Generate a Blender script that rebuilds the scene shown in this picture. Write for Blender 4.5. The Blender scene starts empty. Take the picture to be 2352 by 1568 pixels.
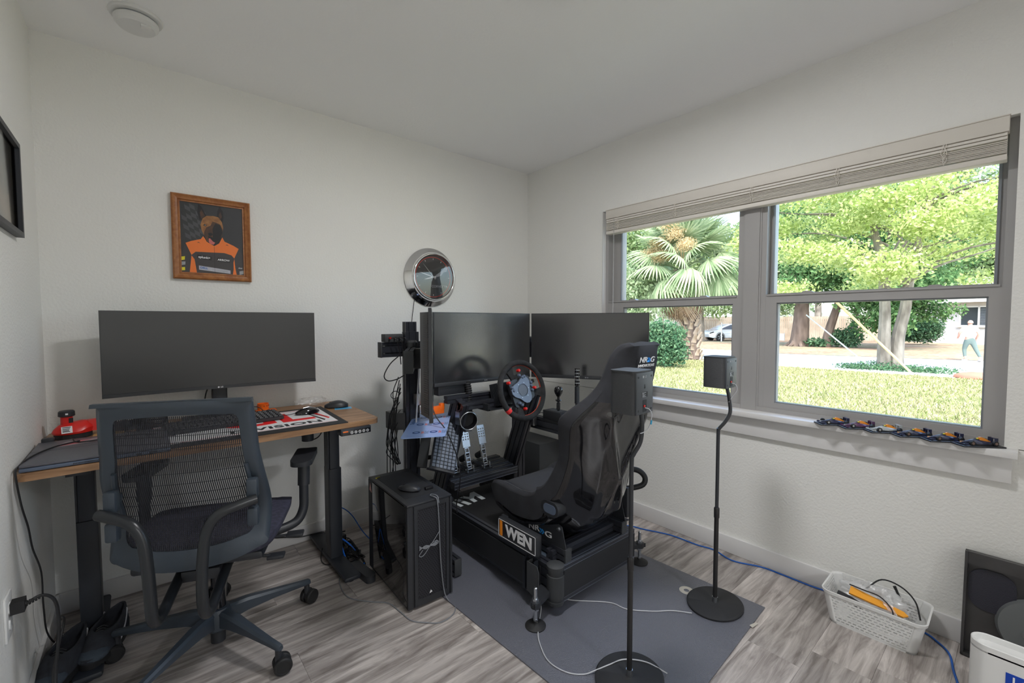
import bpy, bmesh, math, random
import numpy as np
from mathutils import Vector, Matrix, noise

# ---------------------------------------------------------------- camera, world, sun, exposure
SC = bpy.context.scene
COL = SC.collection
V = Vector
PI = math.pi

cam_data = bpy.data.cameras.new('camera')
cam = bpy.data.objects.new('camera', cam_data)
COL.objects.link(cam)
cam_data.sensor_fit = 'HORIZONTAL'
cam_data.sensor_width = 36.0
cam_data.lens = 36.0 * 1008.8 / 2352
cam_data.clip_start = 0.02
cam_data.clip_end = 500
PITCH, ROLL, YAW = 0.0453, -0.00125, 0.7019
_fw = V((math.sin(YAW) * math.cos(PITCH), math.cos(YAW) * math.cos(PITCH), -math.sin(PITCH)))
_r = V((math.cos(YAW), -math.sin(YAW), 0))
_u = _r.cross(_fw)
_r2 = _r * math.cos(ROLL) + _u * math.sin(ROLL)
_u2 = -_r * math.sin(ROLL) + _u * math.cos(ROLL)
mw = Matrix((_r2, _u2, -_fw)).transposed().to_4x4()
mw.translation = V((-2.4155, -2.6607, 1.2552))
cam.matrix_world = mw
SC.camera = cam

SC.view_settings.view_transform = 'Standard'
SC.view_settings.look = 'None'
SC.view_settings.gamma = 1.0
SC.view_settings.use_curve_mapping = False
SC.view_settings.exposure = 0.0
SC.cycles.max_bounces = 10
SC.cycles.diffuse_bounces = 7
SC.cycles.transparent_max_bounces = 12
SC.cycles.sample_clamp_indirect = 6.0

world = bpy.data.worlds.new('sky')
SC.world = world
world.use_nodes = True
_nt = world.node_tree
_sky = _nt.nodes.new('ShaderNodeTexSky')
_sky.sky_type = 'NISHITA'
_sky.sun_disc = False
_sky.sun_elevation = math.radians(55)
_sky.sun_rotation = math.radians(-120)
_sky.air_density = 1.0
_sky.dust_density = 3.0
_bg = _nt.nodes['Background']
_bg.inputs['Strength'].default_value = 1.25
_nt.links.new(_sky.outputs[0], _bg.inputs[0])

sun_data = bpy.data.lights.new('sun', 'SUN')
sun_data.energy = 3.6
sun_data.angle = math.radians(0.6)
sun_data.color = (1.0, 0.96, 0.88)
sun = bpy.data.objects.new('sun', sun_data)
COL.objects.link(sun)
sun.rotation_euler = V((-0.62, -0.45, 1.15)).to_track_quat('Z', 'Y').to_euler()

LAMP_POS = V((-1.32, -1.66, 2.30))
lamp_data = bpy.data.lights.new('ceiling_lamp_light', 'AREA')
lamp_data.shape = 'DISK'
lamp_data.size = 0.26
lamp_data.energy = 19.0
lamp_data.color = (0.99, 0.99, 1.0)

FILL_POS = V((-1.45, -4.75, 2.36))  # fill lamp added out of view to brighten the area under the desk
fill_data = bpy.data.lights.new('added_fill_light', 'AREA')
fill_data.shape = 'DISK'
fill_data.size = 0.30
fill_data.energy = 48.0
fill_data.color = (0.95, 0.97, 1.0)

# ---------------------------------------------------------------- materials
def mat(name, col, rough=0.5, metal=0.0, bump=0.0, bscale=200.0, var=0.0, vscale=8.0, col2=None, spec=0.5, coat=0.0, emit=None, stretch=None, alpha=None):
    m = bpy.data.materials.new(name)
    m.use_nodes = True
    nt = m.node_tree
    b = nt.nodes['Principled BSDF']
    b.inputs['Base Color'].default_value = (*col, 1)
    b.inputs['Roughness'].default_value = rough
    b.inputs['Metallic'].default_value = metal
    b.inputs['Specular IOR Level'].default_value = spec
    b.inputs['Coat Weight'].default_value = coat
    b.inputs['Coat Roughness'].default_value = max(0.02, rough * 0.7)
    if emit:
        b.inputs['Emission Color'].default_value = (*emit[0], 1)
        b.inputs['Emission Strength'].default_value = emit[1]
    tc = None
    if bump or var or col2:
        tc = nt.nodes.new('ShaderNodeTexCoord')
        src = tc.outputs['Object']
        if stretch:
            mp = nt.nodes.new('ShaderNodeMapping')
            mp.inputs['Scale'].default_value = stretch
            nt.links.new(src, mp.inputs['Vector'])
            src = mp.outputs[0]
    if col2 or var:
        nz = nt.nodes.new('ShaderNodeTexNoise')
        nz.inputs['Scale'].default_value = vscale
        nz.inputs['Detail'].default_value = 6
        nt.links.new(src, nz.inputs['Vector'])
        rp = nt.nodes.new('ShaderNodeValToRGB')
        c2 = col2 if col2 else tuple(min(1, c * (1 + var)) for c in col)
        c1 = col if col2 else tuple(c * (1 - var) for c in col)
        rp.color_ramp.elements[0].position = 0.35
        rp.color_ramp.elements[0].color = (*c1, 1)
        rp.color_ramp.elements[1].position = 0.65
        rp.color_ramp.elements[1].color = (*c2, 1)
        nt.links.new(nz.outputs['Fac'], rp.inputs['Fac'])
        nt.links.new(rp.outputs[0], b.inputs['Base Color'])
    if bump:
        n2 = nt.nodes.new('ShaderNodeTexNoise')
        n2.inputs['Scale'].default_value = bscale
        n2.inputs['Detail'].default_value = 3
        nt.links.new(src, n2.inputs['Vector'])
        bp = nt.nodes.new('ShaderNodeBump')
        bp.inputs['Strength'].default_value = min(1.0, bump)
        bp.inputs['Distance'].default_value = 0.003
        nt.links.new(n2.outputs['Fac'], bp.inputs['Height'])
        nt.links.new(bp.outputs[0], b.inputs['Normal'])
    return m

def nodes_of(m):
    return m.node_tree, m.node_tree.nodes, m.node_tree.links, m.node_tree.nodes['Principled BSDF']

M = {}
M['wall'] = mat('wall_paint', (0.835, 0.83, 0.80), 0.75, bump=0.7, bscale=95)
M['ceiling'] = mat('ceiling_paint', (0.94, 0.94, 0.94), 0.85, bump=0.25, bscale=70)
M['trim'] = mat('white_trim', (0.74, 0.73, 0.725), 0.4)
M['vinyl'] = mat('window_vinyl', (0.37, 0.36, 0.355), 0.35)
M['gasket'] = mat('grey_gasket', (0.25, 0.27, 0.29), 0.4)
M['blind'] = mat('cream_blind', (0.72, 0.68, 0.62), 0.5)
M['plastic_white'] = mat('white_plastic', (0.74, 0.74, 0.73), 0.35)
M['black'] = mat('black_plastic', (0.026, 0.028, 0.033), 0.42)
M['blackmatte'] = mat('matte_black', (0.018, 0.019, 0.022), 0.7)
M['blackgloss'] = mat('gloss_black_shell', (0.008, 0.008, 0.010), 0.07, coat=0.6)
M['chairplastic'] = mat('slate_black_plastic', (0.040, 0.052, 0.068), 0.40, bump=0.12, bscale=600)
M['extr'] = mat('black_anodised', (0.026, 0.028, 0.036), 0.33, metal=0.0, spec=0.7)
M['extr_glint'] = mat('painted_edge_highlight', (0.22, 0.24, 0.28), 0.3, metal=0.6)  # paler colour that paints highlights along the profile edges
M['frame'] = mat('black_powder_coat', (0.022, 0.026, 0.034), 0.45, bump=0.1, bscale=700)
M['screen'] = mat('dark_screen', (0.020, 0.020, 0.022), 0.22, spec=1.0, coat=0.8)
M['screen_mat'] = mat('matte_screen', (0.034, 0.034, 0.034), 0.34, spec=0.6)
M['bezel'] = mat('grey_bezel', (0.035, 0.037, 0.041), 0.4)
M['fabric'] = mat('black_fabric', (0.030, 0.033, 0.042), 0.9, bump=0.5, bscale=1400, var=0.25, vscale=30)
M['seatfab'] = mat('seat_fabric', (0.030, 0.031, 0.037), 0.95, bump=0.4, bscale=1500, var=0.2, vscale=12)
M['navyfab'] = mat('navy_fabric', (0.045, 0.045, 0.075), 0.95, bump=0.6, bscale=1100, var=0.25, vscale=60)
M['mesh'] = mat('mesh_strand', (0.022, 0.023, 0.030), 0.85)
M['chrome'] = mat('chrome', (0.75, 0.75, 0.76), 0.08, metal=1.0)
M['steel'] = mat('zinc_steel', (0.55, 0.57, 0.6), 0.28, metal=1.0)
M['alu'] = mat('brushed_aluminium', (0.62, 0.62, 0.62), 0.3, metal=1.0, bump=0.1, bscale=500)
M['red'] = mat('red_plastic', (0.72, 0.02, 0.015), 0.3)
M['orange'] = mat('orange_plastic', (0.95, 0.16, 0.01), 0.4)
M['white_print'] = mat('white_print', (0.78, 0.78, 0.80), 0.5)
M['grey_print'] = mat('grey_print', (0.35, 0.36, 0.38), 0.5)
M['blue_print'] = mat('blue_print', (0.02, 0.27, 0.75), 0.5)
M['laptop'] = mat('gunmetal_laptop', (0.12, 0.12, 0.14), 0.45, metal=0.3, bump=0.05)
M['laptopside'] = mat('laptop_side', (0.10, 0.13, 0.19), 0.4)
M['cable'] = mat('black_cable', (0.010, 0.010, 0.012), 0.5)
M['cable_blue'] = mat('blue_cable', (0.01, 0.10, 0.42), 0.45)
M['cable_white'] = mat('white_cable', (0.52, 0.53, 0.56), 0.45)
M['cable_grey'] = mat('grey_cable', (0.20, 0.21, 0.23), 0.5)
M['rubber'] = mat('black_rubber', (0.012, 0.012, 0.013), 0.65)
M['greybox'] = mat('dark_grey_vinyl', (0.045, 0.048, 0.052), 0.6, bump=0.1)
M['key'] = mat('grey_keycap', (0.16, 0.19, 0.24), 0.35)
M['blackkey'] = mat('black_keycap', (0.025, 0.026, 0.03), 0.4)
M['suede'] = mat('black_suede', (0.022, 0.022, 0.023), 0.95, bump=0.5, bscale=900, var=0.3, vscale=40)
M['redstitch'] = mat('red_stitch', (0.45, 0.05, 0.02), 0.8)
M['bluesheet'] = mat('pale_blue_card', (0.30, 0.44, 0.78), 0.35)
M['bluedark'] = mat('dark_blue_print', (0.02, 0.08, 0.28), 0.5)
M['redprint'] = mat('faded_red_print', (0.62, 0.16, 0.16), 0.5)
M['yellow'] = mat('yellow_sticker', (0.8, 0.7, 0.02), 0.5)
M['bluetag'] = mat('blue_tag', (0.03, 0.35, 0.60), 0.5)
M['teal'] = mat('teal_plastic', (0.02, 0.40, 0.46), 0.4)

def wood_mat(name, c1, c2, scale=(1, 12, 12), rough=0.4, nscale=6, rnd=False):
    m = mat(name, c1, rough)
    nt, N, L, b = nodes_of(m)
    tc = N.new('ShaderNodeTexCoord')
    mp = N.new('ShaderNodeMapping')
    mp.inputs['Scale'].default_value = scale
    L.new(tc.outputs['Object'], mp.inputs['Vector'])
    src = mp.outputs[0]
    nz = N.new('ShaderNodeTexNoise')
    nz.inputs['Scale'].default_value = nscale
    nz.inputs['Detail'].default_value = 9
    nz.inputs['Roughness'].default_value = 0.65
    nz.inputs['Distortion'].default_value = 0.6
    if rnd:
        oi = N.new('ShaderNodeObjectInfo')
        ml = N.new('ShaderNodeMath'); ml.operation = 'MULTIPLY'; ml.inputs[1].default_value = 97.0
        L.new(oi.outputs['Random'], ml.inputs[0])
        cx = N.new('ShaderNodeCombineXYZ')
        L.new(ml.outputs[0], cx.inputs[2])
        L.new(ml.outputs[0], cx.inputs[0])
        ad = N.new('ShaderNodeVectorMath'); ad.operation = 'ADD'
        L.new(src, ad.inputs[0]); L.new(cx.outputs[0], ad.inputs[1])
        src = ad.outputs[0]
    L.new(src, nz.inputs['Vector'])
    rp = N.new('ShaderNodeValToRGB')
    rp.color_ramp.elements[0].position = 0.36
    rp.color_ramp.elements[0].color = (*c1, 1)
    rp.color_ramp.elements[1].position = 0.66
    rp.color_ramp.elements[1].color = (*c2, 1)
    L.new(nz.outputs['Fac'], rp.inputs['Fac'])
    out = rp.outputs[0]
    if rnd:
        hs = N.new('ShaderNodeHueSaturation')
        mr = N.new('ShaderNodeMapRange')
        mr.inputs['To Min'].default_value = 0.80
        mr.inputs['To Max'].default_value = 1.15
        L.new(oi.outputs['Random'], mr.inputs['Value'])
        L.new(mr.outputs[0], hs.inputs['Value'])
        L.new(out, hs.inputs['Color'])
        out = hs.outputs[0]
        bp = N.new('ShaderNodeBump'); bp.inputs['Strength'].default_value = 0.12
        bp.inputs['Distance'].default_value = 0.002
        L.new(nz.outputs['Fac'], bp.inputs['Height'])
        L.new(bp.outputs[0], b.inputs['Normal'])
    L.new(out, b.inputs['Base Color'])
    return m
M['plank'] = wood_mat('grey_vinyl_plank', (0.21, 0.182, 0.168), (0.60, 0.55, 0.52), (0.9, 9, 1), 0.30, 3.2, True)
M['desk'] = wood_mat('walnut_laminate', (0.20, 0.10, 0.045), (0.42, 0.24, 0.125), (0.8, 10, 10), 0.4, 4)
M['frame_wood'] = wood_mat('oak_frame', (0.26, 0.085, 0.022), (0.42, 0.17, 0.05), (6, 6, 6), 0.4, 6)

def mix_glass(name, fac=0.10, tint=(1, 1, 1), rough=0.02):
    m = bpy.data.materials.new(name); m.use_nodes = True
    nt = m.node_tree; N = nt.nodes; L = nt.links
    N.remove(N['Principled BSDF'])
    t = N.new('ShaderNodeBsdfTransparent'); t.inputs[0].default_value = (*tint, 1)
    g = N.new('ShaderNodeBsdfGlossy'); g.inputs['Roughness'].default_value = rough
    lw = N.new('ShaderNodeLayerWeight'); lw.inputs['Blend'].default_value = fac
    mx = N.new('ShaderNodeMixShader')
    L.new(lw.outputs['Fresnel'], mx.inputs[0]); L.new(t.outputs[0], mx.inputs[1]); L.new(g.outputs[0], mx.inputs[2])
    L.new(mx.outputs[0], N['Material Output'].inputs[0])
    return m
M['glass'] = mix_glass('window_glass', 0.08, (0.95, 0.97, 0.96))
def milky(name, tr, diff, rough=0.3):
    m = bpy.data.materials.new(name); m.use_nodes = True
    nt = m.node_tree; N = nt.nodes; L = nt.links
    N.remove(N['Principled BSDF'])
    t = N.new('ShaderNodeBsdfTransparent'); d = N.new('ShaderNodeBsdfDiffuse'); d.inputs[0].default_value = (0.85, 0.86, 0.87, 1)
    g = N.new('ShaderNodeBsdfGlossy'); g.inputs['Roughness'].default_value = rough
    m1 = N.new('ShaderNodeMixShader'); m1.inputs[0].default_value = diff; m2 = N.new('ShaderNodeMixShader'); m2.inputs[0].default_value = 0.10
    L.new(t.outputs[0], m1.inputs[1]); L.new(d.outputs[0], m1.inputs[2]); L.new(m1.outputs[0], m2.inputs[1]); L.new(g.outputs[0], m2.inputs[2]); L.new(m2.outputs[0], N['Material Output'].inputs[0])
    return m
M['glass_dark'] = mix_glass('smoked_glass', 0.28, (0.10, 0.10, 0.11), 0.02)
M['film'] = milky('clear_plastic_film', 0.9, 0.10)

# ---------------------------------------------------------------- geometry helpers
def nb():
    return bmesh.new()

def box(bm, x0, x1, y0, y1, z0, z1, mtx=None, bev=0.0, seg=2):
    vs = [bm.verts.new(V(p)) for p in ((x0, y0, z0), (x1, y0, z0), (x1, y1, z0), (x0, y1, z0), (x0, y0, z1), (x1, y0, z1), (x1, y1, z1), (x0, y1, z1))]
    fs = [bm.faces.new([vs[i] for i in f]) for f in ((3, 2, 1, 0), (4, 5, 6, 7), (0, 1, 5, 4), (1, 2, 6, 5), (2, 3, 7, 6), (3, 0, 4, 7))]
    if bev:
        es = list({e for f in fs for e in f.edges})
        r = bmesh.ops.bevel(bm, geom=es, offset=bev, segments=seg, affect='EDGES', profile=0.5)
        vs = list({v for f in r['faces'] for v in f.verts} | {v for v in vs if v.is_valid})
    if mtx is not None:
        for v in vs:
            v.co = mtx @ v.co
    return vs

def prism(bm, pts, axis, a, b, mtx=None):
    """extrude a 2D polygon along axis from a to b. pts in the other two axes in cyclic order"""
    def mk(p, h):
        if axis == 'x': return V((h, p[0], p[1]))
        if axis == 'y': return V((p[0], h, p[1]))
        return V((p[0], p[1], h))
    lo = [bm.verts.new(mk(p, a)) for p in pts]
    hi = [bm.verts.new(mk(p, b)) for p in pts]
    n = len(pts)
    bm.faces.new(lo); bm.faces.new(hi)
    for i in range(n):
        bm.faces.new((lo[i], lo[(i + 1) % n], hi[(i + 1) % n], hi[i]))
    if mtx is not None:
        for v in lo + hi: v.co = mtx @ v.co
    return lo + hi

def ring(bm, c, ax, r, seg, up=None):
    ax = ax.normalized()
    if up is None: up = V((0, 0, 1)) if abs(ax.z) < 0.9 else V((0, 1, 0))
    s = ax.cross(up).normalized(); t = ax.cross(s).normalized()
    return [bm.verts.new(c + (s * math.cos(2 * PI * i / seg) + t * math.sin(2 * PI * i / seg)) * r) for i in range(seg)]

def skin_rings(bm, rings, cap=True):
    for a, b in zip(rings[:-1], rings[1:]):
        n = len(a)
        for i in range(n):
            bm.faces.new((a[i], a[(i + 1) % n], b[(i + 1) % n], b[i]))
    if cap:
        bm.faces.new(rings[0][::-1]); bm.faces.new(rings[-1])

def cyl(bm, p0, p1, r0, r1=None, seg=20, cap=True):
    p0, p1 = V(p0), V(p1)
    r1 = r0 if r1 is None else r1
    ax = p1 - p0
    skin_rings(bm, [ring(bm, p0, ax, r0, seg), ring(bm, p1, ax, r1, seg)], cap)

def lathe(bm, prof, o=(0, 0, 0), ax=(0, 0, 1), seg=28, cap=True):
    """prof: list of (r, h) along axis ax from origin o"""
    o, ax = V(o), V(ax).normalized()
    skin_rings(bm, [ring(bm, o + ax * h, ax, max(r, 1e-4), seg) for r, h in prof], cap)

def crom(pts, n=6):
    P = [V(p) for p in pts]
    if len(P) < 3: return P
    P = [P[0] * 2 - P[1]] + P + [P[-1] * 2 - P[-2]]
    out = []
    for i in range(1, len(P) - 2):
        a, b, c, d = P[i - 1:i + 3]
        for k in range(n):
            t = k / n
            out.append(0.5 * ((2 * b) + (c - a) * t + (2 * a - 5 * b + 4 * c - d) * t * t + (-a + 3 * b - 3 * c + d) * t ** 3))
    out.append(P[-2])
    return out

def tube(bm, pts, r, seg=8, smooth=6, flat=None, cap=True):
    P = crom(pts, smooth) if smooth else [V(p) for p in pts]
    rings = []
    up = None
    for i, p in enumerate(P):
        d = (P[min(i + 1, len(P) - 1)] - P[max(i - 1, 0)])
        if d.length < 1e-9: d = V((0, 0, 1))
        d.normalize()
        if up is None:
            up = V((0, 0, 1)) if abs(d.z) < 0.9 else V((1, 0, 0))
        s = d.cross(up)
        if s.length < 1e-6: s = d.orthogonal()
        s.normalize(); t = s.cross(d).normalized(); up = t
        rr = r(i / (len(P) - 1)) if callable(r) else r
        fa, fb = flat if flat else (1, 1)
        rings.append([bm.verts.new(p + s * (math.cos(2 * PI * k / seg) * rr * fa) + t * (math.sin(2 * PI * k / seg) * rr * fb)) for k in range(seg)])
    skin_rings(bm, rings, cap)

def rrect(w, h, r, n=5, cx=0, cy=0):
    out = []
    for (sx, sy, a0) in ((1, 1, 0), (-1, 1, 90), (-1, -1, 180), (1, -1, 270)):
        for k in range(n + 1):
            a = math.radians(a0 + 90 * k / n)
            out.append((cx + sx * (w / 2 - r) + r * math.cos(a), cy + sy * (h / 2 - r) + r * math.sin(a)))
    return out

def torus(bm, c, ax, R, r, seg=48, seg2=10, a0=0, a1=2 * PI, ref=None):
    c, ax = V(c), V(ax).normalized()
    s = (V(ref) if ref else (V((0, 0, 1)) if abs(ax.z) < 0.9 else V((0, 1, 0)))); s = (s - ax * s.dot(ax)).normalized()
    t = ax.cross(s)
    full = abs(a1 - a0 - 2 * PI) < 1e-6
    n = seg if full else seg + 1
    rings = []
    for i in range(n):
        a = a0 + (a1 - a0) * i / seg
        d = s * math.cos(a) + t * math.sin(a)
        rings.append([bm.verts.new(c + d * (R + r * math.cos(2 * PI * k / seg2)) + ax * (r * math.sin(2 * PI * k / seg2))) for k in range(seg2)])
    if full: rings.append(rings[0])
    skin_rings(bm, rings, not full)

def xf(bm, mtx, verts=None):
    for v in (verts or bm.verts): v.co = mtx @ v.co

def obj(name, bm, m, parent=None, off=None, smooth=True, angle=0.6, bevel=0.0, recalc=True):
    """link a bmesh as one mesh object. off: world position of the thing's base, subtracted so that parts hold local coordinates"""
    if bevel:
        es = [e for e in bm.edges if len(e.link_faces) == 2 and e.calc_face_angle(0) > 0.6]
        bmesh.ops.bevel(bm, geom=es, offset=bevel, segments=2, affect='EDGES', profile=0.5, clamp_overlap=True)
    if recalc:
        bmesh.ops.recalc_face_normals(bm, faces=bm.faces)
    if off is not None:
        o = V(off)
        for v in bm.verts: v.co -= o
    me = bpy.data.meshes.new(name)
    bm.to_mesh(me); bm.free()
    if smooth:
        me.shade_smooth()
        me.set_sharp_from_angle(angle=angle)
    for mm in (m if isinstance(m, (list, tuple)) else [m]):
        me.materials.append(mm)
    ob = bpy.data.objects.new(name, me)
    COL.objects.link(ob)
    if parent is not None: ob.parent = parent
    return ob

def thing(name, label, cat, loc=(0, 0, 0), rotz=0.0, group=None):
    o = bpy.data.objects.new(name, None)
    o.empty_display_size = 0.05
    COL.objects.link(o)
    o.location = loc; o.rotation_euler = (0, 0, rotz)
    o['label'] = label; o['category'] = cat
    if group: o['group'] = group
    return o

def tag(o, label, cat, group=None):
    o['label'] = label; o['category'] = cat
    if group: o['group'] = group
    return o

def struct(o):
    o['kind'] = 'structure'
    return o

def copy_tree(o, parent=None):
    c = o.copy(); COL.objects.link(c); c.parent = parent
    for ch in [x for x in bpy.data.objects if x.parent == o]:
        copy_tree(ch, c)
    return c

def text(name, s, size, m, parent, origin, xdir, ydir, ext=0.0006, off=None, bold=0.0, shear=0.0, align='CENTER', sx=1.0, space=1.0):
    """flat lettering as a thin mesh; origin, xdir, ydir in the same frame as the other parts"""
    cu = bpy.data.curves.new(name, 'FONT')
    cu.body = s; cu.size = size; cu.extrude = ext; cu.offset = bold; cu.shear = shear
    cu.align_x = align; cu.align_y = 'CENTER'; cu.resolution_u = 4; cu.space_character = space
    to = bpy.data.objects.new(name + '_tmp', cu)
    me = bpy.data.meshes.new_from_object(to)
    bpy.data.objects.remove(to); bpy.data.curves.remove(cu)
    X, Y = V(xdir).normalized(), V(ydir).normalized()
    Z = X.cross(Y)
    mt = Matrix((X * sx, Y, Z)).transposed().to_4x4()
    mt.translation = V(origin) - (V(off) if off is not None else V((0, 0, 0)))
    me.transform(mt)
    me.name = name
    me.materials.clear(); me.materials.append(m)
    ob = bpy.data.objects.new(name, me); COL.objects.link(ob); ob.parent = parent
    return ob

def frame_of(origin, x, y, z):
    m = Matrix((V(x).normalized(), V(y).normalized(), V(z).normalized())).transposed().to_4x4()
    m.translation = V(origin)
    return m
# ---------------------------------------------------------------- room shell
H = 2.44
XL, YF = -2.727, -3.75
WY0, WY1, WZ0, WZ1 = -2.610, -0.758, 0.790, 1.995      # window opening
b = nb(); box(b, XL - 0.1, 0, 0, 0.1, 0, H); struct(obj('wall_back', b, M['wall']))
b = nb(); box(b, XL - 0.1, XL, YF, 0, 0, H); struct(obj('wall_left', b, M['wall']))
DX0, DX1, DH = -2.05, -0.85, 2.06        # unseen opening added behind the camera to let the hall fill light in
b = nb(); box(b, XL - 0.1, DX0, YF - 0.1, YF, 0, H); box(b, DX1, 0.17, YF - 0.1, YF, 0, H); box(b, DX0, DX1, YF - 0.1, YF, DH, H); struct(obj('wall_front', b, M['wall']))
b = nb(); box(b, DX0 - 0.07, DX0, YF, YF + 0.012, 0, DH + 0.07); box(b, DX1, DX1 + 0.07, YF, YF + 0.012, 0, DH + 0.07); box(b, DX0, DX1, YF, YF + 0.012, DH, DH + 0.07); struct(obj('trim_6', b, M['trim']))
b = nb(); box(b, XL - 0.1, XL, YF - 1.9, YF - 0.1, 0, H); struct(obj('wall_added_hall_left', b, M['wall']))  # made-up hall, never in view, encloses the added fill lamp
b = nb(); box(b, 0.07, 0.17, YF - 1.9, YF - 0.1, 0, H); struct(obj('wall_added_hall_right', b, M['wall']))
b = nb(); box(b, XL - 0.1, 0.17, YF - 2.0, YF - 1.9, 0, H); struct(obj('wall_added_hall_front', b, M['wall']))
b = nb(); box(b, XL - 0.1, 0.17, YF - 1.9, YF, -0.12, 0.0); struct(obj('floor_added_hall', b, M['plank']))
b = nb(); box(b, XL - 0.1, 0.17, YF - 2.0, YF - 0.1, H, H + 0.12); struct(obj('ceiling_added_hall', b, M['ceiling']))
b = nb()
box(b, 0, 0.17, YF, 0.1, 0, WZ0 - 0.003); box(b, 0, 0.17, YF, 0.1, WZ1, H)
box(b, 0, 0.17, YF, WY0, WZ0, WZ1); box(b, 0, 0.17, WY1, 0.1, WZ0, WZ1)
struct(obj('wall_right', b, M['wall']))
b = nb(); box(b, XL - 0.1, 0.75, YF - 0.1, 0.6, H, H + 0.12); struct(obj('ceiling', b, M['ceiling']))
b = nb(); box(b, XL - 0.1, 0.17, YF - 0.1, 0.1, -0.12, -0.006)
floor = struct(obj('floor', b, M['blackmatte']))
# planks: each a part of the floor
random.seed(4)
pw, pl = 0.180, 1.22
pme = None
row = 0
y = 0.0
while y > YF:
    x = XL - random.random() * pl
    while x < 0:
        x0, x1 = max(x, XL), min(x + pl, 0)
        if x1 - x0 > 0.03:
            full = (x0 == x and x1 == x + pl)
            if full and pme is not None:
                o = bpy.data.objects.new('plank', pme); COL.objects.link(o)
            else:
                b = nb(); h = (x1 - x0) / 2
                box(b, -h + 0.0002, h - 0.0002, -pw / 2 + 0.0002, pw / 2 - 0.0002, -0.008, 0, bev=0.0006, seg=1)
                o = obj('plank', b, M['plank'], smooth=False)
                if full: pme = o.data
            o.location = ((x0 + x1) / 2, max(y - pw / 2, YF + pw / 2), 0); o.parent = floor
        x += pl
    y -= pw
for nm, a in (('baseboard_back', (XL, 0, -0.014, 0, 0, 0.092)), ('baseboard_right', (-0.014, 0, YF, 0, 0, 0.092)),
              ('baseboard_left', (XL, XL + 0.014, YF, 0, 0, 0.092))):
    b = nb(); box(b, *a, bev=0.003); struct(obj(nm, b, M['trim']))
# window trim: sill board and apron
b = nb(); box(b, -0.062, 0.09, WY0 - 0.035, WY1 + 0.035, WZ0 - 0.026, WZ0, bev=0.002)
struct(obj('trim_1', b, M['trim']))
b = nb(); box(b, -0.022, 0.0, WY0 - 0.022, WY1 + 0.02, WZ0 - 0.126, WZ0 - 0.026, bev=0.002)
struct(obj('trim_2', b, M['trim']))

def frame_bars(bm, x0, x1, y0, y1, z0, z1, w, wb=None, wt=None):
    wb = w if wb is None else wb; wt = w if wt is None else wt
    box(bm, x0, x1, y0, y0 + w, z0, z1); box(bm, x0, x1, y1 - w, y1, z0, z1)
    box(bm, x0, x1, y0 + w, y1 - w, z0, z0 + wb); box(bm, x0, x1, y0 + w, y1 - w, z1 - wt, z1)

def window(n, y0, y1, gu, gl):
    """y0<y1 overall; gu, gl = glass spans of the upper and lower sash"""
    b = nb(); frame_bars(b, 0.035, 0.15, y0, y1, WZ0, WZ1, 0.024)
    w = struct(obj('window_%d' % n, b, M['vinyl'], bevel=0.0015))
    # upper sash, further out
    b = nb()
    box(b, 0.085, 0.13, y0 + 0.022, gu[0], 1.345, 1.985); box(b, 0.085, 0.13, gu[1], y1 - 0.022, 1.345, 1.985)
    box(b, 0.085, 0.13, gu[0], gu[1], 1.345, 1.398); box(b, 0.085, 0.13, gu[0], gu[1], 1.93, 1.985)
    obj('upper_sash', b, M['vinyl'], w, bevel=0.002)
    b = nb(); frame_bars(b, 0.078, 0.086, gu[0] - 0.009, gu[1] + 0.009, 1.39, 1.94, 0.007); obj('glazing_bead', b, M['gasket'], w)
    b = nb(); box(b, 0.104, 0.108, gu[0] - .004, gu[1] + .004, 1.392, 1.936); obj('pane', b, M['glass'], w)
    # lower sash
    b = nb()
    box(b, 0.036, 0.080, y0 + 0.022, gl[0], WZ0 + .012, 1.392); box(b, 0.036, 0.080, gl[1], y1 - 0.022, WZ0 + .012, 1.392)
    box(b, 0.036, 0.080, gl[0], gl[1], WZ0 + .012, 0.840); box(b, 0.036, 0.080, gl[0], gl[1], 1.348, 1.392)
    box(b, 0.030, 0.060, y0 + 0.03, y1 - 0.03, 1.384, 1.392)
    obj('lower_sash', b, M['vinyl'], w, bevel=0.002)
    b = nb(); frame_bars(b, 0.044, 0.072, gl[0] - 0.004, gl[1] + 0.004, 0.836, 1.352, 0.010); obj('glazing_bead', b, M['gasket'], w)
    b = nb(); box(b, 0.056, 0.060, gl[0] + .002, gl[1] - .002, 0.842, 1.346); obj('pane', b, M['glass'], w)
    for f in (0.24, 0.76):
        yy = y0 + (y1 - y0) * f
        b = nb(); prism(b, [(yy - 0.028, 1.392), (yy + 0.028, 1.392), (yy + 0.018, 1.402), (yy - 0.012, 1.402)], 'x', 0.042, 0.074)
        obj('sash_lock', b, M['vinyl'], w, bevel=0.001)
    return w
window(1, -1.662, WY1, (-1.619, -0.862), (-1.612, -0.905))
window(2, WY0, -1.752, (-2.561, -1.796), (-2.552, -1.826))
b = nb(); box(b, 0.03, 0.15, -1.752, -1.662, WZ0, WZ1); box(b, 0.024, 0.03, -1.744, -1.670, WZ0, WZ1)
struct(obj('trim_3', b, M['vinyl'], bevel=0.0015))
b = nb(); box(b, 0.026, 0.038, WY0, WY1, WZ0 - 0.004, WZ0 + 0.022); struct(obj('trim_7', b, M['vinyl'], bevel=0.002))
# caulked jamb lining on both sides
b = nb(); box(b, 0.0, 0.035, WY1 - 0.003, WY1 + 0.001, WZ0, WZ1); struct(obj('trim_4', b, M['trim']))

# exterior skin of the house so that daylight only comes through the window
b = nb(); box(b, 0.17, 0.20, YF, 0.1, -0.6, WZ0 - 0.01); struct(obj('trim_5', b, M['trim']))

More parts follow.
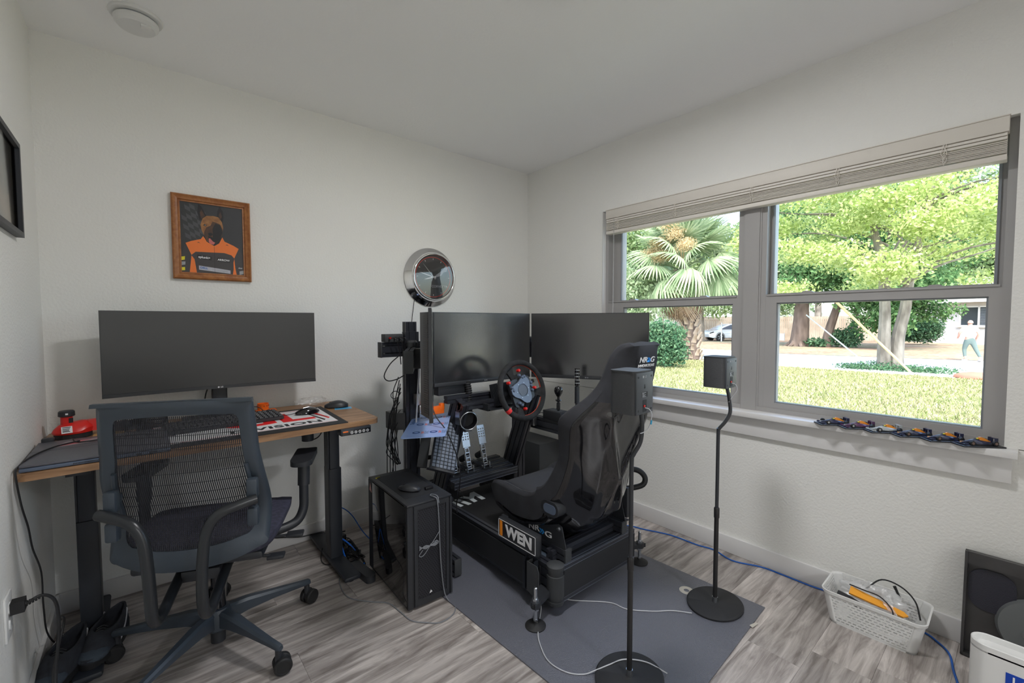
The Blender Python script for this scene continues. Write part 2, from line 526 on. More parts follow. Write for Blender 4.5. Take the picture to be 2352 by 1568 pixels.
# ---------------------------------------------------------------- blind
t = thing('window_blind', 'cream faux-wood blind pulled up into a stack above the window', 'blind', (0.0, -1.70, 1.85))
OB = t.location
b = nb(); box(b, -0.022, 0.022, -2.586, -0.800, 1.935, 1.990, bev=0.002); obj('valance', b, M['blind'], t, OB)
b = nb(); box(b, -0.024, 0.022, -2.588, -0.798, 1.9905, 1.9945, bev=0.001); obj('headrail', b, M['blind'], t, OB)
random.seed(2)
z = 1.926
slat = None
for i, dz in enumerate([0.013, 0.013, 0.006, 0.0055, 0.0055, 0.005, 0.006, 0.0055, 0.005, 0.0055]):
    hh = 0.0034 if i > 1 else 0.010
    b = nb(); box(b, -0.024, 0.024, -0.888, 0.888, -hh / 2, hh / 2, bev=0.001, seg=1)
    o = obj('slat', b, M['blind'], t)
    o.location = V((random.uniform(-.002, .002), -1.694, z)) - OB
    z -= dz if i > 1 else dz
b = nb(); box(b, -0.025, 0.025, -2.583, -0.806, z - 0.022, z - 0.002, bev=0.002); obj('bottom_rail', b, M['blind'], t, OB)
for yy in (-0.90, -1.30, -1.72, -2.08, -2.42):
    b = nb()
    for k in range(3):
        tube(b, [(-0.027, yy + 0.006 * (k - 1), 1.935), (-0.030, yy + 0.01 * math.sin(k * 2), 1.90), (-0.028, yy - 0.008 * math.cos(k), 1.875), (-0.028, yy, 1.856)], 0.0011, 5, 3)
    torus(b, (-0.029, yy, 1.885), (0.2, 1, 0.5), 0.010, 0.0010, 12, 5)
    torus(b, (-0.029, yy + 0.004, 1.870), (-0.4, 1, -0.3), 0.011, 0.0010, 12, 5)
    obj('ladder_cord', b, M['blind'], t, OB)
b = nb(); tube(b, [(-0.03, -0.873, 1.93), (-0.032, -0.874, 1.6), (-0.032, -0.872, 1.24)], 0.0035, 6, 2)
obj('tilt_wand', b, M['film'], t, OB)

# ---------------------------------------------------------------- ceiling lamp and smoke detector
t = thing('ceiling_lamp', 'round flush ceiling lamp at the top edge, just above the view', 'lamp', (LAMP_POS.x, LAMP_POS.y, H))
b = nb(); lathe(b, [(0.155, 0), (0.16, -0.01), (0.16, -0.03), (0.15, -0.036)], (0, 0, 0), (0, 0, 1), 40); obj('base_ring', b, M['plastic_white'], t)
m = mat('lamp_dome', (0.9, 0.88, 0.84), 0.4, emit=((1.0, 0.93, 0.84), 2.2))
b = nb(); lathe(b, [(0.150, -0.030), (0.146, -0.036), (0.13, -0.042), (0.09, -0.048), (0.04, -0.050), (0.001, -0.051)], (0, 0, 0), (0, 0, 1), 40)
obj('dome', b, m, t)
lo = bpy.data.objects.new('bulb_light', lamp_data); COL.objects.link(lo)
lo.parent = t; lo.location = (0, 0, -0.058)

t = thing('ceiling_lamp', 'unseen fill lamp added on the ceiling of a made-up hall behind the camera', 'lamp', (FILL_POS.x, FILL_POS.y, H))  # added fill source, shaped like the room's ceiling lamp
b = nb(); lathe(b, [(0.155, 0), (0.16, -0.01), (0.16, -0.03), (0.15, -0.036)], (0, 0, 0), (0, 0, 1), 32); obj('base_ring', b, M['plastic_white'], t)
b = nb(); lathe(b, [(0.150, -0.030), (0.13, -0.042), (0.001, -0.050)], (0, 0, 0), (0, 0, 1), 32); obj('dome', b, m, t)
lo = bpy.data.objects.new('bulb_light', fill_data); COL.objects.link(lo); lo.parent = t; lo.location = (0, 0, -0.058)

t = thing('smoke_detector', 'white round smoke detector on the ceiling', 'smoke detector', (-2.392, -0.378, H))
b = nb(); lathe(b, [(0.082, 0), (0.083, -0.006), (0.080, -0.012), (0.05, -0.014)], seg=40); obj('mounting_plate', b, M['plastic_white'], t)
b = nb(); lathe(b, [(0.062, -0.012), (0.062, -0.020)], seg=36); obj('vent_gap', b, M['gasket'], t)
b = nb(); lathe(b, [(0.066, -0.018), (0.069, -0.022), (0.068, -0.034), (0.058, -0.046), (0.03, -0.050), (0.001, -0.051)], seg=40); obj('cover', b, M['plastic_white'], t)
b = nb(); box(b, 0.012, 0.044, -0.050, -0.026, -0.055, -0.045, bev=0.003); obj('test_button', b, M['plastic_white'], t)

# ---------------------------------------------------------------- outlet and plug on the left wall
t = thing('wall_outlet', 'white wall outlet plate low on the left wall', 'outlet', (XL, -0.83, 0.43))
b = nb(); box(b, 0, 0.006, -0.038, 0.038, -0.062, 0.062, bev=0.002); obj('cover_plate', b, M['plastic_white'], t)
for dz in (-0.022, 0.022):
    b = nb(); prism(b, rrect(0.032, 0.030, 0.010, 4, 0, dz), 'x', 0.006, 0.009); obj('socket', b, M['plastic_white'], t)
# ================================================================ standing desk
DZ = 0.79
t = thing('standing_desk', 'walnut-topped standing desk with two black steel legs against the back wall', 'desk', (-2.12, -0.34, 0))
O = t.location
b = nb()
dpts = []
for (cx_, cy_, rr_, a0) in ((-1.553, -0.040, 0.02, 0), (-2.700, -0.038, 0.02, 90), (-2.696, -0.656, 0.027, 180), (-1.577, -0.600, 0.035, 270)):
    dpts += [(cx_ + rr_ * math.cos(math.radians(a0 + 18 * k)), cy_ + rr_ * math.sin(math.radians(a0 + 18 * k))) for k in range(6)]
prism(b, dpts, 'z', DZ - 0.024, DZ)
obj('tabletop', b, M['desk'], t, O, bevel=0.003)
for i, lx in enumerate((-2.592, -1.672)):
    b = nb()
    prism(b, rrect(0.062, 0.088, 0.006, 2, lx, -0.33), 'z', 0.035, 0.50)
    prism(b, rrect(0.050, 0.074, 0.005, 2, lx, -0.33), 'z', 0.50, DZ - 0.05)
    box(b, lx - 0.032, lx - 0.026, -0.36, -0.30, 0.10, DZ - 0.05)
    leg = obj('leg', b, M['frame'], t, O, bevel=0.001)
    b = nb(); box(b, lx - 0.040, lx + 0.040, -0.600, 0.0 - 0.018, 0.012, 0.036, bev=0.010); obj('foot', b, M['frame'], leg, O)
    for yy in (-0.56, -0.06):
        b = nb(); cyl(b, (lx, yy, 0), (lx, yy, 0.013), 0.018); obj('levelling_pad', b, M['rubber'], leg, O)
    b = nb(); box(b, lx - 0.03, lx + 0.03, -0.60, -0.06, DZ - 0.052, DZ - 0.024); obj('side_bracket', b, M['frame'], t, O, bevel=0.003)
b = nb(); box(b, -2.56, -1.70, -0.29, -0.25, DZ - 0.06, DZ - 0.028); box(b, -2.56, -1.70, -0.41, -0.37, DZ - 0.06, DZ - 0.028)
obj('crossbar', b, M['frame'], t, O)
b = nb(); cyl(b, (-1.79, -0.33, DZ - 0.13), (-1.79, -0.33, DZ - 0.03), 0.028); obj('motor_housing', b, M['frame'], t, O)
# controller
b = nb(); box(b, -1.735, -1.595, -0.655, -0.60, DZ - 0.056, DZ - 0.024, bev=0.003); c = obj('height_controller', b, M['frame'], t, O)
b = nb(); box(b, -1.730, -1.600, -0.6565, -0.6548, DZ - 0.053, DZ - 0.033, bev=0.0004); obj('control_face', b, M['blackgloss'], c, O)
b = nb(); box(b, -1.727, -1.704, -0.6575, -0.656, DZ - 0.040, DZ - 0.0345); obj('warning_sticker', b, M['orange'], c, O)
for i in range(5):
    b = nb(); torus(b, (-1.687 + 0.0185 * i, -0.6575, DZ - 0.044), (0, 1, 0), 0.0055, 0.0012, 16, 6)
    cyl(b, (-1.687 + 0.0185 * i, -0.6580, DZ - 0.044), (-1.687 + 0.0185 * i, -0.656, DZ - 0.044), 0.002, seg=8)
    obj('button', b, M['white_print'], c, O)

# ---------------------------------------------------------------- ultrawide monitor
t = thing('ultrawide_monitor', 'wide slightly curved black monitor standing on the desk', 'monitor', (-2.12, -0.13, DZ))
O = t.location
mx0, mx1, mz0, mz1 = -2.545, -1.708, 0.938, 1.303
def arc_y(x): return -0.195 + 0.030 * (1 - ((x - (mx0 + mx1) / 2) / ((mx1 - mx0) / 2)) ** 2)
def curved(bm, x0, x1, z0, z1, d0, d1, n=24):
    cols = []
    for i in range(n + 1):
        x = x0 + (x1 - x0) * i / n; y = arc_y(x)
        cols.append([bm.verts.new((x, y + d0, z0)), bm.verts.new((x, y + d0, z1)), bm.verts.new((x, y + d1, z1)), bm.verts.new((x, y + d1, z0))])
    skin_rings(bm, cols)
b = nb(); curved(b, mx0, mx1, mz0, mz1, 0.0, 0.018); obj('housing', b, M['black'], t, O)
b = nb(); curved(b, mx0 + 0.20, mx1 - 0.20, mz0 + 0.04, mz1 - 0.06, 0.018, 0.055); obj('rear_bulge', b, M['black'], t, O)
b = nb(); curved(b, mx0 + 0.002, mx1 - 0.002, mz0 + 0.015, mz1 - 0.002, -0.0012, 0.002); obj('screen', b, M['screen_mat'], t, O)
b = nb(); curved(b, mx0, mx1, mz0, mz0 + 0.0145, -0.003, 0.002); bz = obj('lower_bezel', b, M['bezel'], t, O)
yl = arc_y(-2.128) - 0.0038
b = nb(); cyl(b, (-2.139, yl, 0.945), (-2.139, yl + 0.002, 0.945), 0.0038, seg=16); obj('logo_disc', b, M['white_print'], bz, O)
text('lettering', 'LG', 0.009, M['white_print'], bz, (-2.126, yl, 0.945), (1, 0, 0), (0, 0, 1), off=O, bold=0.0002)
b = nb(); prism(b, rrect(0.062, 0.040, 0.006, 3, -2.130, -0.105), 'z', DZ + 0.012, 1.16); box(b, -2.155, -2.105, -0.14, -0.10, 1.05, 1.15); obj('stand_post', b, M['black'], t, O)
b = nb(); prism(b, rrect(0.30, 0.20, 0.02, 4, -2.130, -0.155), 'z', DZ, DZ + 0.012); obj('stand_base', b, M['black'], t, O, bevel=0.002)

# ---------------------------------------------------------------- mousepad
t = thing('desk_mat', 'black desk mat printed with red and black letters on white', 'desk mat', (-2.08, -0.40, DZ))
O = t.location
b = nb(); prism(b, [(-2.46, -0.640), (-1.697, -0.640), (-1.675, -0.165), (-2.44, -0.165)], 'z', DZ, DZ + 0.004); obj('mat_body', b, M['blackmatte'], t, O, bevel=0.001)
zz = DZ + 0.0041
b = nb(); prism(b, [(-2.40, -0.580), (-1.722, -0.580), (-1.704, -0.205), (-2.385, -0.205)], 'z', zz, zz + 0.0004); obj('white_panel', b, M['white_print'], t, O, smooth=False)
mr_ = mat('red_print', (0.80, 0.012, 0.015), 0.5)
zz += 0.0006
text('red_letters', 'GL', 0.270, mr_, t, (-1.792, -0.372, zz), (1, 0, 0), (0, 1, 0), ext=0.0003, off=O, bold=0.009, sx=1.12, align='RIGHT')
text('black_letters', 'DIVISION', 0.066, M['blackmatte'], t, (-1.780, -0.532, zz), (1, 0, 0), (0, 1, 0), ext=0.0003, off=O, bold=0.0024, sx=1.25, space=1.08, align='RIGHT')
b = nb(); box(b, -2.395, -1.725, -0.572, -0.5705, zz, zz + .0003); obj('border_line', b, mr_, t, O, smooth=False); b = nb(); box(b, -2.39, -1.716, -0.222, -0.2195, zz, zz + .0003); obj('border_line', b, mr_, t, O, smooth=False)
b = nb(); prism(b, [(-1.772, -0.28), (-1.762, -0.255), (-1.728, -0.48), (-1.74, -0.50)], 'z', zz, zz + .0003); obj('diagonal_stripe', b, mr_, t, O, smooth=False)
b = nb(); prism(b, [(-1.800, -0.29), (-1.793, -0.285), (-1.757, -0.51), (-1.768, -0.53)], 'z', zz, zz + .0003); prism(b, [(-1.79, -0.32), (-1.786, -0.31), (-1.73, -0.45), (-1.736, -0.455)], 'z', zz, zz + .0003)
obj('diagonal_line', b, M['blackmatte'], t, O, smooth=False)

# ---------------------------------------------------------------- full-size keyboard
t = thing('keyboard', 'black full-size keyboard on the desk mat behind the office chair', 'keyboard', (-2.135, -0.335, DZ + 0.0045), math.radians(4))
kw, kd = 0.44, 0.15
b = nb(); prism(b, [(-kd / 2, 0.004), (kd / 2, 0.012), (kd / 2, 0.026), (kd / 2 - 0.01, 0.028), (-kd / 2, 0.016)], 'x', -kw / 2, kw / 2)
obj('key_tray', b, M['black'], t, bevel=0.002)
b = nb(); box(b, -0.18, 0.18, kd / 2 - 0.012, kd / 2 - 0.004, 0.0, 0.013); box(b, -0.18, 0.18, -kd / 2 + 0.004, -kd / 2 + 0.012, 0.0, 0.006); obj('foot', b, M['rubber'], t)
kb_me = None
sl = math.atan2(0.012, kd)
for r in range(6):
    for cidx in range(21):
        x = -0.205 + cidx * 0.0205 + (0.004 if cidx > 14 else 0)
        if cidx in (14,) and r < 2: continue
        y = 0.052 - r * 0.0215 - (0.004 if r else 0)
        z = 0.0165 + (y + kd / 2) * 0.08
        if kb_me is None:
            b = nb(); lathe(b, [(0.0125, 0), (0.0098, 0.005)], (0, 0, 0), (0, 0, 1), 4)
            o = obj('key', b, M['blackkey'], t, smooth=False); kb_me = o.data
            for v in kb_me.vertices:
                q = Matrix.Rotation(PI / 4, 3, 'Z') @ v.co; v.co = q
        else:
            o = bpy.data.objects.new('key', kb_me); COL.objects.link(o); o.parent = t
        o.location = (x, y, z)
b = nb()
random.seed(5)
for cidx in range(16, 20):
    for r in range(1, 6):
        x = -0.205 + cidx * 0.0205 + 0.004; y = 0.052 - r * 0.0215 - 0.004; z = 0.0165 + (y + kd / 2) * 0.08 + 0.0052
        box(b, x - 0.004, x + 0.002, y - 0.001, y + 0.003, z, z + 0.0003)
for x in (0.13, 0.16): box(b, x, x + 0.004, 0.066, 0.069, 0.0280, 0.0285)
o = obj('key_legends', b, M['grey_print'], t, smooth=False); o['kind'] = 'stuff'
b = nb(); box(b, 0.160, 0.205, 0.064, 0.070, 0.0280, 0.0286); obj('badge', b, M['bluetag'], t, smooth=False)
b = nb(); tube(b, [(0.02, 0.075, 0.015), (0.03, 0.10, 0.02), (0.10, 0.12, 0.045), (0.16, 0.115, 0.04), (0.19, 0.09, 0.006)], 0.0018, 6)
obj('cord', b, M['cable'], t)

# ---------------------------------------------------------------- mouse shape
def mouse_bm(L, W, Hh):
    b = nb(); n, k = 12, 14
    rings = []
    for i in range(n + 1):
        f = i / n; y = -L / 2 + L * f
        w = W / 2 * (math.sin(PI * min(1, max(0, (f * 0.92 + 0.04)))) ** 0.42) * (1 - 0.12 * f)
        h = Hh * (math.sin(PI * (f * 0.78 + 0.10)) ** 0.7) * (1.0 - 0.25 * f)
        rg = []
        for j in range(k):
            a = 2 * PI * j / k
            x = w * math.cos(a) * (1.0 if math.sin(a) > -0.2 else 0.92)
            z = h * max(0, math.sin(a)) ** 0.8 if math.sin(a) > 0 else -0.0
            if math.sin(a) <= 0: z = 0.002 + 0.004 * (1 + math.sin(a))
            else: z = 0.006 + (h - 0.006) * math.sin(a) ** 0.75
            rg.append(b.verts.new((x, y, z)))
        rings.append(rg)
    skin_rings(b, rings)
    return b
def mouse(label, loc, rz, m, W=0.064, L=0.115, Hh=0.038, stripe=None, wheel=True, cord=None):
    t = thing('computer_mouse', label, 'mouse', loc, rz)
    obj('mouse_body', mouse_bm(L, W, Hh), m, t, angle=1.2)
    b = nb(); cyl(b, (-0.004, L * 0.24, Hh * 0.55), (0.004, L * 0.24, Hh * 0.55), 0.0085, seg=16); obj('scroll_wheel', b, M['rubber'], t)
    b = nb(); box(b, -0.0008, 0.0008, L * 0.30, L * 0.44, Hh * 0.20, Hh * 0.50); obj('button_split', b, M['gasket'], t)
    if stripe:
        b = nb(); tube(b, [(0.0, -L * 0.38, Hh * .655), (0, -L * 0.15, Hh * 0.86), (0, 0.0, Hh * 0.872), (0, L * 0.16, Hh * 0.80)], 0.0018, 6, 4); obj('silver_strip', b, stripe, t)
    if cord:
        b = nb(); tube(b, cord, 0.0016, 6); obj('cord', b, M['cable'], t)
    return t
mouse('black wired mouse with a silver strip, on the red letters of the desk mat', (-1.790, -0.330, DZ + 0.005), math.radians(95), M['blackgloss'], stripe=M['steel'], W=0.066, L=0.11,
      cord=[(0, 0.052, 0.012), (0.02, 0.09, 0.004), (0.055, 0.135, 0.012), (0.06, 0.16, 0.035), (0.04, 0.20, 0.004), (0.0, 0.24, 0.003), (-0.02, 0.30, 0.003)])
mouse('rounded black mouse at the right end of the desk, partly on a blue card', (-1.615, -0.235, DZ), math.radians(70), M['black'], W=0.078, L=0.12, Hh=0.044)
b = nb(); prism(b, [(-1.645, -0.30), (-1.560, -0.315), (-1.545, -0.262), (-1.63, -0.247)], 'z', DZ, DZ + 0.0012)
tag(obj('card', b, mat('light_blue_card', (0.10, 0.42, 0.72), 0.4), smooth=False), 'small light blue card under the mouse at the right end of the desk', 'card')
# crumpled clear plastic
b = nb()
random.seed(8)
bmesh.ops.create_icosphere(b, subdivisions=4, radius=1.0)
for v in b.verts:
    n_ = noise.noise(v.co * 3.1) * 0.35 + noise.noise(v.co * 8) * 0.12
    v.co *= (1 + n_)
    v.co = V((-1.700 + v.co.x * 0.078, -0.085 + v.co.y * 0.045, DZ + 0.024 + v.co.z * 0.022))
zmin = min(v.co.z for v in b.verts)
for v in b.verts: v.co.z += DZ - zmin
tag(obj('plastic_wrap', b, M['film'], angle=0.3), 'crumpled clear plastic wrap at the back right of the desk', 'plastic wrap')
# orange printed stand
t = thing('orange_stand', 'small orange plastic stand behind the keyboard', 'plastic stand', (-1.945, -0.115, DZ))
b = nb(); prism(b, rrect(0.120, 0.050, 0.012, 4), 'z', 0, 0.010); obj('base_plate', b, M['orange'], t, bevel=0.002)
b = nb(); lathe(b, [(0.033, 0.0095), (0.026, 0.014), (0.0255, 0.042), (0.027, 0.046), (0.024, 0.046), (0.022, 0.02)], (0, 0, 0), (0, 0, 1), 24); obj('cup', b, M['orange'], t)
b = nb()
for k in range(7):
    a = PI + k * PI / 6
    box(b, 0.0262 * math.cos(a) - 0.0022, 0.0262 * math.cos(a) + 0.0022, 0.0262 * math.sin(a) - 0.0022, 0.0262 * math.sin(a) + 0.0022, 0.032, 0.038)
obj('relief_slots', b, mat('dark_orange', (0.45, 0.05, 0.01), 0.5), t)

# ---------------------------------------------------------------- laptop
t = thing('laptop', 'closed gunmetal grey laptop on the left end of the desk', 'laptop', (-2.52, -0.50, DZ))
O = t.location
b = nb(); box(b, -2.714, -2.345, -0.674, -0.325, DZ + 0.002, DZ + 0.014, bev=0.003); obj('base', b, M['laptopside'], t, O)
b = nb(); box(b, -2.714, -2.345, -0.672, -0.325, DZ + 0.0155, DZ + 0.023, bev=0.002); obj('lid', b, M['laptop'], t, O)
b = nb(); box(b, -2.70, -2.36, -0.662, -0.335, DZ + 0.0138, DZ + 0.0158); obj('hinge_gap', b, M['blackmatte'], t, O)
b = nb(); box(b, -2.712, -2.347, -0.490, -0.4892, DZ + 0.0230, DZ + 0.0233); obj('lid_seam', b, M['blackmatte'], t, O)
b = nb(); box(b, -2.405, -2.385, -0.6752, -0.674, DZ + 0.006, DZ + 0.010); box(b, -2.440, -2.425, -0.6752, -0.674, DZ + 0.006, DZ + 0.010)
for k in range(22): box(b, -2.595 + k * 0.0035, -2.593 + k * 0.0035, -0.6748, -0.674, DZ + 0.006, DZ + 0.010)
obj('ports', b, M['blackmatte'], t, O)
b = nb(); prism(b, [(-2.675, -0.455), (-2.575, -0.430), (-2.545, -0.362), (-2.635, -0.372)], 'z', DZ + 0.0231, DZ + 0.0235); st = obj('sticker', b, mat('clear_pink_sticker', (0.30, 0.25, 0.27), 0.4), t, O, smooth=False)
b = nb(); prism(b, [(-2.655, -0.438), (-2.60, -0.425), (-2.59, -0.40), (-2.62, -0.415), (-2.565, -0.372), (-2.60, -0.372), (-2.64, -0.41)], 'z', DZ + 0.0236, DZ + 0.0238); obj('pink_mark', b, mat('pink_mark', (0.5, 0.12, 0.14), 0.5), st, O, smooth=False)

# red capped dispenser
t = thing('red_blower', 'small red machine with a black cap on its upright neck, left end of desk', 'blower', (-2.635, -0.175, DZ), math.radians(8)); t.scale = (0.78, 0.78, 0.90)
b = nb(); prof = [(0.068, 0.0), (0.072, 0.004), (0.072, 0.022), (0.066, 0.026)]
lathe(b, prof, (0, 0, 0), (0, 0, 1), 32); xf(b, Matrix.Diagonal((1.0, 0.85, 1, 1))); obj('lower_tray', b, M['blackmatte'], t)
b = nb(); lathe(b, [(0.076, 0.024), (0.079, 0.032), (0.072, 0.044), (0.055, 0.060), (0.034, 0.070), (0.02, 0.072)], (0, 0, 0), (0, 0, 1), 32)
xf(b, Matrix.Diagonal((1.0, 0.85, 1, 1)))
for v in b.verts:
    if v.co.x > 0.02 and v.co.z > 0.026: v.co.z += 0.012 * min(1, (v.co.x - 0.02) / 0.03)
obj('housing', b, M['red'], t)
b = nb(); prism(b, [(-0.028, 0.024), (0.028, 0.024), (0.022, 0.072), (-0.022, 0.072)], 'x', 0.055, 0.10); obj('rear_nozzle', b, M['red'], t, bevel=0.006)
b = nb(); lathe(b, [(0.024, 0.050), (0.023, 0.10)], (-0.022, 0, 0), (0, 0, 1), 24); obj('neck', b, M['red'], t)
b = nb(); lathe(b, [(0.027, 0.098), (0.032, 0.101), (0.031, 0.120), (0.026, 0.124), (0.001, 0.124)], (-0.022, 0, 0), (0, 0, 1), 24); obj('cap', b, M['black'], t)
pl = frame_of((-0.010, -0.059, 0.046), (1, 0.05, 0), (0, 0.62, 0.78), (0, -0.78, 0.62))
b = nb(); box(b, -0.036, 0.004, -0.017, 0.017, 0, 0.0006, mtx=pl); lb = obj('label_plate', b, M['white_print'], t, smooth=False)
b = nb()
for k, w in ((0.012, 1.0), (0.004, 0.9), (-0.003, 0.8), (-0.009, 0.9)): box(b, -0.032, -0.032 + 0.03 * w, k - 0.0018, k + 0.0018, 0.0006, 0.0010, mtx=pl)
obj('label_lines', b, M['blackmatte'], lb, smooth=False)
b = nb(); box(b, -0.016, 0.000, -0.0240, -0.0215, 0.066, 0.092); obj('neck_label', b, M['blackmatte'], t, smooth=False)
b = nb(); box(b, -0.028, -0.018, -0.033, -0.0305, 0.108, 0.115); obj('cap_mark', b, M['white_print'], t, smooth=False)

# adapter and cable bundle behind laptop
t = thing('power_adapter', 'black power adapter with its bundled cord behind the laptop', 'power adapter', (-2.49, -0.20, DZ))
b = nb(); cyl(b, (-0.012, -0.018, 0.026), (0.012, 0.020, 0.026), 0.025, seg=24); obj('brick_body', b, M['black'], t, bevel=0.002)
b = nb()
random.seed(3)
for k in range(9):
    z0 = 0.006 + 0.006 * k
    tube(b, [(0.02, 0.0 + 0.003 * k, z0 * 0.7 + 0.004), (0.07, 0.02 - 0.004 * k, z0 + 0.003), (0.12, 0.0 + 0.003 * (k % 3), z0), (0.155, 0.02, z0 * 0.8 + 0.003)], 0.0028, 6, 4)
obj('cord_bundle', b, M['cable'], t)
b = nb(); box(b, -0.075, 0.02, -0.02, 0.03, 0, 0.012, bev=0.003); tag(obj('wooden_block', b, mat('pale_wood', (0.45, 0.28, 0.10), 0.6)), 'small pale wooden block under the cord bundle behind the laptop', 'wood block').location = (-2.50, -0.245, DZ)
b = nb(); box(b, -0.017, 0.017, -0.012, 0.012, 0, 0.036, bev=0.004)
dg = tag(obj('wireless_receiver', b, M['black']), 'little black plastic box standing at the back left corner of the laptop', 'receiver'); dg.location = (-2.690, -0.318, DZ)
b = nb(); tube(b, [(-2.67, -0.26, DZ + 0.004), (-2.63, -0.30, DZ + 0.02), (-2.60, -0.42, DZ + 0.026), (-2.50, -0.41, DZ + 0.0262), (-2.40, -0.44, DZ + 0.0262), (-2.32, -0.43, DZ + 0.004)], 0.0022, 6)
tag(obj('cable', b, M['cable']), 'thin black cable lying across the closed laptop lid', 'cable')
b = nb(); tube(b, [(-2.60, -0.395, DZ + 0.0262), (-2.66, -0.45, DZ + 0.0262), (-2.700, -0.56, DZ + 0.0262), (-2.716, -0.66, DZ + 0.020), (-2.716, -0.700, DZ + 0.005), (-2.708, -0.698, 0.70), (-2.700, -0.672, 0.62), (-2.700, -0.622, 0.532), (-2.700, -0.50, 0.40), (-2.70, -0.49, 0.273), (-2.700, -0.42, 0.13), (-2.66, -0.36, 0.02), (-2.62, -0.36, 0.005)], 0.0026, 7)
tag(obj('cable', b, M['cable']), 'black cable falling from the left front corner of the desk', 'cable')
b = nb(); tube(b, [(-2.135, -0.09, 0.98), (-2.175, -0.08, 0.93), (-2.19, -0.07, 0.85), (-2.19, -0.05, DZ + 0.003), (-2.25, -0.05, DZ + 0.003)], 0.003, 7)
tag(obj('cable', b, M['cable']), 'black monitor cable hanging beside the post of the wide monitor', 'cable')
# plug in outlet with heavy cord
t = thing('power_cable', 'black power plug in the left wall outlet with its cord drooping to the floor', 'power cord', (XL + 0.009, -0.83, 0.452))
O = t.location
b = nb(); prism(b, [(-0.017, -0.016), (0.017, -0.016), (0.017, 0.016), (-0.017, 0.016)], 'x', 0.0, 0.028); obj('plug', b, M['rubber'], t, bevel=0.004)
b = nb()
for k in range(5): cyl(b, (0.028 + k * 0.006, 0.002 * k, 0.001 * k), (0.032 + k * 0.006, 0.002 * k, 0.001 * k), 0.008 - 0.0007 * k, seg=12)
obj('strain_relief', b, M['rubber'], t)
b = nb(); tube(b, [(0.028, 0, 0), (0.060, 0.012, 0.006), (0.085, 0.02, -0.03), (0.09, 0.01, -0.12), (0.082, -0.01, -0.22), (0.085, -0.05, -0.32), (0.10, -0.09, -0.40), (0.135, -0.14, -0.447), (0.18, -0.2, -0.448)], 0.0042, 8)
obj('cord', b, M['cable'], t)
b = nb(); tube(b, [(-2.655, -0.70, 0.006), (-2.665, -0.66, 0.12), (-2.65, -0.64, 0.20), (-2.64, -0.60, 0.26), (-2.66, -0.52, 0.22), (-2.675, -0.46, 0.10), (-2.66, -0.40, 0.006)], 0.0034, 7)
tag(obj('cable', b, M['cable']), 'black cable looping up from the floor between the shoes and the left wall', 'cable')

# ================================================================ pictures and clock
t = thing('framed_picture', 'wood-framed portrait of a dog in an orange and black racing shirt', 'picture', (-2.126, -0.002, 1.666))
O = t.location
px0, px1, pz0, pz1 = -2.289, -1.964, 1.463, 1.868
fw = 0.034
def moulding(bm, x0, x1, z0, z1, prof, side):
    # mitred bar along one side; prof: (inset, depth)
    cx, cz = (x0 + x1) / 2, (z0 + z1) / 2
    def P(ins, dep, cxs, czs): return V((x0 + ins if cxs < 0 else x1 - ins, -dep, z0 + ins if czs < 0 else z1 - ins))
    ends = {'t': ((-1, 1), (1, 1)), 'b': ((-1, -1), (1, -1)), 'l': ((-1, -1), (-1, 1)), 'r': ((1, -1), (1, 1))}[side]
    skin_rings(bm, [[bm.verts.new(P(i, d, *e)) for i, d in prof] for e in ends])
prof = [(0, 0.002), (0, 0.020), (0.006, 0.026), (0.012, 0.022), (0.024, 0.020), (0.028, 0.014), (0.034, 0.014), (0.034, 0.002)]
for s in 'tblr':
    b = nb(); moulding(b, px0, px1, pz0, pz1, prof, s); obj('frame_bar', b, M['frame_wood'], t, O, angle=0.5)
# print
pm = mat('print_charcoal', (0.035, 0.036, 0.040), 0.5)
b = nb(); box(b, px0 + 0.03, px1 - 0.03, -0.010, -0.004, pz0 + 0.03, pz1 - 0.03); pr = obj('print', b, pm, t, O, smooth=False)
iw, ih = (px1 - px0 - 0.068), (pz1 - pz0 - 0.068)
ix0, iz0 = px0 + fw, pz0 + fw
def flat(name, pts, m, lay, par=pr):
    """flat print on the portrait; pts in 0..1 across and up the picture"""
    b = nb(); prism(b, [(ix0 + min(max(u, 0), 1) * iw, iz0 + min(max(v, 0), 1) * ih) for u, v in pts], 'y', -0.0101 - 0.00012 * lay, -0.0100 - 0.00012 * (lay - 1))
    return obj(name, b, m, par, O, smooth=False)
gr1 = mat('print_grey', (0.075, 0.078, 0.084), 0.5)
b = nb()
for i in range(5):
    for j in range(9):
        if (i + j) % 2: continue
        u0, v0 = -0.02 + i * 0.085 + (8 - j) * 0.012, 0.50 + j * 0.062 - i * 0.035
        pts = [(u0, v0), (u0 + 0.085, v0 - 0.035), (u0 + 0.073, v0 + 0.027), (u0 - 0.012, v0 + 0.062)]
        if all(0 <= u <= 1 and 0 <= v <= 1 for u, v in pts):
            prism(b, [(ix0 + u * iw, iz0 + v * ih) for u, v in pts], 'y', -0.0102, -0.0100)
obj('checkered_flag', b, gr1, pr, O, smooth=False)
po = mat('print_orange', (0.87, 0.20, 0.03), 0.5); pd = mat('print_dark_shirt', (0.052, 0.046, 0.048), 0.5)
ptan = mat('print_tan', (0.42, 0.19, 0.06), 0.5, col2=(0.26, 0.11, 0.035), vscale=60); pbrown = mat('print_brown', (0.10, 0.045, 0.022), 0.5, col2=(0.06, 0.03, 0.02), vscale=50)
pblk = mat('print_black', (0.010, 0.010, 0.011), 0.5); ppink = mat('print_pink', (0.62, 0.16, 0.15), 0.5)
flat('shirt_body', [(0.0, 0), (0.0, 0.22), (0.05, 0.38), (0.10, 0.425), (0.30, 0.47), (0.55, 0.45), (0.75, 0.47), (0.92, 0.40), (1.0, 0.28), (1.0, 0)], pd, 1)
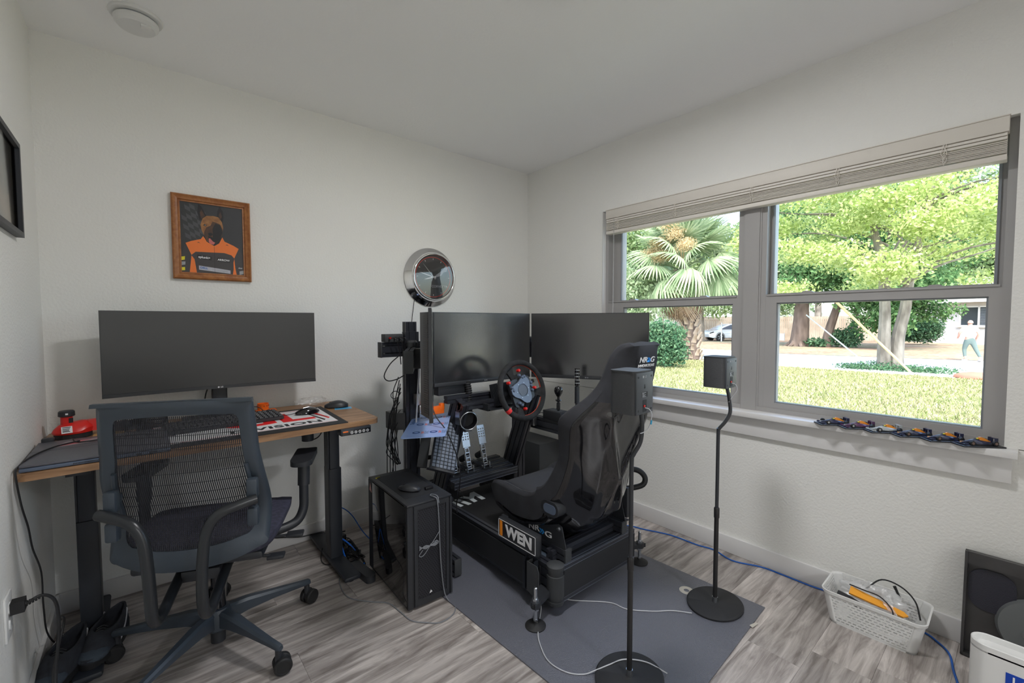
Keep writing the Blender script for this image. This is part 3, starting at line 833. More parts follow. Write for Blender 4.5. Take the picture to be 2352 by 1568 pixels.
flat('shirt_yoke', [(0.07, 0.415), (0.16, 0.45), (0.31, 0.49), (0.345, 0.535), (0.42, 0.45), (0.52, 0.405), (0.60, 0.45), (0.655, 0.545), (0.69, 0.485), (0.84, 0.435), (0.925, 0.395), (0.845, 0.245), (0.80, 0.29), (0.68, 0.315), (0.22, 0.30), (0.155, 0.25)], po, 2)
flat('sleeve_stripe', [(0.155, 0.245), (0.20, 0.19), (0.215, 0.10), (0.23, 0.0), (0.12, 0.0)], po, 2)
flat('sleeve_stripe', [(0.845, 0.24), (0.83, 0.18), (0.83, 0.08), (0.815, 0.0), (0.88, 0.0), (0.86, 0.1)], po, 2)
flat('shirt_zip', [(0.515, 0.0), (0.520, 0.0), (0.520, 0.40), (0.515, 0.40)], pblk, 3)
for u in (0.27, 0.73): flat('shirt_mark', [(u - 0.025, 0.43), (u, 0.445), (u + 0.03, 0.425), (u, 0.435)], pblk, 3)
flat('neck_shadow', [(0.355, 0.53), (0.40, 0.46), (0.52, 0.41), (0.60, 0.46), (0.645, 0.53), (0.60, 0.62), (0.40, 0.62)], pblk, 3)
flat('ear', [(0.30, 0.76), (0.265, 0.87), (0.285, 0.99), (0.335, 0.96), (0.405, 0.84), (0.42, 0.80)], pblk, 4)
flat('ear', [(0.57, 0.82), (0.585, 0.92), (0.625, 1.0), (0.675, 0.93), (0.685, 0.84), (0.66, 0.74)], pblk, 4)
flat('inner_ear', [(0.325, 0.78), (0.305, 0.87), (0.33, 0.92), (0.385, 0.83)], pbrown, 5)
flat('inner_ear', [(0.62, 0.79), (0.61, 0.87), (0.635, 0.92), (0.66, 0.85)], pbrown, 5)
flat('dog_head', [(0.31, 0.70), (0.345, 0.79), (0.41, 0.835), (0.52, 0.845), (0.60, 0.835), (0.655, 0.77), (0.675, 0.69), (0.655, 0.60), (0.62, 0.52), (0.55, 0.455), (0.475, 0.445), (0.41, 0.47), (0.355, 0.56), (0.325, 0.62)], ptan, 5)
flat('dark_muzzle', [(0.365, 0.60), (0.40, 0.665), (0.47, 0.70), (0.50, 0.76), (0.56, 0.755), (0.62, 0.735), (0.665, 0.66), (0.655, 0.58), (0.61, 0.50), (0.55, 0.45), (0.47, 0.445), (0.405, 0.48), (0.36, 0.55)], pbrown, 6)
flat('muzzle_shadow', [(0.50, 0.66), (0.55, 0.74), (0.63, 0.72), (0.66, 0.62), (0.615, 0.51), (0.55, 0.455), (0.50, 0.46)], pblk, 7)
flat('nose', [(0.425, 0.585), (0.475, 0.60), (0.505, 0.575), (0.47, 0.545), (0.435, 0.55)], pblk, 8)
flat('mouth', [(0.425, 0.545), (0.50, 0.53), (0.55, 0.47), (0.50, 0.435), (0.43, 0.47)], pblk, 8)
flat('tongue', [(0.432, 0.505), (0.452, 0.515), (0.50, 0.47), (0.535, 0.455), (0.51, 0.425), (0.46, 0.43), (0.435, 0.455)], ppink, 9)
flat('eye', [(0.355, 0.70), (0.375, 0.715), (0.40, 0.705), (0.40, 0.685), (0.365, 0.685)], pblk, 8)
flat('eye_glint', [(0.375, 0.70), (0.385, 0.703), (0.390, 0.695), (0.38, 0.692)], M['white_print'], 9)
flat('eye', [(0.57, 0.695), (0.60, 0.71), (0.62, 0.695), (0.59, 0.68)], pblk, 8)
flat('sponsor_patch', [(0.245, 0.205), (0.47, 0.19), (0.47, 0.245), (0.245, 0.262)], pblk, 3)
flat('sponsor_patch', [(0.565, 0.185), (0.77, 0.175), (0.77, 0.225), (0.565, 0.24)], pblk, 3)
flat('sponsor_strip', [(0.265, 0.045), (0.775, 0.01), (0.775, 0.06), (0.265, 0.105)], mat('print_pale', (0.50, 0.50, 0.56), 0.5), 3)
def ptxt(name, s, size, u, v, m=None, bold=0.0004, sx=1.0, tilt=0.0):
    text(name, s, size, m or M['white_print'], pr, (ix0 + u * iw, -0.01085, iz0 + v * ih), (1, 0, tilt), (-tilt, 0, 1), ext=0.0001, off=O, bold=bold, sx=sx)
ptxt('lettering', 'splunk>', 0.0155, 0.355, 0.226, tilt=-0.06)
ptxt('lettering', 'ARROW', 0.0135, 0.668, 0.206, tilt=-0.04)
ptxt('lettering', 'DELL', 0.014, 0.345, 0.072, mat('print_blue', (0.02, 0.12, 0.42), .5), tilt=-0.06)
ptxt('lettering', 'Technologies', 0.0135, 0.60, 0.048, M['grey_print'], bold=0, sx=0.93, tilt=-0.07)
ptxt('lettering', 'alteryx', 0.010, 0.945, 0.105, bold=0.0001, sx=.6)
flat('sleeve_patch', [(0.0, 0.165), (0.05, 0.175), (0.055, 0.225), (0.0, 0.215)], M['yellow'], 3)
flat('sleeve_patch', [(0.0, 0.095), (0.055, 0.105), (0.06, 0.15), (0.0, 0.145)], M['grey_print'], 3)
flat('sleeve_patch', [(0.0, 0.02), (0.05, 0.025), (0.05, 0.07), (0.0, 0.065)], M['yellow'], 3)
flat('sleeve_patch', [(0.93, 0.0), (1.0, 0.02), (1.0, 0.07), (0.93, 0.055)], M['grey_print'], 3)
b = nb(); box(b, px0 + 0.03, px1 - 0.03, -0.0135, -0.0128, pz0 + 0.03, pz1 - 0.03); obj('glazing', b, mix_glass('picture_glass', 0.04), t, O, smooth=False)

# wall clock
t = thing('wall_clock', 'round chrome-rimmed wall clock on the back wall above the monitors', 'clock', (-0.898, -0.002, 1.555))
b = nb(); lathe(b, [(0.186, 0), (0.195, 0.003), (0.197, 0.008), (0.188, 0.013), (0.190, 0.018), (0.180, 0.024), (0.182, 0.029), (0.171, 0.036), (0.173, 0.041), (0.163, 0.048), (0.165, 0.054), (0.158, 0.062), (0.155, 0.066), (0.150, 0.066), (0.147, 0.060), (0.147, 0.040)], (0, 0, 0), (0, -1, 0), 72, cap=False)
obj('chrome_rim', b, M['chrome'], t, angle=1.2)
b = nb(); cyl(b, (0, 0, 0), (0, -0.042, 0), 0.1475, seg=64); face = obj('dial', b, mat('dark_dial', (0.03, 0.03, 0.033), 0.4), t)
b = nb(); torus(b, (0, -0.0425, 0), (0, 1, 0), 0.133, 0.0022, 64, 6); obj('red_ring', b, mat('red_neon_ring', (0.75, 0.05, 0.03), 0.4), t)
b = nb()
for k in range(12):
    a = k * PI / 6; cyl(b, (0.115 * math.sin(a), -0.0435, 0.115 * math.cos(a)), (0.125 * math.sin(a), -0.0435, 0.125 * math.cos(a)), 0.002, seg=6)
obj('hour_marks', b, M['white_print'], face)
hm = M['white_print']
for nm, a, L, w in (('hour_hand', math.radians(255), 0.075, 0.004), ('minute_hand', math.radians(285), 0.108, 0.003), ('second_hand', math.radians(318), 0.118, 0.0012)):
    dx, dz = math.sin(a), math.cos(a)
    b = nb(); prism(b, [(-dx * 0.02 + dz * w, -dz * 0.02 - dx * w), (dx * L * 0.6 + dz * w, dz * L * 0.6 - dx * w), (dx * L, dz * L), (dx * L * 0.6 - dz * w, dz * L * 0.6 + dx * w), (-dx * 0.02 - dz * w, -dz * 0.02 + dx * w)], 'y', -0.047, -0.0462)
    obj(nm, b, hm, t, smooth=False)
b = nb(); prism(b, [(0.02, 0.0), (0.06, 0.012), (0.10, 0.06), (0.085, 0.062), (0.05, 0.035), (0.02, 0.015)], 'y', -0.0436, -0.0424)
prism(b, [(0.055, 0.03), (0.10, 0.085), (0.112, 0.08), (0.105, 0.045)], 'y', -0.0434, -0.0424); crest = obj('crossed_flag_emblem', b, M['grey_print'], face, smooth=False)
text('lettering', 'CORVETTE', 0.022, M['grey_print'], face, (0.045, -0.0437, -0.062), (1, 0, 0), (0, 0, 1), bold=0.0003, sx=1.1)
b = nb(); lathe(b, [(0.1475, 0.0575), (0.001, 0.0595)], (0, 0, 0), (0, -1, 0), 48, cap=False); obj('glass_cover', b, mix_glass('clock_glass', 0.42, rough=0.01), t)
b = nb(); tube(b, [(-1.02, -0.006, 1.40), (-1.035, -0.006, 1.3), (-1.05, -0.006, 1.18)], 0.002, 6, 3)
tag(obj('cable', b, M['cable']), 'thin cord hanging down the wall below the chrome clock', 'cable')

# picture on the left wall
t = thing('framed_picture', 'black-framed picture on the left wall, cut by the photo edge', 'picture', (XL + 0.001, -0.80, 1.695))
for s in 'tblr':
    b = nb(); moulding(b, -0.355, 0.355, -0.155, 0.155, [(0, 0), (0, 0.020), (0.016, 0.020), (0.016, 0)], s)
    xf(b, Matrix(((0, -1, 0, 0), (1, 0, 0, 0), (0, 0, 1, 0), (0, 0, 0, 1)))); obj('frame_bar', b, M['frame'], t)
b = nb(); box(b, 0.0, 0.008, -0.345, 0.345, -0.142, 0.142); p2 = obj('print', b, mat('print_misty', (0.40, 0.36, 0.31), 0.6, col2=(0.24, 0.27, 0.27), vscale=7), t, smooth=False)
b = nb(); prism(b, [(0.20, -0.142), (0.20, -0.05), (0.24, -0.03), (0.26, 0.03), (0.285, 0.05), (0.29, 0.142), (0.345, 0.142), (0.345, -0.142)], 'x', 0.008, 0.0086)
obj('pale_area', b, mat('print_beige', (0.46, 0.40, 0.33), 0.6), p2, smooth=False)
b = nb(); box(b, 0.010, 0.0106, -0.345, 0.345, -0.142, 0.142); obj('glazing', b, mix_glass('picture_glass_side', 0.01), t, smooth=False)

# ================================================================ office chair
CH = thing('office_chair', 'black mesh-back office chair with looped armrests at the desk', 'office chair', (-2.22, -0.66, 0), math.radians(-23))
cp = M['chairplastic']
legs = []
for k in range(5):
    a = math.radians(7.4 + 23 + 72 * k)
    R = Matrix.Rotation(a, 4, 'Z')
    b = nb()
    st = [(0.03, 0.020, 0.085, 0.150), (0.10, 0.021, 0.098, 0.148), (0.20, 0.017, 0.098, 0.132), (0.30, 0.013, 0.092, 0.116), (0.345, 0.012, 0.088, 0.110), (0.352, 0.009, 0.090, 0.106)]
    rings = []
    for r, w, z0, z1 in st:
        rings.append([b.verts.new(R @ V(p)) for p in ((r, -w, z0 + .004), (r, -w * .7, z0), (r, w * .7, z0), (r, w, z0 + .004), (r, w, z1 - .008), (r, w * .55, z1), (r, -w * .55, z1), (r, -w, z1 - .008))])
    skin_rings(b, rings)
    leg = obj('base_leg', b, cp, CH)
    b = nb()
    sw = math.radians([20, 75, 40, -30, 60][k])
    c0 = R @ V((0.338, 0, 0))
    d = V((math.cos(a + sw), math.sin(a + sw), 0)); n = V((-d.y, d.x, 0))
    cc = c0 + d * 0.012 + V((0, 0, 0.032))
    for s in (-1, 1):
        lathe(b, [(0.010, 0.006), (0.027, 0.006), (0.0305, 0.009), (0.0305, 0.022), (0.027, 0.027), (0.022, 0.0275), (0.021, 0.026), (0.001, 0.026)], cc, n * s, 26)
    cyl(b, cc - n * 0.02, cc + n * 0.02, 0.006, seg=10)
    obj('caster', b, M['rubber'], leg)
    b = nb(); cyl(b, c0 + V((0, 0, 0.05)), c0 + V((0, 0, 0.095)), 0.011, seg=14); cyl(b, cc, cc + V((0, 0, 0.036)), 0.0055, seg=10); 
    lathe(b, [(0.001, -0.006), (0.024, -0.006), (0.024, 0.006), (0.001, 0.006)], cc + V((0, 0, 0.004)), n, 20)
    obj('caster_fork', b, M['black'], leg)
b = nb(); lathe(b, [(0.036, 0.070), (0.045, 0.080), (0.047, 0.135), (0.038, 0.155), (0.030, 0.158)], (0, 0, 0), (0, 0, 1), 28); obj('hub', b, cp, CH)
b = nb(); cyl(b, (0, 0, 0.022), (0, 0, 0.09), 0.025, seg=24); obj('cylinder_end', b, M['black'], CH)
b = nb(); lathe(b, [(0.029, 0.15), (0.029, 0.235), (0.020, 0.24), (0.020, 0.36)], (0, 0, 0), (0, 0, 1), 22); obj('gas_lift', b, M['blackgloss'], CH)
b = nb(); box(b, -0.085, 0.085, -0.12, 0.12, 0.355, 0.400, bev=0.010); box(b, -0.06, 0.06, -0.155, -0.10, 0.345, 0.385, bev=0.006); obj('mechanism', b, M['black'], CH)
b = nb(); tube(b, [(0.07, 0.05, 0.375), (0.16, 0.06, 0.372), (0.245, 0.065, 0.372)], 0.006, 8, 3); box(b, 0.235, 0.30, 0.045, 0.090, 0.366, 0.378, bev=0.004); obj('height_lever', b, M['black'], CH)
b = nb(); tube(b, [(0.07, -0.05, 0.372), (0.15, -0.06, 0.362), (0.20, -0.06, 0.355)], 0.006, 8, 3); box(b, 0.19, 0.25, -0.08, -0.04, 0.345, 0.358, bev=0.004); obj('tilt_lever', b, M['black'], CH)
# seat: rounded cushion with waterfall front
b = nb()
nx, ny = 16, 16
def seat_pt(u, v, top):
    a = u * 0.245; y = 0.02 + v * 0.245
    m_ = (abs(u) ** 5 + abs(v) ** 5) ** 0.2 if (u or v) else 0
    k = max(abs(u), abs(v)); s = (k / m_) if m_ > 0 else 1
    a *= s; y = 0.02 + v * 0.245 * s
    fall = 0.03 * max(0, v - 0.4) ** 2 / 0.36
    if top: z = 0.497 - fall + 0.010 * (abs(u) ** 2) - 0.014 * (k ** 8)
    else: z = 0.425 + 0.016 * (k ** 6) - fall * 0.3
    return V((a * (1 if top else 0.93), y if top else 0.02 + (y - 0.02) * 0.93, z))
def quad_sheet(bm, f, nx, ny):
    g = [[bm.verts.new(f(-1 + 2 * i / nx, -1 + 2 * j / ny)) for i in range(nx + 1)] for j in range(ny + 1)]
    for j in range(ny):
        for i in range(nx): bm.faces.new((g[j][i], g[j][i + 1], g[j + 1][i + 1], g[j + 1][i]))
    return g
gt = quad_sheet(b, lambda u, v: seat_pt(u, v, True), nx, ny)
gb = quad_sheet(b, lambda u, v: seat_pt(u, v, False), nx, ny)
def rim(g, n): return [g[0][i] for i in range(n)] + [g[j][n] for j in range(n)] + [g[n][n - i] for i in range(n)] + [g[n - j][0] for j in range(n)]
ra, rb = rim(gt, nx), rim(gb, nx)
mid = [b.verts.new((p.co * 0.5 + q.co * 0.5) * 1.0 + V(((p.co.x) * 0.025, (p.co.y - .02) * 0.025, 0))) for p, q in zip(ra, rb)]
for A_, B_ in ((ra, mid), (mid, rb)):
    for i in range(len(A_)):
        j = (i + 1) % len(A_); b.faces.new((A_[i], A_[j], B_[j], B_[i]))
so = obj('seat_cushion', b, M['navyfab'], CH, angle=1.4)
b = nb(); box(b, -0.20, 0.20, -0.17, 0.21, 0.398, 0.430, bev=0.012); obj('seat_pan', b, M['black'], CH)
# backrest: local frame x, z with depth profile y(z, x)
def back_y(x, z):
    t_ = max(0.0, (z - 0.46) / 0.55)
    lumb = -0.235 + 0.055 * math.exp(-((z - 0.60) / 0.11) ** 2) - 0.055 * t_ ** 1.4
    return lumb - 0.040 * (1 - (x / 0.24) ** 2) + 0.012
def half_w(z):
    t_ = max(0.0, (z - 0.46) / 0.545)
    return 0.226 + 0.010 * math.sin(PI * min(1, t_ * 1.5)) - 0.018 * t_ ** 2
ZT, ZB = 1.002, 0.475
def inner_hw(z): return half_w(z) - 0.044
IZT, IZB = 0.958, 0.545
def bb_bot(x): return ZB - 0.035 + 0.045 * (abs(x) / 0.226) ** 2.5
# frame built as four swept bars
def bar(bm, pts_out, pts_in, th=0.020):
    rings = []
    for (xo, zo), (xi, zi) in zip(pts_out, pts_in):
        yo, yi = back_y(xo, max(zo, 0.45)), back_y(xi, max(zi, 0.45))
        rings.append([bm.verts.new(V(p)) for p in ((xo, yo - th * .35, zo), (xo * .6 + xi * .4, (yo * .6 + yi * .4) - th * .8, zo * .6 + zi * .4), (xi, yi - th * .3, zi), (xi, yi + th * .4, zi), (xo, yo + th * .4, zo))])
    skin_rings(bm, rings, cap=False)
    return rings
N = 60
def outer(tt):   # perimeter param 0..1 of rounded shape
    pass
def loop_pts(hwf, zt, zbf, rc, n=18):
    """closed loop, clockwise from top-left"""
    pts = []
    wt, = (hwf(zt),)
    for i in range(n):                       # top
        u = i / n; pts.append((-(wt - rc) + 2 * (wt - rc) * u, zt + 0.006 * math.sin(PI * u)))
    for k in range(5):
        a = PI / 2 * (k / 5); pts.append((hwf(zt) - rc + rc * math.sin(a), zt - rc + rc * math.cos(a)))
    zb_side = zbf(0.2) + rc * 1.8
    for i in range(n):
        z = zt - rc - (zt - rc - zb_side) * i / n; pts.append((hwf(z), z))
    w = hwf(zb_side)
    for i in range(7):
        a = PI / 2 * i / 7; pts.append((w - rc * 1.8 * (1 - math.cos(a)), zb_side - (zb_side - zbf(w - rc * 1.8)) * math.sin(a)))
    for i in range(n):
        x = (w - rc * 1.8) * (1 - 2 * i / n); pts.append((x, zbf(x)))
    for i in range(7):
        a = PI / 2 * i / 7; pts.append((-(w - rc * 1.8) - rc * 1.8 * math.sin(a), zbf(w - rc * 1.8) + (zb_side - zbf(w - rc * 1.8)) * (1 - math.cos(a))))
    for i in range(n):
        z = zb_side + (zt - rc - zb_side) * i / n; pts.append((-hwf(z), z))
    for k in range(5):
        a = PI / 2 * (k / 5); pts.append((-(hwf(zt) - rc + rc * math.cos(a)), zt - rc + rc * math.sin(a)))
    return pts
lo_ = loop_pts(half_w, ZT, bb_bot, 0.012)
li_ = loop_pts(inner_hw, IZT, lambda x: bb_bot(x) + 0.062, 0.018)
b = nb(); rg = bar(b, lo_, li_)
for i in range(5): b.faces.new((rg[-1][i], rg[-1][(i + 1) % 5], rg[0][(i + 1) % 5], rg[0][i]))
bk = obj('back_frame', b, cp, CH, angle=1.0)
b = nb()
for i, s in enumerate((-1, 1)):
    pass
prism(b, [(-half_w(ZT) - 0.006, ZT - 0.004), (half_w(ZT) + 0.006, ZT - 0.004), (half_w(ZT) + 0.004, ZT + 0.008), (-half_w(ZT) - 0.004, ZT + 0.008)], 'y', -0.008, 0.012)
for v in b.verts: v.co.y += back_y(0.15, ZT) - 0.006
obj('top_rail_lip', b, cp, bk, bevel=0.004)
# mesh: strands
b = nb()
nst = 66
for i in range(nst):
    fx = -1 + 2 * (i + 0.5) / nst
    rows = []
    for k in range(15):
        z0 = bb_bot(fx * 0.19) + 0.06; z = z0 + (IZT + 0.004 - z0) * k / 14
        w = inner_hw(z) + 0.002; x = fx * w; hw_ = w / nst * 0.60
        y = back_y(x, z) - 0.003
        rows.append((b.verts.new((x - hw_, y, z)), b.verts.new((x + hw_, y, z))))
    for r0, r1 in zip(rows[:-1], rows[1:]): b.faces.new((r0[0], r0[1], r1[1], r1[0]))
for k in range(84):
    z = bb_bot(0) + 0.065 + (IZT - bb_bot(0) - 0.066) * k / 83
    if z > 0.60 and k % (4 if z > 0.84 else 7): continue
    pr_ = []
    for i in range(13):
        x = (-1 + i / 6) * inner_hw(z); y = back_y(x, z) - 0.0015
        pr_.append((b.verts.new((x, y, z - 0.0009)), b.verts.new((x, y, z + 0.0009))))
    for r0, r1 in zip(pr_[:-1], pr_[1:]): b.faces.new((r0[0], r0[1], r1[1], r1[0]))
o = obj('back_mesh', b, M['mesh'], CH, smooth=True); o['kind'] = 'stuff'
for s in (-1, 1):
    b = nb(); pts = []
    for k in range(7):
        z = 0.585 + 0.20 * k / 6
        x = s * (inner_hw(z) + 0.002); pts.append((x, back_y(x, z) - 0.008, z))
    tube(b, pts, 0.012, 8, 3, flat=(1.0, 0.6)); obj('lumbar_rail', b, cp, CH)
    b = nb(); z = 0.70; x = s * (inner_hw(z) + 0.0); box(b, x - 0.013, x + 0.013, back_y(x, z) - 0.030, back_y(x, z) - 0.006, z - 0.012, z + 0.014, bev=0.004); obj('lumbar_slider', b, cp, CH)
    # bracket pads and looping tube
    b = nb()
    x = 0.200 if s > 0 else -0.186
    box(b, x - 0.017, x + 0.017, -0.296, -0.262, 0.668, 0.735, bev=0.008); box(b, x - 0.017, x + 0.017, -0.294, -0.262, 0.575, 0.636, bev=0.008)
    obj('back_bracket', b, cp, CH)
    b = nb()
    tube(b, [(s * 0.214, -0.292, 0.668), (s * 0.165, -0.315, 0.660), (s * 0.115, -0.335, 0.645), (s * 0.085, -0.342, 0.600), (s * 0.073, -0.345, 0.52), (s * 0.068, -0.345, 0.42), (s * 0.068, -0.338, 0.350), (s * 0.069, -0.315, 0.318), (s * 0.070, -0.270, 0.315), (s * 0.070, -0.18, 0.345), (s * 0.070, -0.11, 0.368)], 0.0165, 14, 5)
    obj('support_tube', b, mat('satin_black_tube', (0.018, 0.020, 0.023), 0.3, bump=0.06, bscale=800) if s < 0 else bpy.data.materials['satin_black_tube'], CH)
    # arm
    b = nb()
    tube(b, [(s * 0.12, 0.06, 0.385), (s * 0.20, 0.10, 0.382), (s * 0.262, 0.135, 0.395), (s * 0.287, 0.155, 0.44), (s * 0.290, 0.160, 0.50), (s * 0.290, 0.160, 0.555)], 0.019, 14, 5, flat=(1.0, 1.0)); arm = obj('arm_post', b, M['black'], CH)
    b = nb(); tube(b, [(s * 0.290, 0.160, 0.545), (s * 0.291, 0.165, 0.60), (s * 0.291, 0.17, 0.650)], 0.0245, 16, 4); obj('arm_sleeve', b, M['black'], arm)
    b = nb(); prism(b, rrect(0.085, 0.235, 0.034, 6, s * 0.291, 0.19), 'z', 0.648, 0.672)
    for v in b.verts:
        if v.co.z > 0.66: v.co.z -= 0.006 * (1 - ((v.co.x - s * .291) / .0425) ** 2)
    obj('arm_pad', b, M['black'], arm, bevel=0.006)

# ================================================================ shoes
def shoe(label, loc, rz, tilt=0):
    t = thing('sneaker', label, 'shoe', loc, rz, None)
    # sole
    def foot_outline(s=1.0, n=28):
        out = []
        for i in range(n):
            a = 2 * PI * i / n
            y = 0.142 * math.cos(a)
            w = 0.046 + 0.008 * math.cos(a) - 0.006 * math.cos(2 * a)
            sn = math.sin(a); x = w * math.copysign(abs(sn) ** 0.72, sn) + 0.006 * math.cos(a)
            out.append((x * s, y * (0.98 if s < 1 else 1)))
        return out
    b = nb(); prism(b, foot_outline(), 'z', 0.0, 0.022); obj('sole', b, M['rubber'], t, bevel=0.004)
    # upper: stacked outlines rising to the collar with opening at heel
    b = nb(); rings = []
    for f, z, sh in ((0.98, 0.020, 0), (0.97, 0.036, 0), (0.93, 0.052, 0.25), (0.86, 0.066, 0.55), (0.78, 0.078, 0.78)):
        rg = []
        for x, y in foot_outline():
            yy = y
            if y > 0: yy = y * (1 - 0.80 * sh)      # toe slopes back
            zz = z
            if y < -0.06 and sh > 0: zz += 0.006 * sh
            rg.append(b.verts.new((x * f, yy * (1 if y > 0 else 0.96), zz)))
        rings.append(rg)
    ins = [b.verts.new((v.co.x * 0.80, v.co.y * 0.90 - 0.004, v.co.z)) for v in rings[-1]]
    deep = [b.verts.new((v.co.x * 1.0, v.co.y * 0.95, 0.045)) for v in ins]
    skin_rings(b, rings + [ins, deep], cap=False); b.faces.new(deep)
    up = obj('upper', b, M['fabric'], t, angle=1.2)
    b = nb()
    for s in (-1, 1):
        prev = None; pts = []
        for k in range(8):
            f = k / 7; y = 0.035 - 0.13 * f; z = 0.030 + 0.040 * f ** 1.3
            wd = (0.046 + 0.008 * math.cos(math.acos(max(-1, min(1, y / 0.142)))) ) * math.sqrt(max(0.05, 1 - (y / 0.142) ** 2)) * (0.98 - 0.18 * f) + 0.010
            pts.append((s * wd + 0.004, y, z))
        tube(b, pts, 0.0095, 6, 3, flat=(0.35, 1.0))
    obj('white_stripe', b, M['white_print'], t)
    b = nb(); rings = []
    bmesh.ops.create_uvsphere(b, u_segments=18, v_segments=10, radius=1)
    for v in b.verts: v.co = V((0.004 + v.co.x * 0.046, 0.098 + v.co.y * 0.044, 0.030 + v.co.z * 0.024))
    obj('toe_cap', b, mat('slate_suede', (0.05, 0.065, 0.085), 0.9, bump=0.5, bscale=400), t)
    # leaping mark
    b = nb(); pl = frame_of((0.004, 0.064, 0.068), (-1, 0, 0), (0, -0.85, 0.5), (0, 0.5, 0.85))
    for p in ([(-0.014, 0.004), (-0.006, 0.006), (0.002, 0.001), (0.012, 0.008), (0.014, 0.006), (0.005, -0.003), (0.006, -0.012), (0.003, -0.012), (0.0, -0.003), (-0.006, 0.001)],):
        prism(b, p, 'z', 0.0, 0.0012, mtx=pl)
    obj('cat_mark', b, M['white_print'], t, smooth=False)
    b = nb()
    for k in range(4):
        y = 0.052 - 0.009 * k; z = 0.070 + 0.004 * k
        tube(b, [(-0.016, y, z - .003), (0, y - 0.003, z + 0.004), (0.018, y, z - .003)], 0.0026, 6, 3)
    obj('laces', b, M['blackmatte'], t)
    return t
shoe('black sneaker with white stripes beside the left desk leg, nearer the chair', (-2.548, -0.435, 0.037), math.radians(163))
shoe('black sneaker close to the left wall, at the bottom left corner', (-2.655, -0.500, 0.037), math.radians(165))
# ================================================================ rubber mat under the rig
t = thing('floor_mat', 'large black textured rubber mat under the racing rig', 'floor mat', (-0.90, -1.1, 0), math.radians(3.0))
b = nb(); prism(b, [(-0.50, -0.875), (0.49, -0.875), (0.50, 0.60), (-0.49, 0.60)], 'z', 0.0003, 0.0055)
mm = mat('embossed_rubber', (0.125, 0.130, 0.160), 0.30, bump=1.0, bscale=300, spec=1.0)
obj('mat_sheet', b, mm, t, smooth=False, bevel=0.0015)
O = t.location
mt_i = Matrix.Rotation(math.radians(-3.0), 4, 'Z')
def mloc(x, y): return mt_i @ V((x + 0.90, y + 1.1, 0))
cream = mat('cream_mat_print', (0.55, 0.52, 0.46), 0.6)
c0 = mloc(-0.512, -1.665)
b = nb(); torus(b, (c0.x, c0.y, 0.0056), (0, 0, 1), 0.022, 0.010, 28, 4)
for v in b.verts: v.co.z = 0.0056 if v.co.z < 0.0056 else 0.0060
obj('printed_ring', b, cream, t, smooth=False); b = nb()
c1 = mloc(-0.497, -1.716); prism(b, [(c1.x - 0.006, c1.y - 0.014), (c1.x + 0.012, c1.y - 0.012), (c1.x + 0.004, c1.y + 0.010)], 'z', 0.0054, 0.0060); obj('printed_stroke', b, cream, t, smooth=False); b = nb()
c1 = mloc(-0.525, -1.955); prism(b, [(c1.x - 0.020, c1.y - 0.010), (c1.x + 0.024, c1.y - 0.018), (c1.x + 0.026, c1.y - 0.008), (c1.x - 0.012, c1.y + 0.004)], 'z', 0.0054, 0.0060)
obj('printed_stroke', b, cream, t, smooth=False)
MZ = 0.0056

# ---------------------------------------------------------------- extruded profile helper
def extrusion(bm, axis, a0, a1, c, w, h, slots_w=1, slots_h=1, sl=0.008, dp=0.006):
    """slotted aluminium profile; c = centre in the two other axes, w along the first, h along the second"""
    def side(n, L):
        # returns breakpoints of the slots along a side of length L
        return [(-L / 2 + L * (2 * i + 1) / (2 * n)) for i in range(n)]
    pts = []
    def add(side_pts): pts.extend(side_pts)
    # bottom side (h=-h/2), going +w
    s = [(-w / 2, -h / 2)]
    for m_ in side(slots_w, w): s += [(m_ - sl / 2, -h / 2), (m_ - sl / 2, -h / 2 + dp), (m_ + sl / 2, -h / 2 + dp), (m_ + sl / 2, -h / 2)]
    s += [(w / 2, -h / 2)]
    for m_ in side(slots_h, h): s += [(w / 2, m_ - sl / 2), (w / 2 - dp, m_ - sl / 2), (w / 2 - dp, m_ + sl / 2), (w / 2, m_ + sl / 2)]
    s += [(w / 2, h / 2)]
    for m_ in reversed(side(slots_w, w)): s += [(m_ + sl / 2, h / 2), (m_ + sl / 2, h / 2 - dp), (m_ - sl / 2, h / 2 - dp), (m_ - sl / 2, h / 2)]
    s += [(-w / 2, h / 2)]
    for m_ in reversed(side(slots_h, h)): s += [(-w / 2, m_ + sl / 2), (-w / 2 + dp, m_ + sl / 2), (-w / 2 + dp, m_ - sl / 2), (-w / 2, m_ - sl / 2)]
    prism(bm, [(p[0] + c[0], p[1] + c[1]) for p in s], axis, a0, a1)

EX = M['extr']
RX0, RX1, RY0, RY1 = -1.112, -0.545, -1.402, -0.13
ZB_, ZT_ = 0.052, 0.212
SXC = -0.828
RG = thing('racing_rig_frame', 'black aluminium racing simulator frame standing on the rubber mat', 'racing rig', (-0.83, -0.80, MZ))
O = RG.location
for x in (RX0 + 0.02, RX1 - 0.02):
    b = nb(); extrusion(b, 'y', RY0 + 0.04, RY1, (x, (ZB_ + ZT_) / 2), 0.04, 0.16, 1, 4)
    r_ = obj('side_rail', b, EX, RG, O, smooth=False)
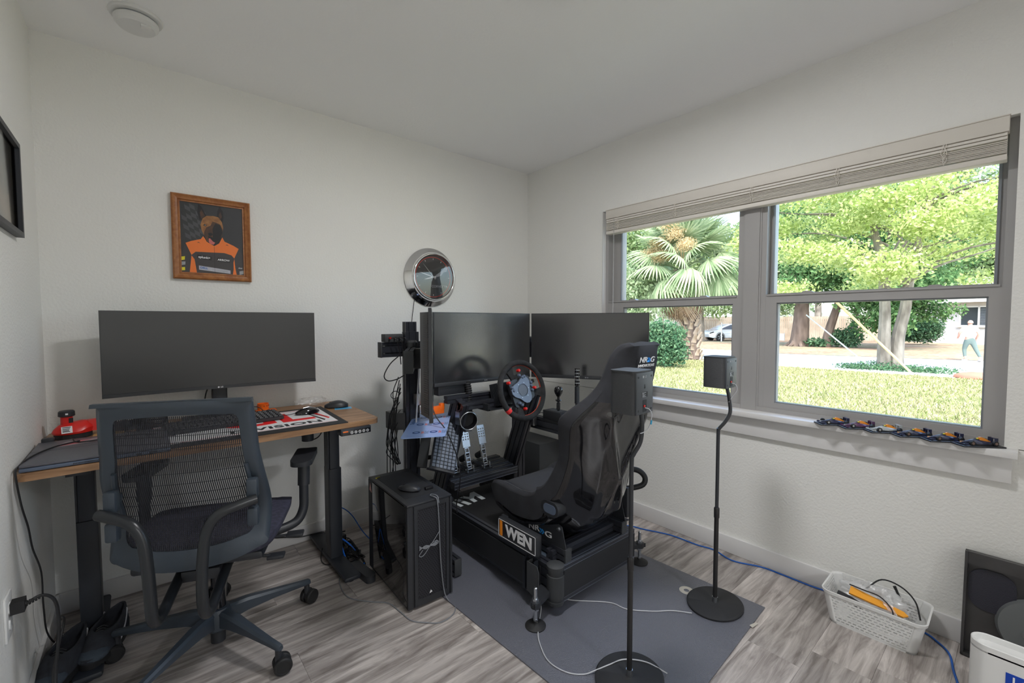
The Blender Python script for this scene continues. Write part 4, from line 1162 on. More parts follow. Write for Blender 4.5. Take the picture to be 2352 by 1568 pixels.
# outer cladding panel on the left rail
b = nb(); box(b, RX0 - 0.004, RX0, RY0 + 0.09, RY1 - 0.05, ZB_ + 0.012, ZT_ - 0.022); obj('side_panel', b, M['blackmatte'], RG, O)
b = nb(); box(b, RX0 - 0.001, RX0 + 0.002, RY0 + 0.05, RY1, ZT_ - 0.002, ZT_ + 0.0006); box(b, RX0 - 0.002, RX0 + 0.001, RY0 + 0.06, RY1, ZB_, ZB_ + 0.002); obj('rail_highlight_edge', b, mat('dim_edge_highlight', (0.09, 0.10, 0.12), 0.3, metal=0.5), RG, O)  # thin paler strips paint the edge highlights of the left rail
b = nb(); extrusion(b, 'x', RX0 + 0.045, RX1 - 0.0, (RY0 + 0.02, (ZB_ + ZT_) / 2), 0.04, 0.16, 1, 4, sl=0.002, dp=0.002)
obj('rear_crossbar', b, EX, RG, O, smooth=False)
b = nb(); box(b, RX0 + 0.05, RX1 - 0.002, RY0 - 0.003, RY0 + 0.001, ZB_ + 0.022, ZT_ - 0.022); obj('rear_cover', b, M['blackmatte'], RG, O, bevel=0.001)
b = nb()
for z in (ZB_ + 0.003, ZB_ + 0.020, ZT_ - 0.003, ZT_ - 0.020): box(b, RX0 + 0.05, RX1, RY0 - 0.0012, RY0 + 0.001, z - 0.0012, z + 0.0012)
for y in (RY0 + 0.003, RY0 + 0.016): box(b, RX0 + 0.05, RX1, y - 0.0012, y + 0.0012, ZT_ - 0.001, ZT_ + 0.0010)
obj('edge_highlights', b, M['extr_glint'], RG, O)  # highlight lines of the rear crossbar, painted as pale strips
b = nb(); extrusion(b, 'x', RX0 + 0.04, RX1 - 0.04, (RY1 - 0.02, 0.172), 0.04, 0.08, 1, 2); obj('front_crossbar', b, EX, RG, O, smooth=False)
# corner cap, rounded
b = nb(); lathe(b, [(0.036, ZB_ - 0.006), (0.038, ZB_ - 0.002), (0.038, ZB_ + 0.010), (0.033, ZB_ + 0.011), (0.033, ZB_ + 0.026), (0.038, ZB_ + 0.027), (0.038, ZT_ - 0.040), (0.033, ZT_ - 0.038), (0.033, ZT_ - 0.018), (0.038, ZT_ - 0.016), (0.038, ZT_ + 0.0), (0.024, ZT_ + 0.008), (0.001, ZT_ + 0.009)], (RX0 + 0.028, RY0 + 0.028, 0), (0, 0, 1), 30)
obj('corner_cap', b, M['greybox'], RG, O)
# levelling feet at three corners, on arms
for fx, fy, ax in ((-1.212, -1.385, RX0 - 0.0), (-0.472, -1.385, RX1)):
    b = nb(); s = 1 if ax > fx else -1
    prism(b, [(fx - s * 0.022, fy - 0.022), (ax + s * 0.0, fy - 0.03 + 0.04), (ax + s * 0.0, fy + 0.075), (fx + s * 0.005, fy + 0.028)], 'z', 0.088, 0.108)
    cyl(b, (fx, fy, 0.086), (fx, fy, 0.110), 0.021, seg=18)
    arm_ = obj('foot_arm', b, M['black'], RG, O, bevel=0.003)
    b = nb(); cyl(b, (fx, fy, 0.024), (fx, fy, 0.165), 0.0078, seg=14); cyl(b, (fx, fy, 0.165), (fx, fy, 0.169), 0.0078, 0.005, seg=14)
    cyl(b, (fx, fy, 0.110), (fx, fy, 0.123), 0.014, seg=6); cyl(b, (fx, fy, 0.072), (fx, fy, 0.084), 0.014, seg=6); cyl(b, (fx, fy, 0.020), (fx, fy, 0.038), 0.010, seg=6)
    obj('levelling_bolt', b, M['steel'], arm_, O)
    b = nb(); lathe(b, [(0.042, MZ), (0.043, MZ + 0.004), (0.034, MZ + 0.010), (0.012, MZ + 0.018), (0.010, MZ + 0.024)], (fx, fy, 0), (0, 0, 1), 26); obj('foot_pad', b, M['rubber'], arm_, O)
for fx in (RX0 + 0.02, RX1 - 0.02):
    b = nb(); lathe(b, [(0.020, MZ), (0.020, MZ + 0.01), (0.012, MZ + 0.012), (0.012, ZB_)], (fx, -0.25, 0), (0, 0, 1), 16); obj('front_foot', b, M['rubber'], RG, O)
# floor plate inside the rig with partial white letters
b = nb(); box(b, RX0 + 0.04, RX1 - 0.04, -1.36, -0.42, 0.200, 0.206); plate = obj('floor_plate', b, M['rubber'], RG, O, bevel=0.001)
def gl(pts):
    bb = nb(); prism(bb, [(x, y) for x, y in pts], 'z', 0.2061, 0.2066); obj('white_lettering', bb, mat('white_vinyl', (0.62, 0.66, 0.66), 0.5) if 'white_vinyl' not in bpy.data.materials else bpy.data.materials['white_vinyl'], plate, O, smooth=False)
gl([(-0.995, -0.492), (-0.962, -0.487), (-0.942, -0.520), (-0.905, -0.472), (-0.873, -0.470), (-0.880, -0.600), (-0.908, -0.600), (-0.905, -0.525), (-0.935, -0.556), (-0.938, -0.600), (-0.965, -0.602), (-0.962, -0.54)])
gl([(-1.036, -0.500), (-1.008, -0.496), (-0.985, -0.608), (-1.012, -0.612)])
gl([(-1.065, -0.515), (-1.050, -0.510), (-1.036, -0.600), (-1.060, -0.605)])
# black storage pockets outside the left rail
b = nb()
PX = RX0 - 0.004
def upocket(bm, y0, y1, z0, z1, d, th=0.003):
    box(bm, PX - d, PX, y0, y0 + th, z0, z1); box(bm, PX - d, PX, y1 - th, y1, z0, z1); box(bm, PX - d, PX, y0, y1, z0, z0 + th)
upocket(b, -1.300, -1.235, 0.065, 0.212, 0.026)
box(b, PX - 0.026, PX - 0.023, -1.242, -1.228, 0.065, 0.212)
obj('holster', b, M['frame'], RG, O, bevel=0.001)
b = nb(); prism(b, [(-1.262, 0.205), (-1.262, 0.075), (-1.334, 0.055), (-1.338, 0.180), (-1.325, 0.205)], 'x', PX - 0.034, PX - 0.030)
box(b, PX - 0.032, PX, -1.266, -1.262, 0.07, 0.205)
obj('holster_flap', b, M['greybox'], RG, O, bevel=0.001)
# seat cross members
for y in (-1.325, -1.08):
    b = nb(); extrusion(b, 'x', RX0 + 0.04, RX1 - 0.03, (y, 0.232), 0.04, 0.04); obj('seat_crossbar', b, EX, RG, O, smooth=False)
# slide rails with end block
for x in (-1.030, -0.626):
    b = nb(); extrusion(b, 'y', -1.392, -0.98, (x, 0.242), 0.036, 0.050); obj('seat_slide', b, EX, RG, O, smooth=False)
    b = nb(); box(b, x - 0.019, x + 0.019, -1.400, -1.392, 0.214, 0.270); obj('end_cap', b, M['greybox'], RG, O, bevel=0.002)
    # side bracket
    xs = x - 0.012 if x < SXC else x + 0.012
    b = nb(); prism(b, [(-0.995, 0.262), (-1.035, 0.365), (-1.055, 0.368), (-1.10, 0.318), (-1.135, 0.305), (-1.255, 0.330), (-1.352, 0.368), (-1.372, 0.362), (-1.392, 0.290), (-1.396, 0.266)], 'x', xs - 0.002, xs + 0.002)
    box(b, xs, xs + 0.035, -1.396, -1.30, 0.264, 0.268)
    br = obj('seat_bracket', b, M['black'], RG, O, bevel=0.0008)
    sg = -1 if x < SXC else 1
    for yy, zz in ((-1.048, 0.352), (-1.356, 0.350)):
        b = nb(); cyl(b, (xs, yy, zz), (xs + sg * 0.006, yy, zz), 0.011, seg=6); cyl(b, (xs + sg * 0.006, yy, zz), (xs + sg * 0.012, yy, zz), 0.007, seg=14)
        obj('bracket_bolt', b, M['steel'], br, O)
    if sg < 0:
        text('lettering', 'NR', 0.036, M['white_print'], br, (xs - 0.0026, -1.195, 0.300), (0, -1, 0.10), (0, 0.10, 1), off=O, sx=1.5, bold=0.0006)
        b = nb()
        for k in range(2): prism(b, [(-1.232 - 0.014 * k, 0.288), (-1.240 - 0.014 * k, 0.288), (-1.250 - 0.014 * k, 0.299), (-1.240 - 0.014 * k, 0.310), (-1.232 - 0.014 * k, 0.310), (-1.242 - 0.014 * k, 0.299)], 'x', xs - 0.0032, xs - 0.002)
        obj('blue_chevron', b, M['blue_print'], br, O, smooth=False)
        text('lettering', 'G', 0.036, M['white_print'], br, (xs - 0.0026, -1.290, 0.299), (0, -1, 0.06), (0, 0.06, 1), off=O, sx=1.8, bold=0.0006)
# grey-blue plate on floor plate
b = nb(); box(b, -1.068, -0.985, -1.34, -1.22, 0.2062, 0.2095); obj('cover_plate', b, mat('slate_plate', (0.09, 0.12, 0.16), 0.4), RG, O, smooth=False)
# wheel-deck uprights, leaning
def upright(x):
    b = nb(); lean = math.atan2(0.20, 0.50)
    extrusion(b, 'z', 0, 0.66, (0, 0), 0.04, 0.12, 1, 3)
    Mx = Matrix.Translation(V((x, -0.415, 0.212))) @ Matrix.Rotation(lean, 4, 'X')
    xf(b, Mx); 
    obj('upright', b, EX, RG, O, smooth=False)
upright(-0.565); upright(-1.092)
b = nb(); extrusion(b, 'x', RX0, RX1 + 0.0, (-0.680, 0.795), 0.04, 0.04); obj('wheel_deck_bar', b, EX, RG, O, smooth=False)
b = nb(); extrusion(b, 'x', RX0 - 0.05, RX1 - 0.12, (-0.62, 0.83), 0.04, 0.04); obj('wheel_deck_bar', b, EX, RG, O, smooth=False)
b = nb(); box(b, -0.965, -0.755, -0.745, -0.60, 0.762, 0.770); box(b, -0.97, -0.955, -0.745, -0.60, 0.762, 0.80); obj('wheel_mount_plate', b, M['black'], RG, O, bevel=0.002)
b = nb(); box(b, -0.548, -0.52, -0.66, -0.60, 0.60, 0.67, bev=0.002); obj('arm_bracket', b, M['alu'], RG, O)
# side arm for shifter
b = nb(); extrusion(b, 'y', -1.05, -0.60, (-0.490, 0.615), 0.04, 0.08, 1, 2, sl=0.009); obj('side_arm', b, EX, RG, O, smooth=False)
b = nb(); box(b, -0.512, -0.468, -0.602, -0.597, 0.575, 0.655); obj('end_cap', b, M['black'], RG, O)
# pedal deck
for k in range(5):
    b = nb(); extrusion(b, 'x', -1.098, -0.632, (-0.582 + 0.044 * k, 0.330 + 0.006 * k), 0.042, 0.040, 2, 1, sl=0.006, dp=0.004); obj('pedal_deck_slat', b, EX, RG, O, smooth=False)
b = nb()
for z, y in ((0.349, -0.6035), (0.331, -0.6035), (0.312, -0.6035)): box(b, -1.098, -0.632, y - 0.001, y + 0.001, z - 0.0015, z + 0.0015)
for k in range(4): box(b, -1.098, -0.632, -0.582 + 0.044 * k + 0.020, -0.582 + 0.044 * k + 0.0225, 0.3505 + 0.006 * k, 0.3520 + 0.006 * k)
obj('edge_highlights', b, M['extr_glint'], RG, O)  # light catching the slat edges, put in as pale strips
for x in (-1.075, -0.655):
    b = nb(); extrusion(b, 'z', 0.206, 0.315, (x, -0.50), 0.04, 0.04); obj('deck_post', b, EX, RG, O, smooth=False)
    b = nb(); box(b, x - 0.003, x + 0.003, -0.60, -0.38, 0.25, 0.35); obj('deck_side_plate', b, M['black'], RG, O)

# ---------------------------------------------------------------- name plate on the rail
t = thing('light_box_sign', 'small black lightbox sign reading IWEN clipped to the rig', 'sign', (-1.105, -1.19, 0.24))
O2 = V(t.location)
sx0, sy0, sy1 = -1.146, -1.318, -1.055
sz0, sz1 = 0.240, 0.330
b = nb(); box(b, sx0, sx0 + 0.034, sy0, sy1, sz0, sz1, bev=0.004); hs_ = obj('housing', b, M['black'], t, O2)
b = nb(); box(b, sx0 + 0.034, sx0 + 0.05, sy1 - 0.02, sy1 + 0.02, 0.225, 0.325, bev=0.003); obj('mounting_clip', b, M['black'], t, O2)
b = nb(); box(b, sx0 + 0.034, -1.09, -1.29, -1.25, 0.213, 0.26); obj('mounting_clip', b, M['black'], t, O2)
b = nb()
yo, zo = (sy0 + sy1) / 2, (sz0 + sz1) / 2
def outline_yz(bm, w, h, r, th, x0, x1):
    o_ = rrect(w, h, r, 4, yo, zo); i_ = rrect(w - 2 * th, h - 2 * th, max(r - th, 0.0008), 4, yo, zo)
    A = [bm.verts.new((x0, p[0], p[1])) for p in o_]; B_ = [bm.verts.new((x0, p[0], p[1])) for p in i_]
    C_ = [bm.verts.new((x1, p[0], p[1])) for p in o_]; D_ = [bm.verts.new((x1, p[0], p[1])) for p in i_]
    n = len(A)
    for i in range(n):
        j = (i + 1) % n
        bm.faces.new((A[i], A[j], B_[j], B_[i])); bm.faces.new((C_[i], C_[j], D_[j], D_[i])); bm.faces.new((A[i], A[j], C_[j], C_[i])); bm.faces.new((B_[i], B_[j], D_[j], D_[i]))
outline_yz(b, 0.255, 0.082, 0.005, 0.0028, sx0 - 0.001, sx0 + 0.0004)
obj('border_line', b, M['white_print'], t, O2, smooth=False)
b = nb(); box(b, sx0 - 0.0012, sx0 + 0.0003, sy1 - 0.032, sy1 - 0.014, sz0 + 0.010, sz1 - 0.010); obj('orange_bar', b, mat('sign_orange', (0.95, 0.30, 0.02), 0.5), t, O2, smooth=False)
text('lettering', 'WEN', 0.070, M['white_print'], t, (sx0 - 0.0008, yo - 0.016, zo - 0.001), (0, -1, 0), (0, 0, 1), off=O2, bold=0.0030, sx=1.10)

# ---------------------------------------------------------------- bucket seat
st = thing('racing_chair', 'black fixed-back bucket racing seat with a glossy shell', 'racing seat', (SXC, -1.25, 0.26))
O3 = V(st.location)
# centre y, centre z, normal (y,z), half width, wing height, shell thickness
S = [(-0.893, 0.360, 0.40, 0.90, 0.198, 0.008, 0.026),
     (-0.886, 0.394, 0.34, 0.94, 0.220, 0.020, 0.078),
     (-0.935, 0.414, 0.10, 1.0, 0.232, 0.034, 0.105),
     (-1.06, 0.392, 0.08, 1.0, 0.236, 0.052, 0.110),
     (-1.18, 0.370, 0.15, 1.0, 0.238, 0.082, 0.104),
     (-1.28, 0.368, 0.38, 0.92, 0.240, 0.125, 0.105),
     (-1.345, 0.420, 0.80, 0.60, 0.240, 0.135, 0.105),
     (-1.385, 0.500, 0.97, 0.22, 0.236, 0.110, 0.100),
     (-1.410, 0.590, 0.985, 0.16, 0.232, 0.080, 0.098),
     (-1.435, 0.680, 0.985, 0.16, 0.236, 0.066, 0.090),
     (-1.460, 0.765, 0.98, 0.18, 0.250, 0.083, 0.085),
     (-1.480, 0.825, 0.97, 0.22, 0.258, 0.090, 0.080),
     (-1.500, 0.875, 0.97, 0.22, 0.240, 0.065, 0.078),
     (-1.524, 0.935, 0.965, 0.25, 0.196, 0.034, 0.080),
     (-1.546, 1.000, 0.965, 0.26, 0.160, 0.022, 0.084),
     (-1.564, 1.070, 0.965, 0.26, 0.145, 0.018, 0.086),
     (-1.578, 1.125, 0.955, 0.298, 0.136, 0.010, 0.084),
     (-1.598, 1.158, 0.907, 0.42, 0.118, 0.002, 0.062),
     (-1.622, 1.168, 0.917, 0.40, 0.094, 0.000, 0.026)]
NI = 13
def section(s, low=0.0):
    cy, cz, ny_, nz_, hw, wh, th = s
    L = math.hypot(ny_, nz_); n = V((0, ny_ / L, nz_ / L)); c = V((SXC, cy, cz)); X = V((1, 0, 0))
    inner = []
    for i in range(NI):
        u = -1 + 2 * i / (NI - 1)
        h = wh * (abs(u) ** 2.6) + 0.010 * math.exp(-(u / 0.55) ** 2)
        inner.append(c + X * (u * (hw - 0.026)) + n * h)
    edge_r = [c + X * (hw - 0.008) + n * (wh + 0.006), c + X * (hw + 0.004) + n * (wh - 0.008), c + X * (hw + 0.002) + n * ((wh * 0.62 - 0.020) * (1 - low) + low * -th * 0.30)]
    outer_ = []
    for i in range(NI):
        u = 1 - 2 * i / (NI - 1)
        k = abs(u) ** 3.2
        d = -th * (1 - k) + ((wh * 0.45 - 0.028) * (1 - low) + low * -th * 0.88) * k
        w = hw * (0.80 + 0.19 * k) if abs(u) > 0.6 else hw * 0.94
        rel = 0.0
        outer_.append(c + X * (u * w * 1.0) + n * (d + rel))
    edge_l = [V((2 * SXC - p.x, p.y, p.z)) for p in reversed(edge_r)]
    return inner, edge_r, outer_, edge_l
def interp(S, k=3):
    out = []
    A = [np.array(s) for s in S]; A = [2 * A[0] - A[1]] + A + [2 * A[-1] - A[-2]]
    for i in range(1, len(A) - 2):
        a, b_, c, d = A[i - 1:i + 3]
        for j in range(k):
            t_ = j / k
            out.append(tuple(0.5 * ((2 * b_) + (c - a) * t_ + (2 * a - 5 * b_ + 4 * c - d) * t_ * t_ + (-a + 3 * b_ - 3 * c + d) * t_ ** 3)))
    out.append(tuple(A[-2]))
    return out
SS = interp(S)
K_SHELL_END = 3 * 13            # beyond this station the rear is covered with fabric as well
def sheet(bm, rows):
    g = [[bm.verts.new(p) for p in r] for r in rows]
    for a, c in zip(g[:-1], g[1:]):
        for i in range(len(a) - 1): bm.faces.new((a[i], a[i + 1], c[i + 1], c[i]))
    return g
cover_rows, shell_rows, head_rows = [], [], []
def lowf(k): return max(0.0, min(1.0, (17 - k) / 8.0))
for k, s in enumerate(SS):
    inner, er, ou, el = section(s, lowf(k))
    cover_rows.append(el[:] + inner + er)
    # relief of the moulded back: raised ribs in an X and recessed panels
    ou2 = []
    for i, p in enumerate(ou):
        u = 1 - 2 * i / (NI - 1)
        ou2.append(p)
    shell_rows.append([er[-1]] + ou2 + [el[0]])
b = nb(); sheet(b, cover_rows); bmesh.ops.contextual_create(b, geom=[]) if False else None
cv = obj('seat_cover', b, M['seatfab'], st, O3, angle=1.3)
b = nb(); sheet(b, shell_rows[:K_SHELL_END + 1])
bmesh.ops.subdivide_edges(b, edges=b.edges[:], cuts=2, use_grid_fill=True)
b.normal_update()
for v in b.verts:
    x = (v.co.x - SXC); z = v.co.z; y = v.co.y
    if z > 0.30 and y < -1.44:
        d = 0
        for (x0, z0, x1, z1, w) in ((-0.14, 0.86, -0.01, 0.56, 0.022), (0.14, 0.86, 0.01, 0.56, 0.022), (-0.01, 0.56, -0.10, 0.32, 0.022), (0.01, 0.56, 0.10, 0.32, 0.022)):
            px_, pz_ = x - x0, z - z0; L2 = (x1 - x0) ** 2 + (z1 - z0) ** 2
            t_ = max(0, min(1, (px_ * (x1 - x0) + pz_ * (z1 - z0)) / L2)); dist = math.hypot(px_ - t_ * (x1 - x0), pz_ - t_ * (z1 - z0))
            d = max(d, math.exp(-(dist / w) ** 2))
        fade = max(0, min(1, (0.205 - abs(x)) / 0.08))
        v.co.y -= 0.015 * d * fade
sh = obj('shell', b, M['blackgloss'], st, O3, angle=1.5)
b = nb(); sheet(b, shell_rows[K_SHELL_END:])
# close the crown
topc = cover_rows[-1]
obj('headrest_back', b, M['seatfab'], st, O3, angle=1.5)
b = nb(); loop = [b.verts.new(p) for p in cover_rows[-1] + shell_rows[-1][1:-1]]; b.faces.new(loop); obj('crown_panel', b, M['seatfab'], st, O3)
b = nb(); loop = [b.verts.new(p) for p in cover_rows[0] + shell_rows[0][1:-1]]; b.faces.new(loop); obj('front_panel', b, M['seatfab'], st, O3)
# side fabric skirt: the fabric wraps round the wing outside
b = nb(); rows = []
for k in range(0, K_SHELL_END + 3):
    inner, er, ou, el = section(SS[k], lowf(k))
    a = el[0]; c_ = ou[-2]
    out = V((-0.0022, 0, 0))
    f = 0.75 if k > 20 else (0.50 + 0.5 * max(0, (7 - k) / 6))
    rows.append([el[1] + out, el[0] + out, el[0].lerp(ou[-1], f) + out])
sheet(b, rows); obj('wing_skirt', b, M['seatfab'], st, O3)
b = nb(); rows = []
for k in range(0, K_SHELL_END + 3):
    inner, er, ou, el = section(SS[k], lowf(k)); out = V((0.0022, 0, 0))
    rows.append([er[1] + out, er[2] + out, er[2].lerp(ou[0], 0.55 + 0.45 * max(0, (7 - k) / 6)) + out])
sheet(b, rows); obj('wing_skirt', b, M['seatfab'], st, O3)
# seat cushion
b = nb()
def cush(u, v):
    y = -1.125 + v * 0.205
    k = max(abs(u), abs(v))
    return V((SXC + u * (0.165 + 0.01 * v), y, 0.408 + 0.022 * (1 - k ** 6) + (y + 1.125) * 0.10))
quad_sheet(b, cush, 14, 14)
cu_ = obj('seat_cushion', b, mat('cushion_fabric', (0.050, 0.052, 0.060), 0.95, bump=0.4, bscale=1300), st, O3, angle=1.4)
so_ = cu_.modifiers.new('s', 'SOLIDIFY'); so_.thickness = 0.03; so_.offset = -1
# piping along wing
b = nb()
tube(b, [r[3] + V((0.002, 0, 0.001)) for r in cover_rows[4:-2:3]], 0.0016, 5, 2)
tube(b, [r[-4] + V((-0.002, 0, 0.001)) for r in cover_rows[4:-2:3]], 0.0016, 5, 2)
obj('piping', b, mat('grey_piping', (0.10, 0.10, 0.11), 0.8), cv, O3)
# side slot in the shell (harness opening)
b = nb()
def oval(bm, w, h, r, x0, x1, cy, cz, th=None):
    prism(bm, rrect(w, h, r, 5, cy, cz), 'x', x0, x1)
sxl = SXC - 0.236
oval(b, 0.105, 0.066, 0.030, sxl - 0.010, sxl + 0.040, -1.325, 0.437); slot = obj('harness_slot', b, M['black'], st, O3, bevel=0.004)
b = nb(); oval(b, 0.074, 0.040, 0.018, sxl - 0.0118, sxl + 0.02, -1.327, 0.437); obj('slot_opening', b, M['laptopside'], slot, O3, bevel=0.003)
text('lettering', 'NR', 0.032, M['white_print'], st, (SXC - 0.055, -1.6640, 1.100), (1, 0, 0), (0, -0.28, 1), off=O3, bold=0.0007, sx=1.25)
b = nb()
for k in range(2):
    xx = SXC - 0.026 + 0.008 * k; prism(b, [(xx, 1.091), (xx + 0.004, 1.091), (xx + 0.010, 1.100), (xx + 0.004, 1.109), (xx, 1.109), (xx + 0.006, 1.100)], 'y', -1.6665, -1.660)
obj('blue_chevron', b, M['blue_print'], st, O3, smooth=False)
text('lettering', 'G', 0.032, M['white_print'], st, (SXC + 0.008, -1.6640, 1.100), (1, 0, 0), (0, -0.28, 1), off=O3, bold=0.0007, sx=1.3)
text('lettering', 'INNOVATIONS', 0.0160, M['white_print'], st, (SXC - 0.025, -1.6560, 1.076), (1, 0, 0), (0, -0.28, 1), off=O3, bold=0.0004, sx=1.05)
# looped lever on the right of the seat
b = nb(); tube(b, [(-0.58, -1.34, 0.50), (-0.55, -1.38, 0.512), (-0.525, -1.415, 0.505), (-0.512, -1.438, 0.475), (-0.525, -1.435, 0.442), (-0.56, -1.40, 0.425), (-0.59, -1.37, 0.42)], 0.0135, 10, 4)
b2 = thing('grab_handle', 'padded black loop handle at the right side of the racing seat', 'handle', (-0.55, -1.40, 0.40))
obj('padded_loop', b, M['rubber'], b2, V(b2.location))
b = nb(); box(b, -0.600, -0.575, -1.395, -1.345, 0.28, 0.43, bev=0.003); obj('mount', b, M['black'], b2, V(b2.location))

# ---------------------------------------------------------------- steering wheel and base
tw = thing('steering_wheel', 'black suede steering wheel with red buttons on its wheelbase', 'steering wheel', (-0.828, -0.870, 0.880))
tl = math.radians(14)          # wheel plane tilted
AX = V((0, -math.cos(tl), math.sin(tl)))       # toward the driver
UP = V((0, math.sin(tl), math.cos(tl)))
RT = V((1, 0, 0))
ROLLW = math.radians(-12)
UPr = UP * math.cos(ROLLW) + RT * math.sin(ROLLW)
RTr = RT * math.cos(ROLLW) - UP * math.sin(ROLLW)
WM = Matrix((RTr, UPr, AX)).transposed().to_4x4()
def wpart(name, b, m, par=None, **kw):
    xf(b, WM); return obj(name, b, m, par or tw, **kw)
b = nb(); torus(b, (0, 0, 0), (0, 0, 1), 0.153, 0.0158, 72, 14); wpart('rim', b, M['suede'])
b = nb(); torus(b, (0, 0, 0), (0, 0, 1), 0.1385, 0.0030, 72, 6); wpart('rim_stitching', b, M['redstitch'])
b = nb(); torus(b, (0, 0, 0), (0, 0, 1), 0.153, 0.0166, 40, 14, a0=math.radians(-6) + PI / 2 + math.radians(30), a1=math.radians(2) + PI / 2 + math.radians(30), ref=(0, 1, 0)); wpart('centre_band', b, mat('red_band', (0.75, 0.03, 0.03), 0.6))
for a in (90, 222, 318):
    b = nb(); aa = math.radians(a + 20); d = V((math.cos(aa), math.sin(aa), 0)); n = V((-d.y, d.x, 0))
    for r0, r1, w0, w1 in ((0.055, 0.145, 0.017, 0.026),):
        rings = []
        for r, w, z in ((0.05, 0.016, -0.020), (0.09, 0.015, -0.014), (0.12, 0.020, -0.006), (0.145, 0.032, 0)):
            c_ = d * r + V((0, 0, z)); rings.append([b.verts.new(c_ + n * (w * cx) + V((0, 0, 0.006 * cz))) for cx, cz in ((-1, -1), (1, -1), (1, 1), (-1, 1))])
        skin_rings(b, rings)
    wpart('spoke', b, M['suede'], bevel=0.002)
plate_pts = []
for k in range(24):
    a = 2 * PI * k / 24; r = 0.066 + 0.014 * math.cos(3 * a - PI / 2 - 1.0)
    plate_pts.append((r * math.cos(a), r * math.sin(a)))
b = nb(); prism(b, plate_pts, 'z', -0.004, 0.006); fp = wpart('button_plate', b, mat('grey_anodised', (0.14, 0.16, 0.20), 0.35, metal=0.4), bevel=0.0015)
b = nb(); prism(b, rrect(0.070, 0.150, 0.02, 4, -0.040, -0.005), 'z', -0.022, -0.005); prism(b, rrect(0.075, 0.13, 0.02, 4, 0.045, 0.0), 'z', -0.022, -0.005); wpart('button_box', b, M['black'], bevel=0.003)
b = nb(); cyl(b, (0, 0, 0.006), (0, 0, 0.0075), 0.030, seg=36); wpart('centre_disc', b, mat('slate_disc', (0.10, 0.115, 0.145), 0.4), fp)
b = nb(); torus(b, (0, 0, 0.0065), (0, 0, 1), 0.033, 0.0015, 36, 6); wpart('centre_ring', b, M['blackgloss'], fp)
for k in range(6):
    a = PI / 3 * k; b = nb(); cyl(b, (0.042 * math.cos(a), 0.042 * math.sin(a), 0.006), (0.042 * math.cos(a), 0.042 * math.sin(a), 0.008), 0.0025, seg=8); wpart('screw', b, M['steel'], fp)
for (u, v) in ((-0.066, 0.034), (-0.062, 0.016), (-0.048, -0.060), (-0.036, -0.074), (0.010, 0.082), (0.026, 0.066), (0.040, 0.068), (0.075, 0.022), (0.070, 0.006), (0.068, -0.020)):
    b = nb(); lathe(b, [(0.0085, -0.004), (0.0085, 0.006), (0.0065, 0.010), (0.001, 0.0115)], (u, v, 0), (0, 0, 1), 14); wpart('thumb_button', b, M['laptopside'])
for (u, v) in ((-0.078, 0.064), (0.016, 0.108), (0.090, -0.014), (-0.022, -0.100)):
    b = nb(); lathe(b, [(0.0085, -0.008), (0.009, 0.007), (0.007, 0.012), (0.001, 0.013)], (u, v, 0), (0, 0, 1), 10); wpart('red_knob', b, M['red'], smooth=False)
for (u, v) in ((-0.104, 0.075), (0.118, 0.02)):
    b = nb(); prism(b, rrect(0.036, 0.020, 0.004, 3, u, v), 'z', -0.040, -0.034); wpart('shift_paddle', b, M['alu'])
b = nb(); cyl(b, (0, 0, -0.085), (0, 0, -0.004), 0.030, seg=28); cyl(b, (0, 0, -0.060), (0, 0, -0.045), 0.040, seg=28); wpart('hub', b, M['black'])
b = nb(); box(b, -0.062, 0.062, -0.06, 0.06, -0.115, -0.085)
for z in range(9): box(b, -0.065, 0.065, -0.063, 0.063, -0.125 - 0.010 * z, -0.120 - 0.010 * z)
box(b, -0.055, 0.055, -0.055, 0.055, -0.215, -0.11)
xf(b, Matrix((RT, UP, AX)).transposed().to_4x4()); obj('wheelbase', b, M['black'], tw, bevel=0.0015)

